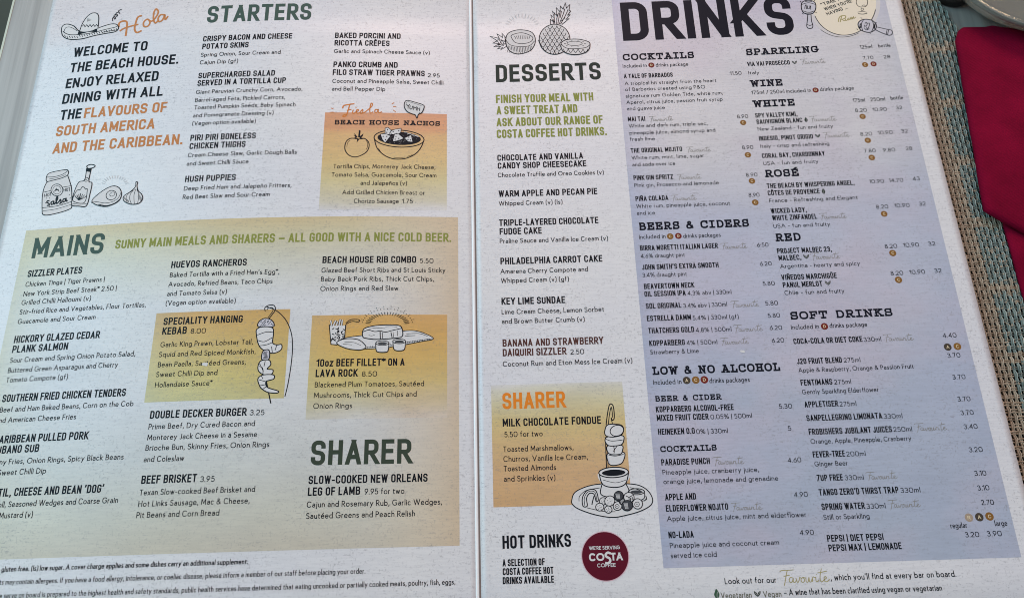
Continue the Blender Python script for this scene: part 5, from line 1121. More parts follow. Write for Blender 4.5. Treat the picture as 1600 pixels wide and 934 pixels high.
 ('f',0.0,'white',[-31.74,94.66,-31.54,97.38,-30.15,98.2,-26.43,97.16,-23.24,96.03,-22.63,94.73,-23.7,91.82,-25.24,90.82,-25.87,88.82,-26.71,90.53,-28.18,91.01,-30.41,92.26]),
 ('c',0.369,'ink',[-31.74,94.66,-31.54,97.38,-30.15,98.2,-26.43,97.16,-23.24,96.03,-22.63,94.73,-23.7,91.82,-25.24,90.82,-25.87,88.82,-26.71,90.53,-28.18,91.01,-30.41,92.26]),
 ('s',0.148,'ink',[-31.01,94.77,-30.86,96.74,-29.77,97.42,-26.42,96.37,-23.82,95.39]),
 ('p',0.332,'ink',[-30.74,96.0,-29.95,95.01,-29.3,96.21]),
 ('p',0.332,'ink',[-29.95,95.01,-30.07,93.7]),
 ('p',0.332,'ink',[-29.07,95.47,-29.26,93.94,-28.78,93.43,-28.23,93.74,-27.96,95.28]),
 ('p',0.332,'ink',[-27.67,93.11,-27.44,95.07,-26.9,94.0,-26.25,94.8,-26.22,92.8]),
 ('p',0.332,'ink',[-24.62,94.41,-24.75,92.66]),
 ('p',0.331,'ink',[-24.81,91.97,-24.81,91.62]),
 ('p',0.332,'ink',[-25.82,92.72,-25.66,94.56,-25.27,93.52])]),
 ('fiesta_script','L','orange handwritten word Fiesta with tick marks',[('s',0.549,'orange2',[-59.98,93.61,-59.75,94.91,-58.39,95.52,-54.75,96.15]),
 ('s',0.511,'orange2',[-56.86,95.7,-57.46,92.66,-58.0,90.16,-58.9,89.13,-59.71,89.3,-59.23,90.07,-57.8,90.5]),
 ('s',0.438,'orange2',[-58.07,92.49,-57.1,92.84,-56.01,93.01]),
 ('s',0.438,'orange2',[-55.06,92.93,-55.43,91.46,-54.89,90.77,-53.98,91.73]),
 ('p',0.439,'orange2',[-54.01,94.15,-53.81,93.72]),
 ('s',0.438,'orange2',[-53.98,91.64,-52.91,92.25,-52.79,92.95,-53.45,92.94,-53.7,91.9,-53.29,90.95,-52.22,91.39,-51.52,92.35]),
 ('s',0.438,'orange2',[-51.73,91.92,-50.89,93.05,-50.77,91.75,-51.25,90.88,-51.84,91.14,-50.53,91.15,-49.46,91.93]),
 ('s',0.439,'orange2',[-49.6,91.76,-46.99,94.48,-46.45,96.05,-47.06,96.48,-47.44,94.91,-47.57,92.3,-47.09,91.09,-46.02,91.97]),
 ('s',0.439,'orange2',[-43.86,93.04,-44.89,93.11,-45.3,92.15,-44.91,91.38,-44.12,91.82,-43.72,93.04,-43.68,91.92,-43.15,91.4,-42.0,91.94]),
 ('p',0.329,'orange2',[-65.44,93.87,-64.21,93.27]),
 ('p',0.328,'orange2',[-65.5,91.5,-63.68,91.54]),
 ('p',0.331,'orange2',[-37.56,96.28,-36.48,97.0]),
 ('p',0.331,'orange2',[-36.94,94.81,-35.54,94.93]),
 ('p',0.33,'orange2',[-36.89,92.98,-35.69,91.97])]),
 ('illustration','L','ink drawing of a hanging kebab skewer with prawns',[('s',0.339,'ink',[-87.29,-4.96,-87.57,-3.38,-86.03,-2.31,-83.8,-2.52,-83.21,-4.43,-84.44,-6.6,-85.75,-8.59]),
 ('s',0.251,'ink',[-86.65,-4.66,-86.3,-3.57,-84.55,-3.37,-84.15,-4.72,-85.96,-7.81]),
 ('s',0.333,'ink',[-87.1,-2.84,-82.51,-4.92,-78.55,-8.92,-75.97,-14.39,-74.96,-20.53,-75.01,-28.07,-75.72,-36.2,-76.56,-41.29]),
 ('p',0.426,'ink',[-84.72,-33.78,-81.93,-43.9]),
 ('f',0.0,'graylight',[-89.76,-11.44,-89.49,-9.43,-87.4,-8.08,-84.8,-8.62,-83.27,-10.36,-83.45,-11.76,-86.5,-11.99]),
 ('c',0.381,'ink',[-89.76,-11.44,-89.49,-9.43,-87.4,-8.08,-84.8,-8.62,-83.27,-10.36,-83.45,-11.76,-86.5,-11.99]),
 ('f',0.0,'white',[-90.09,-12.67,-87.84,-11.72,-83.85,-12.21,-83.13,-15.0,-83.2,-18.67,-81.39,-19.63,-79.52,-19.52,-79.37,-21.5,-81.15,-22.82,-83.43,-23.07,-87.03,-21.46,-88.97,-19.06,-90.13,-14.82]),
 ('c',0.378,'ink',[-90.09,-12.67,-87.84,-11.72,-83.85,-12.21,-83.13,-15.0,-83.2,-18.67,-81.39,-19.63,-79.52,-19.52,-79.37,-21.5,-81.15,-22.82,-83.43,-23.07,-87.03,-21.46,-88.97,-19.06,-90.13,-14.82]),
 ('f',0.0,'graylight',[-86.82,-22.23,-84.4,-21.83,-84.17,-25.61,-86.97,-25.69]),
 ('c',0.376,'ink',[-86.82,-22.23,-84.4,-21.83,-84.17,-25.61,-86.97,-25.69]),
 ('f',0.0,'white',[-88.3,-28.64,-87.35,-26.28,-84.14,-25.98,-83.2,-27.88,-84.48,-29.71,-82.16,-30.14,-82.59,-31.98,-85.43,-32.13,-87.69,-30.74]),
 ('c',0.373,'ink',[-88.3,-28.64,-87.35,-26.28,-84.14,-25.98,-83.2,-27.88,-84.48,-29.71,-82.16,-30.14,-82.59,-31.98,-85.43,-32.13,-87.69,-30.74]),
 ('f',0.0,'white',[-87.24,-36.06,-87.87,-33.69,-86.14,-32.19,-81.85,-32.22,-81.51,-33.86,-83.67,-34.54,-84.62,-35.1,-83.8,-37.32,-79.49,-38.89,-79.85,-39.76,-83.42,-39.38,-86.1,-37.78]),
 ('c',0.37,'ink',[-87.24,-36.06,-87.87,-33.69,-86.14,-32.19,-81.85,-32.22,-81.51,-33.86,-83.67,-34.54,-84.62,-35.1,-83.8,-37.32,-79.49,-38.89,-79.85,-39.76,-83.42,-39.38,-86.1,-37.78]),
 ('s',0.263,'ink',[-89.73,-15.22,-86.19,-14.0,-83.4,-14.23]),
 ('s',0.262,'ink',[-89.24,-17.53,-86.58,-18.13,-83.38,-16.38]),
 ('s',0.261,'ink',[-88.61,-19.83,-85.74,-19.52,-83.21,-18.52]),
 ('s',0.26,'ink',[-83.5,-20.34,-82.95,-22.78]),
 ('s',0.261,'ink',[-81.38,-19.78,-81.94,-21.89]),
 ('s',0.258,'ink',[-87.88,-28.51,-86.38,-29.29,-86.02,-31.9]),
 ('s',0.259,'ink',[-85.55,-26.32,-85.87,-28.56]),
 ('s',0.257,'ink',[-86.69,-32.4,-85.87,-33.75]),
 ('s',0.257,'ink',[-87.55,-34.07,-84.85,-34.88]),
 ('s',0.256,'ink',[-86.77,-36.52,-84.39,-36.14]),
 ('s',0.256,'ink',[-85.66,-38.01,-84.18,-37.02]),
 ('p',0.22,'ink',[-84.51,-10.81,-83.96,-10.36]),
 ('p',0.22,'ink',[-87.7,-9.63,-87.15,-9.17]),
 ('p',0.22,'ink',[-87.53,-10.55,-86.98,-10.1]),
 ('p',0.22,'ink',[-83.95,-11.28,-83.4,-10.82]),
 ('p',0.22,'ink',[-87.18,-10.04,-86.64,-9.58]),
 ('p',0.22,'ink',[-85.0,-9.82,-84.45,-9.37]),
 ('p',0.22,'ink',[-87.2,-9.13,-86.65,-8.68]),
 ('p',0.22,'ink',[-88.3,-10.33,-87.75,-9.88]),
 ('p',0.22,'ink',[-85.6,-10.58,-85.05,-10.12]),
 ('p',0.22,'ink',[-87.27,-11.31,-86.72,-10.86]),
 ('p',0.22,'ink',[-86.05,-9.5,-85.5,-9.04]),
 ('p',0.22,'ink',[-88.83,-11.33,-88.28,-10.88]),
 ('p',0.22,'ink',[-83.99,-11.32,-83.44,-10.87]),
 ('p',0.22,'ink',[-86.13,-9.86,-85.58,-9.4]),
 ('p',0.22,'ink',[-88.84,-9.66,-88.3,-9.21]),
 ('p',0.22,'ink',[-88.02,-11.24,-87.47,-10.79]),
 ('p',0.174,'ink',[-86.28,-22.54,-85.24,-22.34]),
 ('p',0.174,'ink',[-86.68,-22.91,-84.9,-22.73]),
 ('p',0.173,'ink',[-86.56,-23.29,-85.28,-23.1]),
 ('p',0.173,'ink',[-86.61,-23.67,-85.15,-23.48]),
 ('p',0.173,'ink',[-86.28,-24.05,-84.98,-23.86]),
 ('p',0.173,'ink',[-86.08,-24.43,-84.79,-24.24]),
 ('p',0.173,'ink',[-86.3,-24.8,-84.7,-24.62]),
 ('p',0.173,'ink',[-86.52,-25.17,-84.59,-25.0]),
 ('p',0.173,'ink',[-87.99,-27.16,-87.35,-27.92]),
 ('p',0.173,'ink',[-87.74,-27.54,-87.18,-28.3]),
 ('p',0.173,'ink',[-87.5,-27.92,-87.0,-28.68]),
 ('p',0.172,'ink',[-87.25,-28.3,-86.83,-29.05]),
 ('p',0.172,'ink',[-87.0,-28.68,-86.65,-29.43]),
 ('p',0.172,'ink',[-86.76,-29.06,-86.48,-29.81]),
 ('p',0.172,'ink',[-86.51,-29.44,-86.3,-30.18]),
 ('p',0.172,'ink',[-86.26,-29.81,-86.13,-30.56]),
 ('p',0.172,'ink',[-86.02,-30.19,-85.96,-30.94])]),
 ('illustration','L','ink drawing of a steak on a board with fries and two dip pots',[('g',0.0,'white',[-60.48,-11.65,-53.86,-11.74,-54.13,-17.94,-56.67,-19.98,-59.31,-19.81]),
 ('p',0.369,'ink',[-60.56,-11.32,-59.43,-19.81,-56.97,-20.11,-54.03,-17.43,-53.81,-11.41]),
 ('p',0.34,'ink',[-57.93,-13.1,-56.95,-13.31]),
 ('p',0.339,'ink',[-54.71,-14.19,-55.61,-14.56]),
 ('p',0.338,'ink',[-55.94,-16.91,-56.33,-17.84]),
 ('p',0.338,'ink',[-54.72,-17.84,-55.29,-18.65]),
 ('p',0.338,'ink',[-56.61,-16.67,-57.19,-17.48]),
 ('p',0.339,'ink',[-56.71,-15.49,-55.81,-15.98]),
 ('p',0.339,'ink',[-55.35,-15.39,-54.37,-15.62]),
 ('p',0.338,'ink',[-58.39,-17.76,-57.66,-18.51]),
 ('p',0.338,'ink',[-57.41,-16.59,-58.26,-17.05]),
 ('p',0.339,'ink',[-57.79,-14.75,-57.49,-15.77]),
 ('p',0.338,'ink',[-59.04,-17.76,-58.06,-17.84]),
 ('p',0.34,'ink',[-54.9,-13.33,-54.0,-13.83]),
 ('p',0.338,'ink',[-55.23,-17.49,-54.45,-18.18]),
 ('p',0.339,'ink',[-56.71,-15.33,-57.27,-16.14]),
 ('p',0.338,'ink',[-58.32,-17.46,-59.3,-17.5]),
 ('p',0.338,'ink',[-55.86,-18.08,-56.8,-18.31]),
 ('p',0.338,'ink',[-57.41,-17.61,-58.22,-18.15]),
 ('p',0.339,'ink',[-56.66,-13.03,-56.95,-14.01]),
 ('p',0.339,'ink',[-55.08,-14.28,-55.45,-15.23]),
 ('p',0.339,'ink',[-55.06,-16.11,-54.08,-16.24]),
 ('p',0.339,'ink',[-56.41,-13.96,-57.26,-14.43]),
 ('p',0.339,'ink',[-56.25,-14.28,-57.16,-14.64]),
 ('p',0.339,'ink',[-56.42,-14.48,-57.23,-15.02]),
 ('p',0.338,'ink',[-55.0,-17.92,-55.89,-18.32]),
 ('p',0.338,'ink',[-56.15,-16.71,-56.4,-17.7]),
 ('p',0.337,'ink',[-56.68,-18.48,-56.18,-19.41]),
 ('p',0.338,'ink',[-58.84,-16.76,-58.76,-17.8]),
 ('p',0.338,'ink',[-56.71,-16.08,-55.97,-16.81]),
 ('p',0.34,'ink',[-58.49,-12.78,-59.2,-13.46]),
 ('p',0.338,'ink',[-54.98,-16.71,-54.05,-17.09]),
 ('p',0.338,'ink',[-54.62,-17.52,-54.58,-18.56]),
 ('p',0.338,'ink',[-59.18,-17.56,-59.48,-18.53]),
 ('p',0.34,'ink',[-56.53,-12.48,-57.12,-13.27]),
 ('p',0.339,'ink',[-59.14,-15.3,-58.23,-15.77]),
 ('p',0.743,'ink',[-60.1,-9.48,-59.47,-11.99]),
 ('p',0.433,'white',[-60.1,-9.48,-59.47,-11.99]),
 ('p',0.743,'ink',[-57.99,-9.51,-58.87,-11.67]),
 ('p',0.433,'white',[-57.99,-9.51,-58.87,-11.67]),
 ('p',0.743,'ink',[-57.23,-9.92,-57.63,-11.69]),
 ('p',0.433,'white',[-57.23,-9.92,-57.63,-11.69]),
 ('p',0.743,'ink',[-56.15,-9.07,-56.52,-11.71]),
 ('p',0.434,'white',[-56.15,-9.07,-56.52,-11.71]),
 ('p',0.743,'ink',[-55.27,-9.28,-55.53,-11.72]),
 ('p',0.434,'white',[-55.27,-9.28,-55.53,-11.72]),
 ('s',0.285,'ink',[-53.84,-10.75,-51.92,-9.32,-48.95,-9.21,-48.12,-9.75,-48.78,-10.27,-51.28,-9.99,-53.7,-11.15]),
 ('f',0.0,'white',[-55.37,-17.73,-46.7,-16.21,-37.46,-15.63,-28.81,-14.22,-23.83,-14.56,-19.07,-16.47,-17.82,-17.92,-22.53,-18.89,-28.7,-20.11,-37.29,-21.48,-45.26,-21.93,-53.24,-21.19]),
 ('c',0.309,'ink',[-55.37,-17.73,-46.7,-16.21,-37.46,-15.63,-28.81,-14.22,-23.83,-14.56,-19.07,-16.47,-17.82,-17.92,-22.53,-18.89,-28.7,-20.11,-37.29,-21.48,-45.26,-21.93,-53.24,-21.19]),
 ('p',0.184,'ink',[-44.65,-21.68,-44.31,-20.91]),
 ('p',0.184,'ink',[-43.64,-21.55,-43.3,-20.78]),
 ('p',0.184,'ink',[-42.64,-21.43,-42.29,-20.66]),
 ('p',0.184,'ink',[-41.63,-21.31,-41.29,-20.53]),
 ('p',0.184,'ink',[-40.62,-21.18,-40.28,-20.41]),
 ('p',0.184,'ink',[-39.61,-21.06,-39.26,-20.28]),
 ('p',0.185,'ink',[-38.6,-20.93,-38.25,-20.16]),
 ('p',0.185,'ink',[-37.59,-20.81,-37.24,-20.03]),
 ('p',0.185,'ink',[-36.58,-20.68,-36.23,-19.9]),
 ('p',0.185,'ink',[-35.57,-20.55,-35.22,-19.78]),
 ('p',0.185,'ink',[-34.55,-20.43,-34.2,-19.65]),
 ('p',0.185,'ink',[-33.54,-20.3,-33.19,-19.52]),
 ('p',0.185,'ink',[-32.53,-20.17,-32.17,-19.39]),
 ('p',0.185,'ink',[-31.51,-20.04,-31.16,-19.26]),
 ('p',0.185,'ink',[-30.5,-19.91,-30.14,-19.13]),
 ('p',0.185,'ink',[-29.48,-19.78,-29.12,-19.0]),
 ('p',0.186,'ink',[-28.46,-19.65,-28.11,-18.87]),
 ('p',0.186,'ink',[-27.44,-19.52,-27.09,-18.74]),
 ('p',0.186,'ink',[-26.43,-19.39,-26.07,-18.61]),
 ('p',0.186,'ink',[-25.41,-19.26,-25.05,-18.48]),
 ('p',0.186,'ink',[-24.39,-19.13,-24.03,-18.35]),
 ('p',0.186,'ink',[-23.37,-19.0,-23.0,-18.22]),
 ('p',0.186,'ink',[-22.34,-18.87,-21.98,-18.08]),
 ('p',0.186,'ink',[-21.32,-18.73,-20.96,-17.95]),
 ('p',0.186,'ink',[-20.3,-18.6,-19.93,-17.82]),
 ('p',0.187,'ink',[-19.27,-18.47,-18.91,-17.68]),
 ('s',0.185,'ink',[-45.27,-21.41,-37.31,-20.84,-28.72,-19.33,-22.54,-18.3,-18.19,-17.65]),
 ('s',0.187,'ink',[-28.78,-15.67,-23.82,-15.42,-20.07,-16.6]),
 ('s',0.186,'ink',[-29.39,-16.58,-25.05,-16.33]),
 ('f',0.0,'white',[-57.13,-19.33,-54.02,-17.62,-48.48,-17.95,-45.3,-20.64,-45.87,-21.92,-48.3,-22.41,-53.23,-21.58]),
 ('c',0.331,'ink',[-57.13,-19.33,-54.02,-17.62,-48.48,-17.95,-45.3,-20.64,-45.87,-21.92,-48.3,-22.41,-53.23,-21.58]),
 ('s',0.16,'ink',[-53.96,-18.92,-50.27,-19.16,-47.15,-20.49]),
 ('s',0.159,'ink',[-54.54,-19.75,-50.84,-20.19]),
 ('f',0.0,'white',[-46.76,-14.5,-45.59,-12.94,-41.28,-11.92,-35.08,-11.69,-31.59,-12.1,-30.5,-13.82,-30.62,-16.84,-34.93,-17.6,-41.09,-17.95,-45.42,-17.39,-46.56,-16.73]),
 ('c',0.371,'ink',[-46.76,-14.5,-45.59,-12.94,-41.28,-11.92,-35.08,-11.69,-31.59,-12.1,-30.5,-13.82,-30.62,-16.84,-34.93,-17.6,-41.09,-17.95,-45.42,-17.39,-46.56,-16.73]),
 ('s',0.31,'ink',[-46.63,-14.64,-44.31,-13.87,-41.82,-14.55,-39.35,-14.3,-37.48,-14.84,-34.4,-14.07,-30.57,-13.16]),
 ('p',0.371,'ink',[-39.59,-14.56,-39.37,-17.7]),
 ('p',0.309,'ink',[-35.13,-14.85,-34.57,-17.34]),
 ('p',0.247,'ink',[-38.72,-14.83,-38.45,-17.58]),
 ('s',0.185,'ink',[-44.24,-16.1,-42.99,-16.37,-41.77,-15.99]),
 ('s',0.161,'ink',[-44.33,-13.35,-41.25,-12.97,-37.52,-13.26]),
 ('s',0.162,'ink',[-37.55,-12.47,-35.07,-12.35,-32.57,-12.63]),
 ('p',0.186,'ink',[-34.26,-14.86,-33.96,-17.09]),
 ('p',0.186,'ink',[-32.54,-14.21,-32.36,-16.57]),
 ('f',0.0,'white',[-41.23,-19.51,-40.95,-22.49,-40.0,-23.4,-36.93,-23.42,-36.04,-22.53,-35.81,-19.55]),
 ('s',0.344,'ink',[-41.23,-19.51,-40.95,-22.49,-40.0,-23.4,-36.93,-23.42,-36.04,-22.53,-35.81,-19.55]),
 ('g',0.0,'white',[-35.93,-19.55,-36.18,-19.94,-36.89,-20.25,-37.92,-20.42,-39.07,-20.41,-40.11,-20.23,-40.83,-19.91,-41.1,-19.51,-40.86,-19.12,-40.15,-18.81,-39.12,-18.64,-37.97,-18.65,-36.92,-18.83,-36.2,-19.15]),
 ('c',0.308,'ink',[-35.87,-19.55,-36.12,-19.97,-36.85,-20.3,-37.9,-20.48,-39.08,-20.47,-40.14,-20.28,-40.89,-19.93,-41.16,-19.51,-40.92,-19.09,-40.19,-18.76,-39.14,-18.58,-37.96,-18.58,-36.89,-18.78,-36.14,-19.12]),
 ('g',0.0,'graydark',[-36.54,-19.67,-36.73,-19.93,-37.27,-20.13,-38.06,-20.23,-38.94,-20.23,-39.73,-20.11,-40.28,-19.9,-40.48,-19.64,-40.3,-19.39,-39.76,-19.19,-38.97,-19.09,-38.09,-19.09,-37.3,-19.21,-36.75,-19.42]),
 ('f',0.0,'white',[-34.22,-18.91,-33.84,-21.9,-32.71,-22.81,-30.19,-22.76,-29.29,-21.79,-29.09,-18.94]),
 ('s',0.345,'ink',[-34.22,-18.91,-33.84,-21.9,-32.71,-22.81,-30.19,-22.76,-29.29,-21.79,-29.09,-18.94]),
 ('g',0.0,'white',[-29.03,-18.87,-29.28,-19.27,-30.0,-19.58,-31.03,-19.75,-32.19,-19.74,-33.23,-19.56,-33.96,-19.24,-34.22,-18.84,-33.98,-18.45,-33.26,-18.14,-32.23,-17.97,-31.07,-17.97,-30.03,-18.15,-29.3,-18.47]),
 ('c',0.309,'ink',[-28.97,-18.87,-29.23,-19.29,-29.96,-19.63,-31.02,-19.81,-32.2,-19.81,-33.27,-19.61,-34.01,-19.27,-34.28,-18.84,-34.03,-18.42,-33.3,-18.09,-32.24,-17.9,-31.06,-17.91,-29.99,-18.1,-29.24,-18.45]),
 ('g',0.0,'graydark',[-29.65,-19.0,-29.84,-19.25,-30.38,-19.45,-31.17,-19.56,-32.05,-19.56,-32.85,-19.44,-33.4,-19.23,-33.6,-18.98,-33.41,-18.73,-32.87,-18.52,-32.08,-18.42,-31.2,-18.42,-30.4,-18.54,-29.85,-18.74]),
 ('p',0.211,'ink',[-43.7,-10.99,-45.69,-10.73]),
 ('p',0.186,'ink',[-46.73,-10.5,-47.16,-10.41]),
 ('p',0.211,'ink',[-43.47,-10.38,-45.4,-9.96]),
 ('p',0.186,'ink',[-46.41,-9.57,-46.83,-9.41]),
 ('p',0.186,'ink',[-47.07,-9.22,-47.43,-9.09]),
 ('p',0.211,'ink',[-43.1,-9.81,-44.93,-9.22]),
 ('p',0.187,'ink',[-45.9,-8.68,-46.29,-8.46]),
 ('p',0.211,'ink',[-42.62,-9.27,-44.31,-8.53]),
 ('p',0.187,'ink',[-45.21,-7.84,-45.57,-7.58]),
 ('p',0.187,'ink',[-45.79,-7.24,-46.11,-7.01]),
 ('p',0.212,'ink',[-42.02,-8.78,-43.54,-7.9]),
 ('p',0.187,'ink',[-44.35,-7.09,-44.68,-6.77]),
 ('p',0.212,'ink',[-41.31,-8.35,-42.64,-7.35]),
 ('p',0.187,'ink',[-43.34,-6.42,-43.63,-6.06]),
 ('p',0.187,'ink',[-43.81,-5.6,-44.06,-5.29]),
 ('p',0.212,'ink',[-40.52,-7.99,-41.62,-6.89]),
 ('p',0.187,'ink',[-42.21,-5.86,-42.45,-5.46]),
 ('p',0.212,'ink',[-39.64,-7.7,-40.5,-6.51]),
 ('p',0.187,'ink',[-40.96,-5.41,-41.15,-4.98]),
 ('p',0.188,'ink',[-41.27,-4.43,-41.43,-4.06]),
 ('p',0.212,'ink',[-38.72,-7.49,-39.31,-6.25]),
 ('p',0.188,'ink',[-39.63,-5.09,-39.76,-4.63]),
 ('p',0.212,'ink',[-37.75,-7.37,-38.06,-6.08]),
 ('p',0.188,'ink',[-38.24,-4.89,-38.32,-4.43]),
 ('p',0.188,'ink',[-38.37,-3.83,-38.43,-3.43]),
 ('p',0.212,'ink',[-36.75,-7.33,-36.79,-6.03]),
 ('p',0.188,'ink',[-36.82,-4.83,-36.83,-4.36]),
 ('p',0.212,'ink',[-35.76,-7.37,-35.51,-6.09]),
 ('p',0.188,'ink',[-35.4,-4.9,-35.35,-4.44]),
 ('p',0.188,'ink',[-35.33,-3.84,-35.29,-3.44]),
 ('p',0.213,'ink',[-34.78,-7.51,-34.26,-6.27]),
 ('p',0.188,'ink',[-33.99,-5.11,-33.89,-4.65]),
 ('p',0.213,'ink',[-33.84,-7.72,-33.05,-6.54]),
 ('p',0.188,'ink',[-32.64,-5.44,-32.48,-5.01]),
 ('p',0.188,'ink',[-32.39,-4.46,-32.24,-4.09]),
 ('p',0.213,'ink',[-32.95,-8.02,-31.91,-6.92]),
 ('p',0.188,'ink',[-31.37,-5.9,-31.15,-5.5]),
 ('p',0.213,'ink',[-32.13,-8.39,-30.86,-7.4]),
 ('p',0.188,'ink',[-30.2,-6.47,-29.92,-6.11]),
 ('p',0.188,'ink',[-29.77,-5.65,-29.54,-5.34]),
 ('p',0.213,'ink',[-31.4,-8.83,-29.92,-7.96]),
 ('p',0.188,'ink',[-29.15,-7.15,-28.83,-6.83]),
 ('p',0.212,'ink',[-30.77,-9.32,-29.11,-8.6]),
 ('p',0.188,'ink',[-28.25,-7.92,-27.89,-7.65]),
 ('p',0.188,'ink',[-27.69,-7.31,-27.38,-7.08]),
 ('p',0.212,'ink',[-30.25,-9.87,-28.45,-9.29]),
 ('p',0.188,'ink',[-27.51,-8.76,-27.12,-8.55]),
 ('p',0.212,'ink',[-29.86,-10.45,-27.94,-10.04]),
 ('p',0.188,'ink',[-26.94,-9.66,-26.53,-9.51]),
 ('p',0.188,'ink',[-26.3,-9.32,-25.94,-9.19]),
 ('p',0.212,'ink',[-29.59,-11.06,-27.6,-10.82]),
 ('p',0.187,'ink',[-26.56,-10.6,-26.14,-10.51])]),
 ('illustration','R','ink drawing of a coconut half,a pineapple and a pineapple slice',[('p',0.351,'ink',[16.5,134.84,14.65,137.63,14.91,135.08,12.24,137.31,13.3,134.55,8.69,136.04,12.31,133.21,10.21,131.91,13.23,131.44,10.64,129.77,13.83,129.87,12.2,128.38,14.76,129.07,13.78,127.75,16.69,129.79]),
 ('s',0.239,'ink',[12.33,134.18,14.71,133.34,16.44,132.51]),
 ('s',0.239,'ink',[11.45,130.52,14.65,131.2,16.41,131.34]),
 ('p',0.239,'ink',[12.31,133.1,13.53,130.69]),
 ('p',0.239,'ink',[12.65,130.45,13.85,130.97]),
 ('p',0.239,'ink',[13.11,133.49,14.21,132.62]),
 ('p',0.239,'ink',[13.46,131.4,14.56,133.99]),
 ('p',0.239,'ink',[13.89,132.69,14.79,130.33]),
 ('p',0.239,'ink',[14.24,130.36,15.12,130.75]),
 ('p',0.239,'ink',[14.71,133.44,15.46,131.41]),
 ('p',0.239,'ink',[15.02,130.11,15.77,131.35]),
 ('p',0.239,'ink',[15.48,132.48,16.14,133.39]),
 ('p',0.239,'ink',[15.95,135.32,16.39,130.62]),
 ('f',0.0,'paperwhite',[16.48,134.06,18.02,137.73,22.88,139.35,28.46,138.19,30.58,134.99,30.41,130.72,28.04,126.94,23.22,125.17,19.29,126.05,16.99,129.2]),
 ('c',0.382,'ink',[16.48,134.06,18.02,137.73,22.88,139.35,28.46,138.19,30.58,134.99,30.41,130.72,28.04,126.94,23.22,125.17,19.29,126.05,16.99,129.2]),
 ('s',0.287,'ink',[16.47,133.48,18.62,130.5,23.36,129.39,27.83,129.83,30.32,132.47]),
 ('c',0.303,'ink',[19.42,136.32,24.43,137.53,29.3,135.03,28.72,132.33,25.01,131.08,21.2,131.78,19.52,134.17]),
 ('p',0.222,'ink',[17.49,130.15,17.68,128.06]),
 ('p',0.222,'ink',[18.24,129.94,18.42,127.73]),
 ('p',0.222,'ink',[18.99,129.73,19.17,127.41]),
 ('p',0.222,'ink',[19.74,129.54,19.91,127.11]),
 ('p',0.222,'ink',[20.49,129.37,20.66,126.82]),
 ('p',0.222,'ink',[21.25,129.23,21.4,126.56]),
 ('p',0.222,'ink',[22.0,129.12,22.15,126.34]),
 ('p',0.222,'ink',[22.75,129.04,22.9,126.15]),
 ('p',0.222,'ink',[23.51,129.0,23.65,126.23]),
 ('p',0.222,'ink',[24.26,129.01,24.41,126.34]),
 ('p',0.222,'ink',[25.02,129.04,25.17,126.5]),
 ('p',0.222,'ink',[25.78,129.12,25.93,126.69]),
 ('p',0.222,'ink',[26.54,129.22,26.69,126.91]),
 ('p',0.222,'ink',[27.3,129.35,27.45,127.15]),
 ('p',0.222,'ink',[28.06,129.5,28.22,127.42]),
 ('p',0.222,'ink',[28.82,129.67,28.98,127.69]),
 ('s',0.192,'ink',[20.52,135.7,20.99,135.1,21.27,133.92]),
 ('s',0.192,'ink',[21.49,135.86,21.86,135.07,22.07,133.89]),
 ('s',0.192,'ink',[22.45,136.03,22.74,135.04,22.87,133.87]),
 ('s',0.192,'ink',[23.42,136.19,23.62,135.02,23.66,133.85]),
 ('s',0.192,'ink',[24.39,136.36,24.5,134.99,24.46,133.82]),
 ('s',0.192,'ink',[25.34,136.13,25.38,134.96,25.26,133.8]),
 ('s',0.192,'ink',[26.29,135.91,26.26,134.93,26.06,133.77]),
 ('s',0.192,'ink',[27.24,135.68,27.14,134.91,26.86,133.75]),
 ('s',0.192,'ink',[28.2,135.46,28.02,134.88,27.65,133.72]),
 ('p',0.159,'ink',[17.11,127.56,17.07,126.41]),
 ('p',0.159,'ink',[18.13,127.24,18.1,126.09]),
 ('p',0.159,'ink',[19.15,126.92,19.12,125.77]),
 ('p',0.158,'ink',[20.17,126.6,20.14,125.45]),
 ('p',0.158,'ink',[21.2,126.28,21.16,125.13]),
 ('p',0.158,'ink',[22.22,125.96,22.18,124.82]),
 ('p',0.158,'ink',[23.26,126.22,23.22,125.07]),
 ('p',0.158,'ink',[24.3,126.48,24.26,125.33]),
 ('p',0.158,'ink',[25.34,126.73,25.3,125.58]),
 ('p',0.159,'ink',[26.38,126.99,26.34,125.84]),
 ('p',0.159,'ink',[27.42,127.24,27.38,126.09]),
 ('p',0.159,'ink',[28.46,127.5,28.42,126.35]),
 ('p',0.339,'ink',[38.66,142.0,38.56,145.17,39.72,143.94,38.93,147.76,40.62,145.9,39.77,150.13,41.74,147.46,41.97,152.07,43.47,149.6,43.97,153.01,45.17,151.15,46.43,154.94,46.82,151.7,48.65,153.85,48.06,150.44,48.83,149.81,47.25,147.47,48.39,147.63,46.3,144.91,47.77,145.25,44.04,141.81]),
 ('s',0.29,'ink',[39.88,142.15,40.02,145.13]),
 ('s',0.29,'ink',[40.68,142.13,40.51,147.1,41.01,149.09]),
 ('s',0.29,'ink',[41.48,142.1,42.1,148.05]),
 ('s',0.291,'ink',[42.13,142.08,43.23,148.01,43.83,150.39]),
 ('s',0.291,'ink',[42.77,142.05,45.01,147.95,45.99,151.32]),
 ('s',0.291,'ink',[43.41,142.03,46.19,147.4,47.59,150.86]),
 ('s',0.291,'ink',[41.63,145.07,42.79,149.02]),
 ('s',0.29,'ink',[43.99,143.99,45.87,145.92]),
 ('s',0.29,'ink',[40.57,143.12,39.99,144.53]),
 ('s',0.291,'ink',[43.45,146.0,44.3,149.97]),
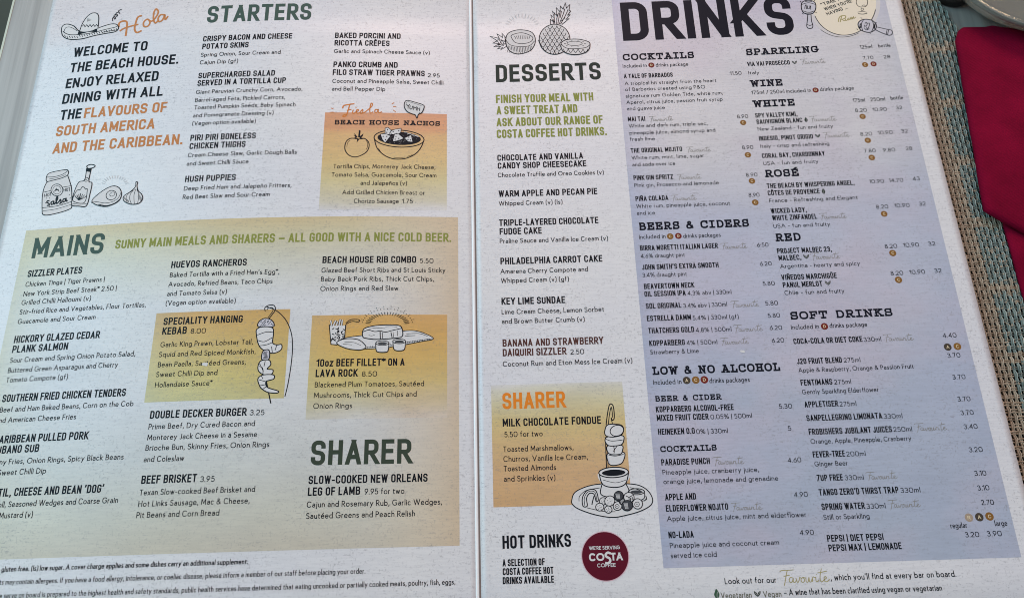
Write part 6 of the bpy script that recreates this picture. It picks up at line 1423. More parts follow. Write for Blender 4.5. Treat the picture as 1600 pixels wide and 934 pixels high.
 ('f',0.0,'paperwhite',[47.5,132.86,46.89,129.87,45.47,127.27,43.4,125.39,40.95,124.44,38.4,124.53,36.04,125.64,34.17,127.65,32.99,130.33,32.67,133.37,33.24,136.38,34.65,139.02,36.72,140.96,39.21,141.94,41.8,141.85,44.19,140.7,46.07,138.64,47.22,135.91]),
 ('c',0.399,'ink',[47.5,132.86,46.89,129.87,45.47,127.27,43.4,125.39,40.95,124.44,38.4,124.53,36.04,125.64,34.17,127.65,32.99,130.33,32.67,133.37,33.24,136.38,34.65,139.02,36.72,140.96,39.21,141.94,41.8,141.85,44.19,140.7,46.07,138.64,47.22,135.91]),
 ('s',0.257,'ink',[37.1,141.36,37.52,139.86,38.14,139.45,38.8,139.82,39.35,141.28]),
 ('p',0.193,'ink',[38.06,141.13,38.37,140.92]),
 ('s',0.257,'ink',[39.35,141.28,39.76,139.79,40.39,139.37,41.05,139.74,41.6,141.21]),
 ('p',0.193,'ink',[40.31,141.05,40.62,140.84]),
 ('s',0.257,'ink',[41.6,141.21,42.01,139.71,42.63,139.3,43.29,139.67,43.85,141.13]),
 ('p',0.193,'ink',[42.55,140.98,42.87,140.77]),
 ('s',0.256,'ink',[35.88,139.23,36.3,137.74,36.92,137.33,37.58,137.7,38.13,139.15]),
 ('p',0.192,'ink',[36.84,139.0,37.15,138.79]),
 ('s',0.256,'ink',[38.13,139.15,38.54,137.67,39.16,137.25,39.82,137.62,40.37,139.08]),
 ('p',0.192,'ink',[39.08,138.93,39.39,138.72]),
 ('s',0.256,'ink',[40.37,139.08,40.78,137.59,41.4,137.18,42.06,137.55,42.62,139.0]),
 ('p',0.192,'ink',[41.32,138.85,41.64,138.64]),
 ('s',0.256,'ink',[42.62,139.0,43.02,137.51,43.64,137.1,44.3,137.47,44.86,138.92]),
 ('p',0.192,'ink',[43.57,138.77,43.88,138.56]),
 ('s',0.256,'ink',[34.67,137.11,35.09,135.63,35.71,135.22,36.36,135.58,36.91,137.03]),
 ('p',0.192,'ink',[35.62,136.88,35.93,136.68]),
 ('s',0.256,'ink',[36.91,137.03,37.32,135.55,37.94,135.14,38.6,135.51,39.15,136.96]),
 ('p',0.192,'ink',[37.86,136.81,38.17,136.6]),
 ('s',0.256,'ink',[39.15,136.96,39.56,135.48,40.18,135.07,40.84,135.43,41.39,136.88]),
 ('p',0.192,'ink',[40.1,136.73,40.41,136.53]),
 ('s',0.256,'ink',[41.39,136.88,41.8,135.4,42.42,134.99,43.07,135.36,43.63,136.81]),
 ('p',0.192,'ink',[42.34,136.66,42.65,136.45]),
 ('s',0.256,'ink',[43.63,136.81,44.03,135.32,44.65,134.91,45.31,135.28,45.87,136.73]),
 ('p',0.192,'ink',[44.58,136.58,44.89,136.37]),
 ('s',0.255,'ink',[33.46,135.0,33.88,133.52,34.5,133.11,35.15,133.48,35.69,134.92]),
 ('p',0.192,'ink',[34.41,134.77,34.72,134.56]),
 ('s',0.255,'ink',[35.69,134.92,36.11,133.45,36.73,133.04,37.39,133.4,37.93,134.85]),
 ('p',0.192,'ink',[36.64,134.7,36.95,134.49]),
 ('s',0.255,'ink',[37.93,134.85,38.34,133.37,38.96,132.96,39.62,133.33,40.17,134.77]),
 ('p',0.192,'ink',[38.88,134.62,39.19,134.42]),
 ('s',0.255,'ink',[40.17,134.77,40.57,133.3,41.19,132.89,41.85,133.25,42.4,134.7]),
 ('p',0.192,'ink',[41.11,134.55,41.42,134.34]),
 ('s',0.255,'ink',[42.4,134.7,42.81,133.22,43.43,132.81,44.08,133.18,44.64,134.62]),
 ('p',0.192,'ink',[43.35,134.47,43.66,134.26]),
 ('s',0.255,'ink',[44.64,134.62,45.04,133.14,45.66,132.73,46.31,133.1,46.87,134.54]),
 ('p',0.191,'ink',[45.58,134.39,45.89,134.19]),
 ('s',0.255,'ink',[32.25,132.89,32.67,131.42,33.29,131.01,33.95,131.38,34.49,132.82]),
 ('p',0.191,'ink',[33.2,132.67,33.51,132.46]),
 ('s',0.255,'ink',[34.49,132.82,34.9,131.35,35.52,130.94,36.17,131.31,36.72,132.75]),
 ('p',0.191,'ink',[35.43,132.59,35.74,132.39]),
 ('s',0.255,'ink',[36.72,132.75,37.13,131.28,37.75,130.87,38.4,131.23,38.95,132.67]),
 ('p',0.191,'ink',[37.66,132.52,37.97,132.32]),
 ('s',0.255,'ink',[38.95,132.67,39.36,131.2,39.98,130.79,40.63,131.16,41.18,132.6]),
 ('p',0.191,'ink',[39.9,132.45,40.2,132.24]),
 ('s',0.255,'ink',[41.18,132.6,41.59,131.13,42.2,130.72,42.86,131.08,43.41,132.52]),
 ('p',0.191,'ink',[42.13,132.37,42.43,132.16]),
 ('s',0.255,'ink',[43.41,132.52,43.81,131.05,44.43,130.64,45.09,131.01,45.64,132.44]),
 ('p',0.191,'ink',[44.36,132.29,44.66,132.09]),
 ('s',0.255,'ink',[45.64,132.44,46.04,130.97,46.66,130.56,47.31,130.93,47.87,132.36]),
 ('p',0.191,'ink',[46.59,132.22,46.89,132.01]),
 ('s',0.254,'ink',[33.28,130.72,33.7,129.26,34.32,128.85,34.97,129.22,35.51,130.65]),
 ('p',0.191,'ink',[34.23,130.5,34.54,130.3]),
 ('s',0.254,'ink',[35.51,130.65,35.92,129.19,36.54,128.78,37.19,129.14,37.74,130.58]),
 ('p',0.191,'ink',[36.45,130.43,36.76,130.22]),
 ('s',0.254,'ink',[37.74,130.58,38.15,129.11,38.76,128.71,39.42,129.07,39.96,130.5]),
 ('p',0.191,'ink',[38.68,130.35,38.99,130.15]),
 ('s',0.254,'ink',[39.96,130.5,40.37,129.04,40.99,128.63,41.64,129.0,42.19,130.43]),
 ('p',0.191,'ink',[40.91,130.28,41.22,130.07]),
 ('s',0.254,'ink',[42.19,130.43,42.59,128.96,43.21,128.56,43.86,128.92,44.41,130.35]),
 ('p',0.191,'ink',[43.13,130.2,43.44,130.0]),
 ('s',0.254,'ink',[44.41,130.35,44.82,128.89,45.43,128.48,46.09,128.84,46.64,130.27]),
 ('p',0.191,'ink',[45.36,130.12,45.67,129.92]),
 ('s',0.254,'ink',[34.3,128.56,34.72,127.11,35.34,126.7,35.99,127.06,36.53,128.49]),
 ('p',0.19,'ink',[35.25,128.34,35.56,128.14]),
 ('s',0.254,'ink',[36.53,128.49,36.94,127.03,37.55,126.63,38.21,126.99,38.75,128.42]),
 ('p',0.19,'ink',[37.47,128.27,37.78,128.06]),
 ('s',0.254,'ink',[38.75,128.42,39.16,126.96,39.77,126.55,40.43,126.92,40.97,128.34]),
 ('p',0.19,'ink',[39.69,128.19,40.0,127.99]),
 ('s',0.254,'ink',[40.97,128.34,41.38,126.88,41.99,126.48,42.64,126.84,43.19,128.27]),
 ('p',0.19,'ink',[41.91,128.12,42.22,127.91]),
 ('s',0.254,'ink',[43.19,128.27,43.6,126.81,44.21,126.4,44.86,126.76,45.42,128.19]),
 ('p',0.19,'ink',[44.14,128.04,44.44,127.84]),
 ('s',0.253,'ink',[37.54,126.34,37.95,124.89,38.57,124.48,39.22,124.84,39.76,126.27]),
 ('p',0.19,'ink',[38.48,126.12,38.79,125.91]),
 ('s',0.253,'ink',[39.76,126.27,40.17,124.81,40.78,124.41,41.43,124.77,41.98,126.19]),
 ('p',0.19,'ink',[40.7,126.04,41.01,125.84]),
 ('f',0.0,'paperwhite',[43.15,130.49,45.81,132.53,51.4,132.73,56.09,131.2,57.08,129.22,55.76,125.8,51.68,123.94,46.95,124.2,43.58,126.42]),
 ('c',0.381,'ink',[43.15,130.49,45.81,132.53,51.4,132.73,56.09,131.2,57.08,129.22,55.76,125.8,51.68,123.94,46.95,124.2,43.58,126.42]),
 ('s',0.317,'ink',[43.13,130.1,45.55,127.7,50.28,127.15,55.08,127.75,57.1,129.42]),
 ('c',0.254,'ink',[53.32,130.13,52.93,129.6,51.89,129.2,50.41,129.01,48.78,129.07,47.33,129.36,46.34,129.83,46.01,130.39,46.4,130.93,47.44,131.33,48.92,131.52,50.55,131.46,52.0,131.17,52.99,130.69]),
 ('p',0.238,'ink',[54.11,130.01,55.06,129.97]),
 ('p',0.238,'ink',[53.24,129.13,53.99,128.82]),
 ('p',0.238,'ink',[51.06,128.65,51.33,128.18]),
 ('p',0.238,'ink',[48.41,128.74,48.09,128.29]),
 ('p',0.238,'ink',[46.3,129.38,45.51,129.12]),
 ('p',0.238,'ink',[45.53,130.31,44.57,130.35]),
 ('p',0.239,'ink',[46.4,131.19,45.64,131.5]),
 ('p',0.239,'ink',[48.58,131.68,48.31,132.15]),
 ('p',0.239,'ink',[51.23,131.59,51.55,132.04]),
 ('p',0.239,'ink',[53.35,130.95,54.13,131.2]),
 ('s',0.253,'ink',[43.94,127.37,45.09,125.03,46.48,127.29]),
 ('s',0.253,'ink',[46.32,127.29,47.46,124.95,48.86,127.2]),
 ('s',0.253,'ink',[48.7,127.21,49.83,124.86,51.23,127.12]),
 ('s',0.253,'ink',[51.08,127.12,52.21,124.78,53.61,127.03]),
 ('s',0.253,'ink',[53.45,127.04,54.58,124.69,55.99,126.95]),
 ('p',0.145,'faint',[18.36,142.73,16.5,143.38]),
 ('p',0.145,'faint',[18.89,143.86,17.19,144.99]),
 ('p',0.145,'faint',[19.69,144.85,18.24,146.42]),
 ('p',0.145,'faint',[20.74,145.67,19.6,147.6]),
 ('p',0.145,'faint',[21.96,146.27,21.2,148.46]),
 ('p',0.146,'faint',[23.32,146.63,22.97,148.98]),
 ('p',0.146,'faint',[24.73,146.72,24.81,149.11]),
 ('p',0.145,'faint',[26.13,146.54,26.64,148.86]),
 ('p',0.145,'faint',[27.46,146.1,28.37,148.24]),
 ('p',0.145,'faint',[28.65,145.43,29.9,147.27]),
 ('p',0.145,'faint',[29.63,144.54,31.18,146.02]),
 ('p',0.145,'faint',[30.37,143.5,32.13,144.52]),
 ('p',0.145,'faint',[30.82,142.35,32.72,142.88])]),
 ('illustration','R','ink drawing of a chocolate fondue with a hanging skewer over a plate of fruit',[('f',0.0,'white',[36.36,-84.31,37.92,-81.19,43.26,-79.04,49.56,-78.4,60.65,-78.87,65.35,-80.78,67.54,-84.09,66.87,-86.89,62.55,-89.1,56.94,-90.46,51.75,-91.11,45.31,-89.99,39.26,-87.81,36.75,-86.0]),
 ('c',0.345,'ink',[36.36,-84.31,37.92,-81.19,43.26,-79.04,49.56,-78.4,60.65,-78.87,65.35,-80.78,67.54,-84.09,66.87,-86.89,62.55,-89.1,56.94,-90.46,51.75,-91.11,45.31,-89.99,39.26,-87.81,36.75,-86.0]),
 ('s',0.235,'ink',[39.17,-84.73,39.56,-82.72,42.46,-80.64,48.07,-79.86]),
 ('s',0.233,'ink',[42.05,-87.23,48.15,-88.74,52.94,-89.02]),
 ('s',0.235,'ink',[59.16,-80.05,63.21,-81.4,65.35,-83.89,64.24,-85.47]),
 ('s',0.358,'ink',[51.75,-55.36,52.45,-51.63,53.45,-47.73,54.3,-46.88,55.16,-47.93,55.27,-52.3,54.46,-53.57,53.97,-52.4]),
 ('s',0.286,'ink',[52.61,-55.39,53.32,-51.51,54.28,-48.19,54.56,-50.24,54.54,-52.42]),
 ('p',0.285,'ink',[53.94,-52.84,54.44,-55.73]),
 ('p',0.352,'ink',[51.13,-60.21,50.68,-72.39]),
 ('p',0.282,'ink',[51.83,-60.23,51.31,-72.41]),
 ('f',0.0,'white',[51.66,-66.58,58.02,-66.49,57.31,-70.1,55.11,-71.28,51.91,-70.91]),
 ('c',0.351,'ink',[51.66,-66.58,58.02,-66.49,57.31,-70.1,55.11,-71.28,51.91,-70.91]),
 ('f',0.0,'white',[51.72,-63.76,57.32,-63.65,57.52,-65.63,56.41,-67.14,52.2,-66.87]),
 ('c',0.352,'ink',[51.72,-63.76,57.32,-63.65,57.52,-65.63,56.41,-67.14,52.2,-66.87]),
 ('f',0.0,'white',[50.99,-61.05,52.27,-60.1,57.97,-59.85,58.24,-61.84,56.98,-63.5,52.71,-63.79,51.11,-62.47]),
 ('c',0.354,'ink',[50.99,-61.05,52.27,-60.1,57.97,-59.85,58.24,-61.84,56.98,-63.5,52.71,-63.79,51.11,-62.47]),
 ('f',0.0,'white',[51.1,-57.5,52.62,-55.25,57.59,-55.54,58.58,-57.58,57.27,-59.68,53.68,-60.28,51.25,-59.5]),
 ('c',0.355,'ink',[51.1,-57.5,52.62,-55.25,57.59,-55.54,58.58,-57.58,57.27,-59.68,53.68,-60.28,51.25,-59.5]),
 ('c',0.313,'ink',[58.5,-57.06,58.44,-58.03,57.87,-58.94,56.9,-59.63,55.73,-59.95,54.58,-59.84,53.69,-59.33,53.22,-58.5,53.27,-57.54,53.83,-56.62,54.8,-55.93,55.98,-55.6,57.13,-55.71,58.03,-56.23]),
 ('s',0.241,'ink',[51.35,-61.06,53.56,-61.84,57.84,-61.55]),
 ('s',0.282,'ink',[54.12,-63.84,54.29,-65.39,54.04,-66.79]),
 ('s',0.239,'ink',[51.89,-67.28,54.53,-67.78,57.82,-67.18]),
 ('s',0.24,'ink',[53.82,-65.94,55.53,-63.88]),
 ('s',0.421,'graylight',[51.79,-68.68,51.94,-70.49]),
 ('f',0.0,'white',[40.58,-86.52,40.65,-83.16,42.74,-80.65,45.79,-80.74,46.66,-84.28,45.79,-84.93,45.14,-82.21,43.36,-81.89,42.13,-83.74,42.23,-86.56]),
 ('c',0.345,'ink',[40.58,-86.52,40.65,-83.16,42.74,-80.65,45.79,-80.74,46.66,-84.28,45.79,-84.93,45.14,-82.21,43.36,-81.89,42.13,-83.74,42.23,-86.56]),
 ('s',0.235,'ink',[41.28,-86.4,41.32,-83.45,42.98,-81.2,45.47,-81.41,46.08,-84.67]),
 ('s',0.345,'ink',[45.09,-82.89,44.41,-84.89,44.05,-86.22]),
 ('f',0.0,'white',[48.6,-78.24,47.66,-81.75,49.23,-83.14,53.35,-83.54,58.6,-81.94,57.88,-78.79]),
 ('s',0.346,'ink',[48.6,-78.24,47.66,-81.75,49.23,-83.14,53.35,-83.54,58.6,-81.94,57.88,-78.79]),
 ('f',0.0,'white',[47.63,-74.1,48.85,-78.66,53.62,-79.89,57.61,-78.65,59.2,-74.44]),
 ('s',0.375,'ink',[47.63,-74.1,48.85,-78.66,53.62,-79.89,57.61,-78.65,59.2,-74.44]),
 ('f',0.0,'white',[59.16,-74.08,58.55,-74.95,56.92,-75.65,54.58,-76.06,52.0,-76.08,49.69,-75.72,48.11,-75.04,47.55,-74.19,48.15,-73.31,49.79,-72.6,52.13,-72.19,54.72,-72.17,57.03,-72.53,58.62,-73.22]),
 ('c',0.377,'ink',[59.16,-74.08,58.55,-74.95,56.92,-75.65,54.58,-76.06,52.0,-76.08,49.69,-75.72,48.11,-75.04,47.55,-74.19,48.15,-73.31,49.79,-72.6,52.13,-72.19,54.72,-72.17,57.03,-72.53,58.62,-73.22]),
 ('g',0.0,'ink',[57.96,-74.23,57.79,-74.55,57.32,-74.85,56.58,-75.11,55.61,-75.32,54.5,-75.45,53.3,-75.5,52.11,-75.47,51.01,-75.36,50.06,-75.17,49.33,-74.92,48.88,-74.63,48.73,-74.31,48.9,-73.99,49.37,-73.69,50.11,-73.42,51.07,-73.22,52.19,-73.08,53.39,-73.03,54.58,-73.06,55.69,-73.17,56.64,-73.36,57.36,-73.61,57.81,-73.91]),
 ('s',0.181,'ink',[48.97,-76.88,53.76,-78.12,58.01,-77.15]),
 ('f',0.0,'white',[58.42,-82.34,58.5,-84.77,61.49,-85.39,64.46,-84.54,64.66,-82.25]),
 ('s',0.303,'ink',[58.46,-81.93,58.65,-84.64,61.5,-85.26,64.34,-84.4,64.8,-82.26]),
 ('c',0.318,'ink',[64.77,-81.85,64.42,-82.34,63.52,-82.71,62.25,-82.9,60.87,-82.85,59.65,-82.6,58.82,-82.17,58.55,-81.66,58.9,-81.17,59.79,-80.8,61.06,-80.61,62.45,-80.66,63.68,-80.92,64.5,-81.34]),
 ('g',0.0,'graydark',[64.0,-81.96,63.74,-82.25,63.07,-82.46,62.11,-82.56,61.07,-82.53,60.14,-82.38,59.51,-82.12,59.3,-81.82,59.55,-81.53,60.23,-81.32,61.18,-81.22,62.23,-81.25,63.16,-81.41,63.79,-81.66]),
 ('s',0.234,'ink',[63.28,-85.45,65.26,-84.83,65.11,-83.48]),
 ('f',0.0,'white',[49.09,-83.73,49.71,-84.41,49.72,-85.36,49.12,-86.14,48.18,-86.39,47.35,-85.99,47.01,-85.13,47.32,-84.21,48.14,-83.66]),
 ('c',0.289,'ink',[49.09,-83.73,49.71,-84.41,49.72,-85.36,49.12,-86.14,48.18,-86.39,47.35,-85.99,47.01,-85.13,47.32,-84.21,48.14,-83.66]),
 ('p',0.207,'ink',[47.7,-84.7,47.82,-84.97]),
 ('p',0.207,'ink',[48.45,-84.3,48.57,-84.57]),
 ('p',0.207,'ink',[48.99,-84.88,49.11,-85.15]),
 ('p',0.207,'ink',[48.09,-85.42,48.21,-85.69]),
 ('p',0.207,'ink',[48.79,-85.72,48.91,-85.99]),
 ('p',0.207,'ink',[48.48,-85.01,48.6,-85.28]),
 ('p',0.207,'ink',[47.78,-85.69,47.9,-85.96]),
 ('f',0.0,'white',[48.56,-86.7,48.42,-87.7,47.63,-88.42,46.55,-88.53,45.69,-87.97,45.45,-87.01,45.94,-86.09,46.94,-85.65,47.98,-85.89]),
 ('c',0.289,'ink',[48.56,-86.7,48.42,-87.7,47.63,-88.42,46.55,-88.53,45.69,-87.97,45.45,-87.01,45.94,-86.09,46.94,-85.65,47.98,-85.89]),
 ('p',0.206,'ink',[46.25,-86.78,46.37,-87.05]),
 ('p',0.206,'ink',[47.07,-86.34,47.19,-86.61]),
 ('p',0.206,'ink',[47.66,-86.97,47.78,-87.24]),
 ('p',0.206,'ink',[46.67,-87.56,46.79,-87.83]),
 ('p',0.206,'ink',[47.44,-87.89,47.56,-88.16]),
 ('p',0.206,'ink',[47.1,-87.11,47.22,-87.38]),
 ('p',0.206,'ink',[46.34,-87.85,46.45,-88.13]),
 ('f',0.0,'white',[49.1,-87.34,49.9,-86.82,50.86,-86.92,51.54,-87.59,51.62,-88.51,51.05,-89.26,50.11,-89.48,49.24,-89.07,48.84,-88.23]),
 ('c',0.288,'ink',[49.1,-87.34,49.9,-86.82,50.86,-86.92,51.54,-87.59,51.62,-88.51,51.05,-89.26,50.11,-89.48,49.24,-89.07,48.84,-88.23]),
 ('p',0.206,'ink',[49.55,-87.84,49.67,-88.11]),
 ('p',0.206,'ink',[50.3,-87.44,50.42,-87.71]),
 ('p',0.206,'ink',[50.84,-88.01,50.96,-88.28]),
 ('p',0.206,'ink',[49.93,-88.55,50.05,-88.82]),
 ('p',0.206,'ink',[50.63,-88.85,50.75,-89.12]),
 ('p',0.206,'ink',[50.32,-88.14,50.44,-88.41]),
 ('p',0.206,'ink',[49.62,-88.82,49.74,-89.09]),
 ('f',0.0,'white',[52.46,-83.52,52.98,-84.67,52.6,-85.94,51.48,-86.75,50.15,-86.71,49.24,-85.85,49.16,-84.56,49.96,-83.46,51.27,-83.04]),
 ('c',0.289,'ink',[52.46,-83.52,52.98,-84.67,52.6,-85.94,51.48,-86.75,50.15,-86.71,49.24,-85.85,49.16,-84.56,49.96,-83.46,51.27,-83.04]),
 ('p',0.207,'ink',[50.06,-84.53,50.18,-84.8]),
 ('p',0.207,'ink',[51.1,-83.97,51.22,-84.25]),
 ('p',0.207,'ink',[51.85,-84.78,51.96,-85.05]),
 ('p',0.207,'ink',[50.59,-85.52,50.71,-85.79]),
 ('p',0.206,'ink',[51.56,-85.94,51.68,-86.21]),
 ('p',0.207,'ink',[51.13,-84.95,51.25,-85.22]),
 ('p',0.206,'ink',[50.16,-85.89,50.28,-86.17]),
 ('f',0.0,'white',[55.17,-85.71,55.6,-86.7,55.25,-87.79,54.27,-88.46,53.13,-88.41,52.36,-87.66,52.32,-86.55,53.03,-85.61,54.16,-85.28]),
 ('c',0.289,'ink',[55.17,-85.71,55.6,-86.7,55.25,-87.79,54.27,-88.46,53.13,-88.41,52.36,-87.66,52.32,-86.55,53.03,-85.61,54.16,-85.28]),
 ('c',0.206,'ink',[54.51,-87.09,54.41,-87.42,54.17,-87.67,53.85,-87.81,53.51,-87.8,53.21,-87.64,53.02,-87.38,52.96,-87.05,53.07,-86.73,53.3,-86.47,53.62,-86.33,53.96,-86.34,54.26,-86.5,54.46,-86.77]),
 ('p',0.206,'ink',[53.41,-86.89,53.9,-87.18]),
 ('f',0.0,'graydark',[55.27,-86.41,54.72,-85.74,54.75,-84.84,55.36,-84.11,56.27,-83.91,57.04,-84.33,57.31,-85.16,56.97,-86.03,56.16,-86.52]),
 ('c',0.289,'ink',[55.27,-86.41,54.72,-85.74,54.75,-84.84,55.36,-84.11,56.27,-83.91,57.04,-84.33,57.31,-85.16,56.97,-86.03,56.16,-86.52]),
 ('p',0.165,'white',[55.21,-84.53,55.51,-86.02]),
 ('p',0.165,'white',[55.62,-84.55,55.85,-86.03]),
 ('p',0.165,'white',[56.03,-84.56,56.19,-86.04]),
 ('p',0.165,'white',[56.45,-84.57,56.54,-86.05]),
 ('f',0.0,'graydark',[55.57,-81.56,56.33,-82.46,56.29,-83.68,55.47,-84.67,54.26,-84.95,53.21,-84.4,52.82,-83.27,53.28,-82.09,54.36,-81.41]),
 ('c',0.29,'ink',[55.57,-81.56,56.33,-82.46,56.29,-83.68,55.47,-84.67,54.26,-84.95,53.21,-84.4,52.82,-83.27,53.28,-82.09,54.36,-81.41]),
 ('p',0.166,'white',[53.57,-82.23,53.98,-84.24]),
 ('p',0.166,'white',[53.99,-82.24,54.32,-84.25]),
 ('p',0.166,'white',[54.4,-82.25,54.67,-84.26]),
 ('p',0.166,'white',[54.82,-82.26,55.01,-84.27]),
 ('f',0.0,'white',[60.41,-84.53,59.49,-85.47,58.14,-85.65,57.0,-84.97,56.59,-83.76,57.12,-82.58,58.33,-81.97,59.66,-82.24,60.48,-83.25]),
 ('c',0.29,'ink',[60.41,-84.53,59.49,-85.47,58.14,-85.65,57.0,-84.97,56.59,-83.76,57.12,-82.58,58.33,-81.97,59.66,-82.24,60.48,-83.25]),
 ('p',0.276,'ink',[57.43,-83.2,58.58,-83.83,60.04,-83.09]),
 ('p',0.276,'ink',[58.58,-83.83,58.59,-85.39]),
 ('p',0.344,'ink',[59.12,-84.04,59.16,-85.21]),
 ('p',0.345,'ink',[59.83,-83.73,59.74,-84.84]),
 ('f',0.0,'graydark',[55.53,-87.31,55.82,-85.98,56.96,-85.06,58.42,-85.0,59.52,-85.83,59.74,-87.14,58.98,-88.34,57.6,-88.85,56.24,-88.45]),
 ('c',0.289,'ink',[55.53,-87.31,55.82,-85.98,56.96,-85.06,58.42,-85.0,59.52,-85.83,59.74,-87.14,58.98,-88.34,57.6,-88.85,56.24,-88.45]),
 ('p',0.165,'white',[56.45,-85.81,56.91,-88.11]),
 ('p',0.165,'white',[56.86,-85.83,57.25,-88.12]),
 ('p',0.165,'white',[57.27,-85.84,57.59,-88.13]),
 ('p',0.165,'white',[57.69,-85.85,57.93,-88.14]),
 ('f',0.0,'white',[61.14,-84.5,62.44,-84.55,63.39,-85.43,63.54,-86.74,62.82,-87.86,61.57,-88.26,60.38,-87.77,59.79,-86.6,60.09,-85.31]),
 ('c',0.289,'ink',[61.14,-84.5,62.44,-84.55,63.39,-85.43,63.54,-86.74,62.82,-87.86,61.57,-88.26,60.38,-87.77,59.79,-86.6,60.09,-85.31]),
 ('c',0.206,'ink',[62.37,-86.55,62.24,-86.93,61.97,-87.22,61.6,-87.38,61.2,-87.37,60.85,-87.19,60.63,-86.88,60.57,-86.5,60.69,-86.12,60.97,-85.83,61.34,-85.67,61.74,-85.68,62.09,-85.86,62.31,-86.17]),
 ('p',0.206,'ink',[61.09,-86.32,61.66,-86.6])]),
 ('rum_badge','R','cream round badge with a saying about rum',[('c',1.84,'creamhalo',[198.87,147.33,197.61,142.83,195.62,138.65,192.99,134.97,189.88,131.98,186.42,129.8,182.78,128.54,179.14,128.26,175.67,128.96,172.53,130.62,169.88,133.17,167.86,136.48,166.55,140.41,166.05,144.77,166.37,149.34,167.52,153.91,169.45,158.23,172.06,162.08,175.23,165.25,178.79,167.57,182.56,168.92,186.34,169.21,189.92,168.44,193.13,166.64,195.78,163.92,197.76,160.43,198.96,156.36,199.34,151.91]),
 ('f',0.0,'cream',[197.96,147.39,196.77,143.14,194.89,139.19,192.42,135.72,189.47,132.89,186.21,130.83,182.77,129.64,179.34,129.38,176.06,130.04,173.1,131.61,170.6,134.02,168.69,137.15,167.46,140.86,166.99,144.97,167.3,149.29,168.39,153.59,170.21,157.66,172.67,161.29,175.66,164.28,179.02,166.47,182.57,167.73,186.13,168.01,189.51,167.28,192.53,165.59,195.03,163.03,196.9,159.74,198.03,155.9,198.39,151.71]),
 ('s',0.333,'ink',[196.87,143.38,196.09,141.46,195.16,139.62,194.11,137.88,192.93,136.26,191.65,134.77,190.27,133.44,188.81,132.26,187.29,131.27,185.72,130.45,184.12,129.83,182.51,129.42,180.9,129.2,179.3,129.19,177.74,129.39,176.24,129.79,174.8,130.39,173.44,131.18,172.18,132.16,171.03,133.32,170.0,134.65,169.11,136.12,168.37,137.74,167.77,139.47,167.34,141.31]),
 ('s',0.242,'ink',[186.41,130.08,184.68,129.26,182.91,128.66,181.13,128.27,179.37,128.11,177.63,128.17,175.93,128.46,174.29,128.97,172.74,129.7,171.28,130.64,169.93,131.79,168.71,133.12])]),
 ('illustration','R','ink drawing of two maracas,a rum glass and the handwritten word Rum',[('s',0.418,'gold2',[177.92,137.05,178.51,139.13,179.67,140.5,181.63,140.67,181.81,139.5,180.35,138.63,178.96,138.62]),
 ('s',0.418,'gold2',[180.06,140.47,179.31,138.41,178.82,136.9]),
 ('s',0.38,'gold2',[179.95,138.56,180.56,137.66,181.37,137.9]),
 ('s',0.342,'gold2',[181.61,138.84,181.49,137.7,182.21,137.85,182.96,139.05,182.76,137.91,183.51,138.25]),
 ('s',0.342,'gold2',[183.49,138.15,184.0,139.27,184.11,138.21,184.81,139.51,184.92,138.45,185.62,139.75,185.66,138.69,186.74,139.59]),
 ('s',0.268,'ink',[189.25,150.88,188.42,148.0,188.98,146.01,190.52,145.14]),
 ('s',0.267,'ink',[194.07,150.57,193.68,147.18,192.61,145.59,191.17,145.29]),
 ('s',0.229,'ink',[190.52,145.14,191.44,146.35,192.26,146.2,192.46,145.21]),
 ('c',0.228,'ink',[191.21,143.84,191.09,143.55,190.88,143.33,190.61,143.22,190.34,143.23,190.12,143.38,190.0,143.62,189.99,143.91,190.1,144.2,190.32,144.42,190.58,144.54,190.85,144.52,191.08,144.38,191.2,144.13]),
 ('s',0.228,'ink',[188.08,142.29,190.45,142.63,192.55,141.92]),
 ('s',0.342,'ink',[188.15,141.42,190.15,141.01,192.35,141.26]),
 ('p',0.228,'ink',[190.27,143.32,190.05,142.56]),
 ('f',0.0,'graylight',[164.21,142.66,163.29,138.86,162.47,135.66,162.93,134.2,164.53,134.11,165.37,135.49,165.2,138.76,165.51,142.59]),
 ('c',0.344,'ink',[164.21,142.66,163.29,138.86,162.47,135.66,162.93,134.2,164.53,134.11,165.37,135.49,165.2,138.76,165.51,142.59]),
 ('f',0.0,'graylight',[161.63,146.93,162.65,149.95,165.73,150.95,168.44,149.61,168.63,146.53,167.2,143.46,164.56,142.4,162.06,143.75]),
 ('c',0.423,'ink',[161.63,146.93,162.65,149.95,165.73,150.95,168.44,149.61,168.63,146.53,167.2,143.46,164.56,142.4,162.06,143.75]),
 ('s',0.308,'ink',[162.11,148.52,165.48,149.39,168.66,148.13]),
 ('s',0.307,'ink',[161.91,144.73,164.75,143.6,167.74,144.39]),
 ('s',0.308,'ink',[163.13,145.63,163.46,147.17,164.16,148.2,163.9,145.59]),
 ('s',0.308,'ink',[164.95,147.76,164.44,146.04,165.35,145.89,165.95,147.71]),
 ('s',0.308,'ink',[166.17,147.6,165.93,145.18]),
 ('s',0.305,'ink',[162.82,136.4,163.95,135.77,165.34,136.26]),
 ('s',0.309,'ink',[163.84,150.08,165.64,150.36,167.31,149.87]),
 ('s',0.307,'ink',[163.15,143.3,164.66,143.02,166.08,143.23]),
 ('f',0.0,'graylight',[195.15,132.95,199.44,131.55,201.66,130.84,202.28,129.39,201.17,127.95,199.47,128.15,195.02,131.07]),
 ('c',0.337,'ink',[195.15,132.95,199.44,131.55,201.66,130.84,202.28,129.39,201.17,127.95,199.47,128.15,195.02,131.07]),
 ('f',0.0,'graylight',[186.9,134.98,188.28,137.09,191.11,137.88,193.99,136.93,195.45,134.55,194.62,131.76,191.95,130.12,189.37,130.57,187.37,132.11]),
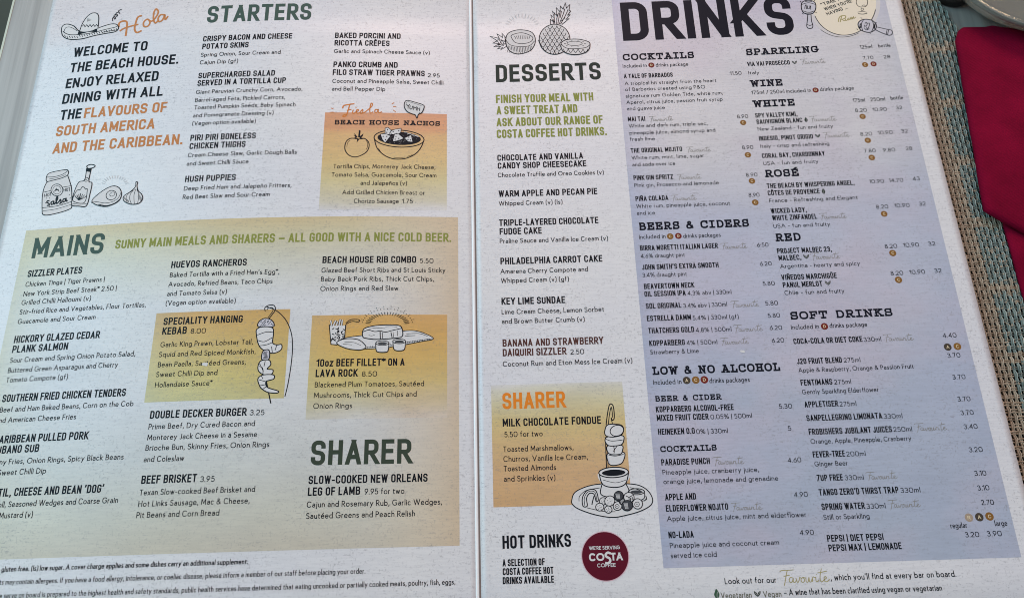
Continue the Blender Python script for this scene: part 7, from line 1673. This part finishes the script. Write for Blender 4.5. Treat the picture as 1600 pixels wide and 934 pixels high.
 ('c',0.415,'ink',[186.9,134.98,188.28,137.09,191.11,137.88,193.99,136.93,195.45,134.55,194.62,131.76,191.95,130.12,189.37,130.57,187.37,132.11]),
 ('s',0.302,'ink',[189.98,137.56,188.51,134.98,188.4,131.1]),
 ('s',0.301,'ink',[194.09,136.64,194.14,133.68,192.53,130.37]),
 ('s',0.302,'ink',[190.26,135.35,191.13,135.96,191.08,134.44,189.87,133.66,189.82,134.62]),
 ('s',0.302,'ink',[191.39,135.28,192.41,135.41,191.79,133.35,190.7,132.0,190.74,133.42]),
 ('s',0.301,'ink',[189.37,133.03,190.32,131.55,191.83,132.31]),
 ('s',0.3,'ink',[200.05,131.13,199.07,128.46]),
 ('s',0.3,'ink',[200.68,130.9,199.71,128.23]),
 ('p',0.227,'ink',[188.37,135.02,188.46,134.58]),
 ('p',0.226,'ink',[187.73,133.18,187.97,133.9]),
 ('p',0.227,'ink',[187.56,134.29,187.94,135.09]),
 ('p',0.226,'ink',[187.35,132.96,187.73,133.46]),
 ('p',0.227,'ink',[187.11,132.74,188.16,135.65]),
 ('p',0.226,'ink',[187.27,132.9,188.09,132.99]),
 ('p',0.227,'ink',[188.04,135.58,188.08,134.44]),
 ('p',0.227,'ink',[188.49,135.38,187.77,133.17]),
 ('p',0.226,'ink',[187.15,132.78,187.98,134.08]),
 ('p',0.226,'ink',[187.72,132.96,187.63,133.17]),
 ('p',0.227,'ink',[187.37,133.61,187.64,133.43]),
 ('p',0.227,'ink',[187.67,135.3,187.91,134.89]),
 ('p',0.226,'ink',[193.85,131.86,194.58,133.87]),
 ('p',0.226,'ink',[194.9,134.49,193.86,131.95]),
 ('p',0.226,'ink',[194.55,132.81,195.11,134.86]),
 ('p',0.226,'ink',[194.49,132.74,194.34,132.29]),
 ('p',0.226,'ink',[194.15,134.44,194.09,133.52]),
 ('p',0.226,'ink',[194.3,133.3,194.12,132.64]),
 ('p',0.226,'ink',[194.41,132.57,194.2,134.6]),
 ('p',0.226,'ink',[194.22,134.31,194.66,134.43]),
 ('p',0.226,'ink',[194.49,133.94,194.15,132.75]),
 ('p',0.226,'ink',[194.85,134.43,193.96,131.86]),
 ('p',0.226,'ink',[194.34,135.01,193.92,132.38]),
 ('p',0.226,'ink',[194.21,131.99,194.68,134.94]),
 ('p',0.271,'ink',[161.4,149.93,162.06,150.67]),
 ('p',0.27,'ink',[168.43,150.49,169.06,151.04]),
 ('p',0.269,'ink',[161.52,143.3,161.97,142.7]),
 ('p',0.268,'ink',[167.92,143.12,168.45,143.48]),
 ('p',0.265,'ink',[188.84,138.88,189.53,138.45]),
 ('p',0.264,'ink',[185.85,132.58,186.17,131.8]),
 ('p',0.263,'ink',[191.51,129.4,191.84,129.09]),
 ('p',0.264,'ink',[195.18,135.52,195.93,135.47])])]
for name, pg, label, els in ILLUS:
    s = Sheet()
    if name == 'rum_badge': s.base = .06
    for kd, w, ink, P in els:
        P = list(zip(P[0::2], P[1::2]))
        w *= 1.12
        if kd == 's': s.stroke(P, w, ink)
        elif kd == 'p': s.stroke(P, w, ink, smooth=False)
        elif kd == 'c': s.stroke(P, w, ink, closed=True)
        elif kd == 'f': s.fill(P, ink)
        else: s.fill(P, ink, False)
    if name == 'rum_badge':
        for font, txt, u0, v0, u1, cap, ang in [('H', '“TIME FLIES', 171.55, 146.77, 188.0, 1.91, 0.3359), ('H', 'WHEN YOU’RE', 172.77, 144.1, 187.37, 1.9, 0.3061), ('H', 'HAVING …', 173.3, 141.32, 184.45, 1.89, 0.3152)]: s.text(font, 'ink', txt, u0, v0, u1, cap, ang, wt=.8, off=.14)
    s.build(name, PL if pg == 'L' else PR, label)
# coffee badge
bu, bv, br, bcap = (47.87, -105.13, 8.75, 0)
s = Sheet(); cc = lambda R: [(bu+R*math.cos(a), bv+R*math.sin(a)) for a in [2*math.pi*i/56 for i in range(56)]]
s.fill(cc(br*1.035), 'costarim', False); s.fill(cc(br), 'costa', False)
for font, txt, x0, y, x1, cap in (('CS', "WE'RE SERVING", -.68, .27, .66, .15), ('CO', 'CO', -.705, -.19, -.04, .32), ('CO', 'TA', .24, -.19, .75, .32), ('CS', 'COFFEE', -.37, -.45, .42, .155)):
    s.text(font, 'white', txt, bu+x0*br, bv+y*br, bu+x1*br, cap*br, off=.13)
s.stroke([(bu+x*br, bv+y*br) for x, y in ((.24, .10), (.12, .14), (.02, .06), (.06, -.03), (.18, -.10), (.20, -.22), (.08, -.30), (-.02, -.27))], br*.095, 'white', off=.128)
s.build('coffee_badge', PR, 'dark red round badge reading WE\'RE SERVING COSTA COFFEE')
for u, v, r in [(-109.84, -27.02, 1.1), (110.08, -26.71, 0.9)]:  # small white spots over the print
    s = Sheet(); s.fill([(u+r*(1+.25*math.sin(i*2.1))*math.cos(i*.785), v+r*.8*(1+.3*math.cos(i*1.7))*math.sin(i*.785)) for i in range(8)], 'white', off=.15); s.build('white_spot', PL if u < 0 else PR)

# ------------------------------------------------------------------ woven place mat
MATX0, MATX1, MATY0, MATY1 = (0.118, 0.2893, -0.19, 0.2213)
CORNER = [(0.23264, 0.15373), (0.23889, 0.13093)]        # the mat's cut edge beside the glass: two points, metres
def fibre(name, a, b):
    n = NT(name); co = n.n('ShaderNodeTexCoord').outputs['Object']
    n.l(n.ramp(n.noise(co, 420, 3), [(0.3, lin(a)), (0.7, lin(b))]), n.b.inputs['Base Color']); n.b.inputs['Roughness'].default_value = .42; n.b.inputs['Specular IOR Level'].default_value = .5; return n.m
MATS = [fibre('tan_fibre', '94836f', 'b3a28c'), fibre('teal_fibre', '56635f', '7f8c85'), fibre('brown_fibre', '776350', '9a846c'), fibre('pale_cord', 'b9aa94', 'd2c5b0'), fibre('pale_teal_cord', '97a49c', 'b9c2ba')]
rnd = random.Random(11)
def inside(x, y):
    (xa, ya), (xb, yb) = CORNER
    return (xb-xa)*(y-ya)-(yb-ya)*(x-xa) < 0      # keep the left-lower side
px, py = 2.12*MM, 2.95*MM
mv = []; mf = []; mm = []
def strand(pts, w, h, mids):
    """flat woven strand: pts centre line, w half-width vector (x,y), h thickness"""
    b = len(mv)
    for (x, y, z) in pts:
        for a, zz in ((-1, -.25), (-.75, .35), (0, .55), (.75, .35), (1, -.25)):
            mv.append((x+w[0]*a, y+w[1]*a, z+h*zz))
    for i in range(len(pts)-1):
        for j in range(4): mf.append([b+i*5+j, b+i*5+j+1, b+(i+1)*5+j+1, b+(i+1)*5+j]); mm.append(mids[i])
nx = int((MATX1-MATX0)/px); ny = int((MATY1-MATY0)/py)
zt = MAT_TOP - .0007
def teal_at(x, y):
    ph = x*CA_M - y*SA_M
    band = (ph/0.034) % 1.0
    blk = ((y+.004*math.sin(x*90))/0.031) % 1.0
    t = (band > .50) and not (blk < .16)
    return t
CA_M, SA_M = math.cos(.0), math.sin(.0)
for i in range(nx):
    for off_, hw, lift, pale in ((-.16, .165, 0, 0), (.10, .075, .00022, 3)):     # a flat warp band and a pale cord beside it
        x = MATX0+i*px+off_*px
        seg = []; ids = []; ph = rnd.uniform(-.3, .3)
        for j in range(ny*4+1):
            y = MATY0+j*py/4
            if not inside(x, y):
                if len(seg) > 1: strand(seg, (px*hw, 0), .0006, ids)
                seg = []; ids = []; continue
            z = zt + lift + .00028*math.cos(math.pi*(j/4) + math.pi*(i % 2) + ph)
            xx = x + (.00016*math.sin(2*math.pi*j/4+ph) if pale else .00007*math.sin(j*1.3+i*2.1)) + .00025*math.sin(y*45+i*.05)
            t = teal_at(x, y+.0015*math.sin(i*2.7)) and rnd.random() > .12
            seg.append((xx, y, z)); ids.append((4 if t else 3) if pale else (1 if t else (0 if rnd.random() > .15 else 2)))
        if len(seg) > 1: strand(seg, (px*hw, 0), .0006, ids)
for j in range(ny):
    for sgn in (-1, 1):
        y0 = MATY0+j*py+sgn*py*.165; hw = .112+rnd.uniform(-.03, .03)
        seg = []; ids = []; sh = rnd.uniform(-.00012, .00012)
        for i in range(nx*3+1):
            x = MATX0+i*px/3; y = y0+sh+.00012*math.sin(i*.37+j*1.9)
            if not inside(x, y):
                if len(seg) > 1: strand(seg, (0, py*hw), .0006, ids)
                seg = []; ids = []; continue
            z = zt - .00030*math.cos(math.pi*(i/3) + math.pi*(j % 2)) - .00012
            seg.append((x, y, z)); ids.append(1 if teal_at(x, y) and rnd.random() > .2 else (0 if rnd.random() > .3 else 2))
        if len(seg) > 1: strand(seg, (0, py*hw), .0006, ids)
mat_o = mesh_obj('placemat', mv, mf, MATS, None, mm, smooth=True)
for p in mat_o.data.polygons:
    if p.normal.z < 0: p.flip()
bk = [(MATX0, MATY0), (MATX1, MATY0), (MATX1, MATY1), (MATX0, MATY1)]
(xa, ya), (xb, yb) = CORNER; cut = []
for i in range(4):
    a, b = bk[i-1], bk[i]; f = lambda p: (xb-xa)*(p[1]-ya)-(yb-ya)*(p[0]-xa)
    fa, fb = f(a), f(b)
    if (fa < 0) != (fb < 0): t = fa/(fa-fb); cut.append((a[0]+(b[0]-a[0])*t, a[1]+(b[1]-a[1])*t))
    if fb < 0: cut.append(b)
mesh_obj('hole_shade', [(x, y, .0001) for x, y in cut], [list(range(len(cut)))], simple('dark_hole_shade', '1a1512', .8), mat_o)  # dark sheet added under the weave, standing in for shade in its holes
mat_o['label'] = 'woven vinyl placemat in tan and teal under the right edge of the menu'; mat_o['category'] = 'placemat'

# ------------------------------------------------------------------ napkin
def cloth():
    n = NT('crimson_cloth'); co = n.n('ShaderNodeTexCoord').outputs['Object']
    tw = n.n('ShaderNodeTexWave', wave_type='BANDS', bands_direction='DIAGONAL'); tw.inputs['Scale'].default_value = 330; tw.inputs['Distortion'].default_value = 1.5; tw.inputs['Detail'].default_value = 1
    n.l(co, tw.inputs['Vector'])
    big = n.noise(co, 60, 3)
    fz = n.noise(co, 1800, 2)
    c = n.ramp(big, [(0.3, lin('6c0022')), (0.7, lin('88042e'))])
    c = n.mix(n.math('MULTIPLY', tw.outputs['Color'], .14), c, lin('8a1038'))
    c = n.mix(1.0, c, n.ramp(fz, [(.3, (.80, .80, .80, 1)), (.65, (1, 1, 1, 1))]), 'MULTIPLY')
    n.l(c, n.b.inputs['Base Color']); n.b.inputs['Roughness'].default_value = .85; n.b.inputs['Specular IOR Level'].default_value = .08
    n.b.inputs['Sheen Weight'].default_value = .03; n.b.inputs['Sheen Roughness'].default_value = .5; n.b.inputs['Sheen Tint'].default_value = (1, .45, .6, 1)
    n.bump(n.math('ADD', tw.outputs['Color'], fz), .25, .0002); return n.m
CLOTH = cloth()
napkin = empty('napkin', (0.23486, 0.1292, 0.00171)); napkin['label'] = 'folded crimson cloth napkin lying on the placemat beside the menu'; napkin['category'] = 'napkin'
def dens(P, step=.004):
    out = []
    for i in range(len(P)):
        a, b = Vector(P[i-1]), Vector(P[i]); k = max(1, int((b-a).length/step))
        for j in range(k): out.append(tuple(a.lerp(b, j/k)))
    return out
def pillow(name, P, z0, th, seed, parent):
    """a folded cloth layer: outline P (metres), rolled soft edges, gentle waves on top"""
    P = dens(P); n = len(P); ctr = (sum(p[0] for p in P)/n, sum(p[1] for p in P)/n)
    area = sum(P[i-1][0]*P[i][1]-P[i][0]*P[i-1][1] for i in range(n))
    if area < 0: P = P[::-1]
    rings = []
    def nrm_in(i):
        a, b = Vector(P[i-2]), Vector(P[(i+2) % n]); d = (b-a).normalized(); return Vector((-d.y, d.x))
    prof_ = [(0.0004, 0.0), (-0.0004, th*.3), (0.0, th*.65), (0.0009, th*.9), (0.0022, th), (0.006, th*1.02)]
    for ins, z in prof_: rings.append([(P[i][0]+nrm_in(i).x*ins, P[i][1]+nrm_in(i).y*ins, z0+z+.0005*mnoise.noise(Vector((P[i][0]*60, P[i][1]*60, seed)))) for i in range(n)])
    last = rings[-1]
    for k in (.8, .6, .4, .2):
        rings.append([(ctr[0]+(p[0]-ctr[0])*k, ctr[1]+(p[1]-ctr[1])*k, z0+th+.0011*mnoise.noise(Vector((p[0]*k*26+3, p[1]*k*22, seed)))) for p in last])
    V = [v for r in rings for v in r]; F = []
    for r in range(len(rings)-1):
        for i in range(n): a = r*n+i; b = r*n+(i+1) % n; F.append([a, b, b+n, a+n])
    V.append((ctr[0], ctr[1], z0+th)); c = len(V)-1; r = (len(rings)-1)*n
    for i in range(n): F.append([r+i, r+(i+1) % n, c])
    L = Vector(parent.location)
    return mesh_obj(name, [(Vector(v)-L)[:] for v in V], F, CLOTH, parent, smooth=True)
NAPU = [(0.23486, 0.1292), (0.23714, 0.13101), (0.24762, 0.13086), (0.25123, 0.13169), (0.26555, 0.12838), (0.28294, 0.12425), (0.33972, 0.10984), (0.31397, -0.01471), (0.27049, 0.001), (0.2381, 0.02292), (0.23053, 0.02822), (0.22427, 0.03354), (0.22492, 0.04202), (0.22671, 0.06139), (0.22901, 0.08845), (0.23114, 0.11045), (0.23235, 0.12366)]; NAPL = [(0.2339, 0.03224), (0.25656, 0.04263), (0.31386, 0.00088), (0.29363, -0.0868), (0.23819, -0.08029), (0.23268, -0.00511), (0.2329, 0.01171), (0.23301, 0.02759)]
pillow('under_layer', NAPL, MAT_TOP+.0002, .0022, 3.0, napkin)
pillow('folded_flap', NAPU, MAT_TOP+.0025, .0032, 7.0, napkin)

# ------------------------------------------------------------------ glass dish and a small dark disc at the top edge
gm = bpy.data.materials.new('clear_glass'); gm.use_nodes = True
gb = gm.node_tree.nodes['Principled BSDF']; gb.inputs['Transmission Weight'].default_value = .78; gb.inputs['Roughness'].default_value = .07; gb.inputs['IOR'].default_value = 1.48; gb.inputs['Base Color'].default_value = (.80, .79, .68, 1)
GX, GY, GR = (0.2784, 0.1706, 0.0525)
def lathe(name, prof2, loc, mat, n=96, parent=None):
    V = []; F = []
    for r, z in prof2:
        for i in range(n): a = 2*math.pi*i/n; V.append((r*math.cos(a), r*math.sin(a), z))
    m = len(prof2)
    for k in range(m-1):
        for i in range(n): a = k*n+i; b = k*n+(i+1) % n; F.append([a, b, b+n, a+n])
    o = mesh_obj(name, V, F, mat, parent, smooth=True); o.location = loc; return o
R_ = GR
dish = lathe('glass_dish', [(0.0001, 0.001), (R_*.70, .001), (R_*.76, .0016), (R_*.84, .0050), (R_*.92, .0100), (R_*.975, .0140), (R_*.995, .0150), (R_, .0160), (R_*.994, .0171), (R_*.975, .0174), (R_*.955, .0168), (R_*.945, .0158), (R_*.93, .0150), (R_*.90, .0142), (R_*.885, .0146), (R_*.875, .0140), (R_*.865, .0120), (R_*.80, .0072), (R_*.74, .0042), (R_*.70, .0036), (R_*.66, .0032), (0.0001, .0030)], (GX, GY, .0004), gm)
dish['label'] = 'clear glass dish with a rolled rim standing behind the napkin'; dish['category'] = 'dish'
KX, KY, KR = (0.2399, 0.15746, 0.00981)
co_ = lathe('dark_disc', [(0.0001, 0), (KR*.96, 0), (KR, .0008), (KR, .003), (KR*.96, .0042), (KR*.88, .0040), (KR*.84, .0034), (0.0001, .0034)], (KX, KY, .0003), simple('dark_brown', '231c18', .6))
co_['label'] = 'dark brown round disc at the corner of the placemat'; co_['category'] = 'dark_disc'
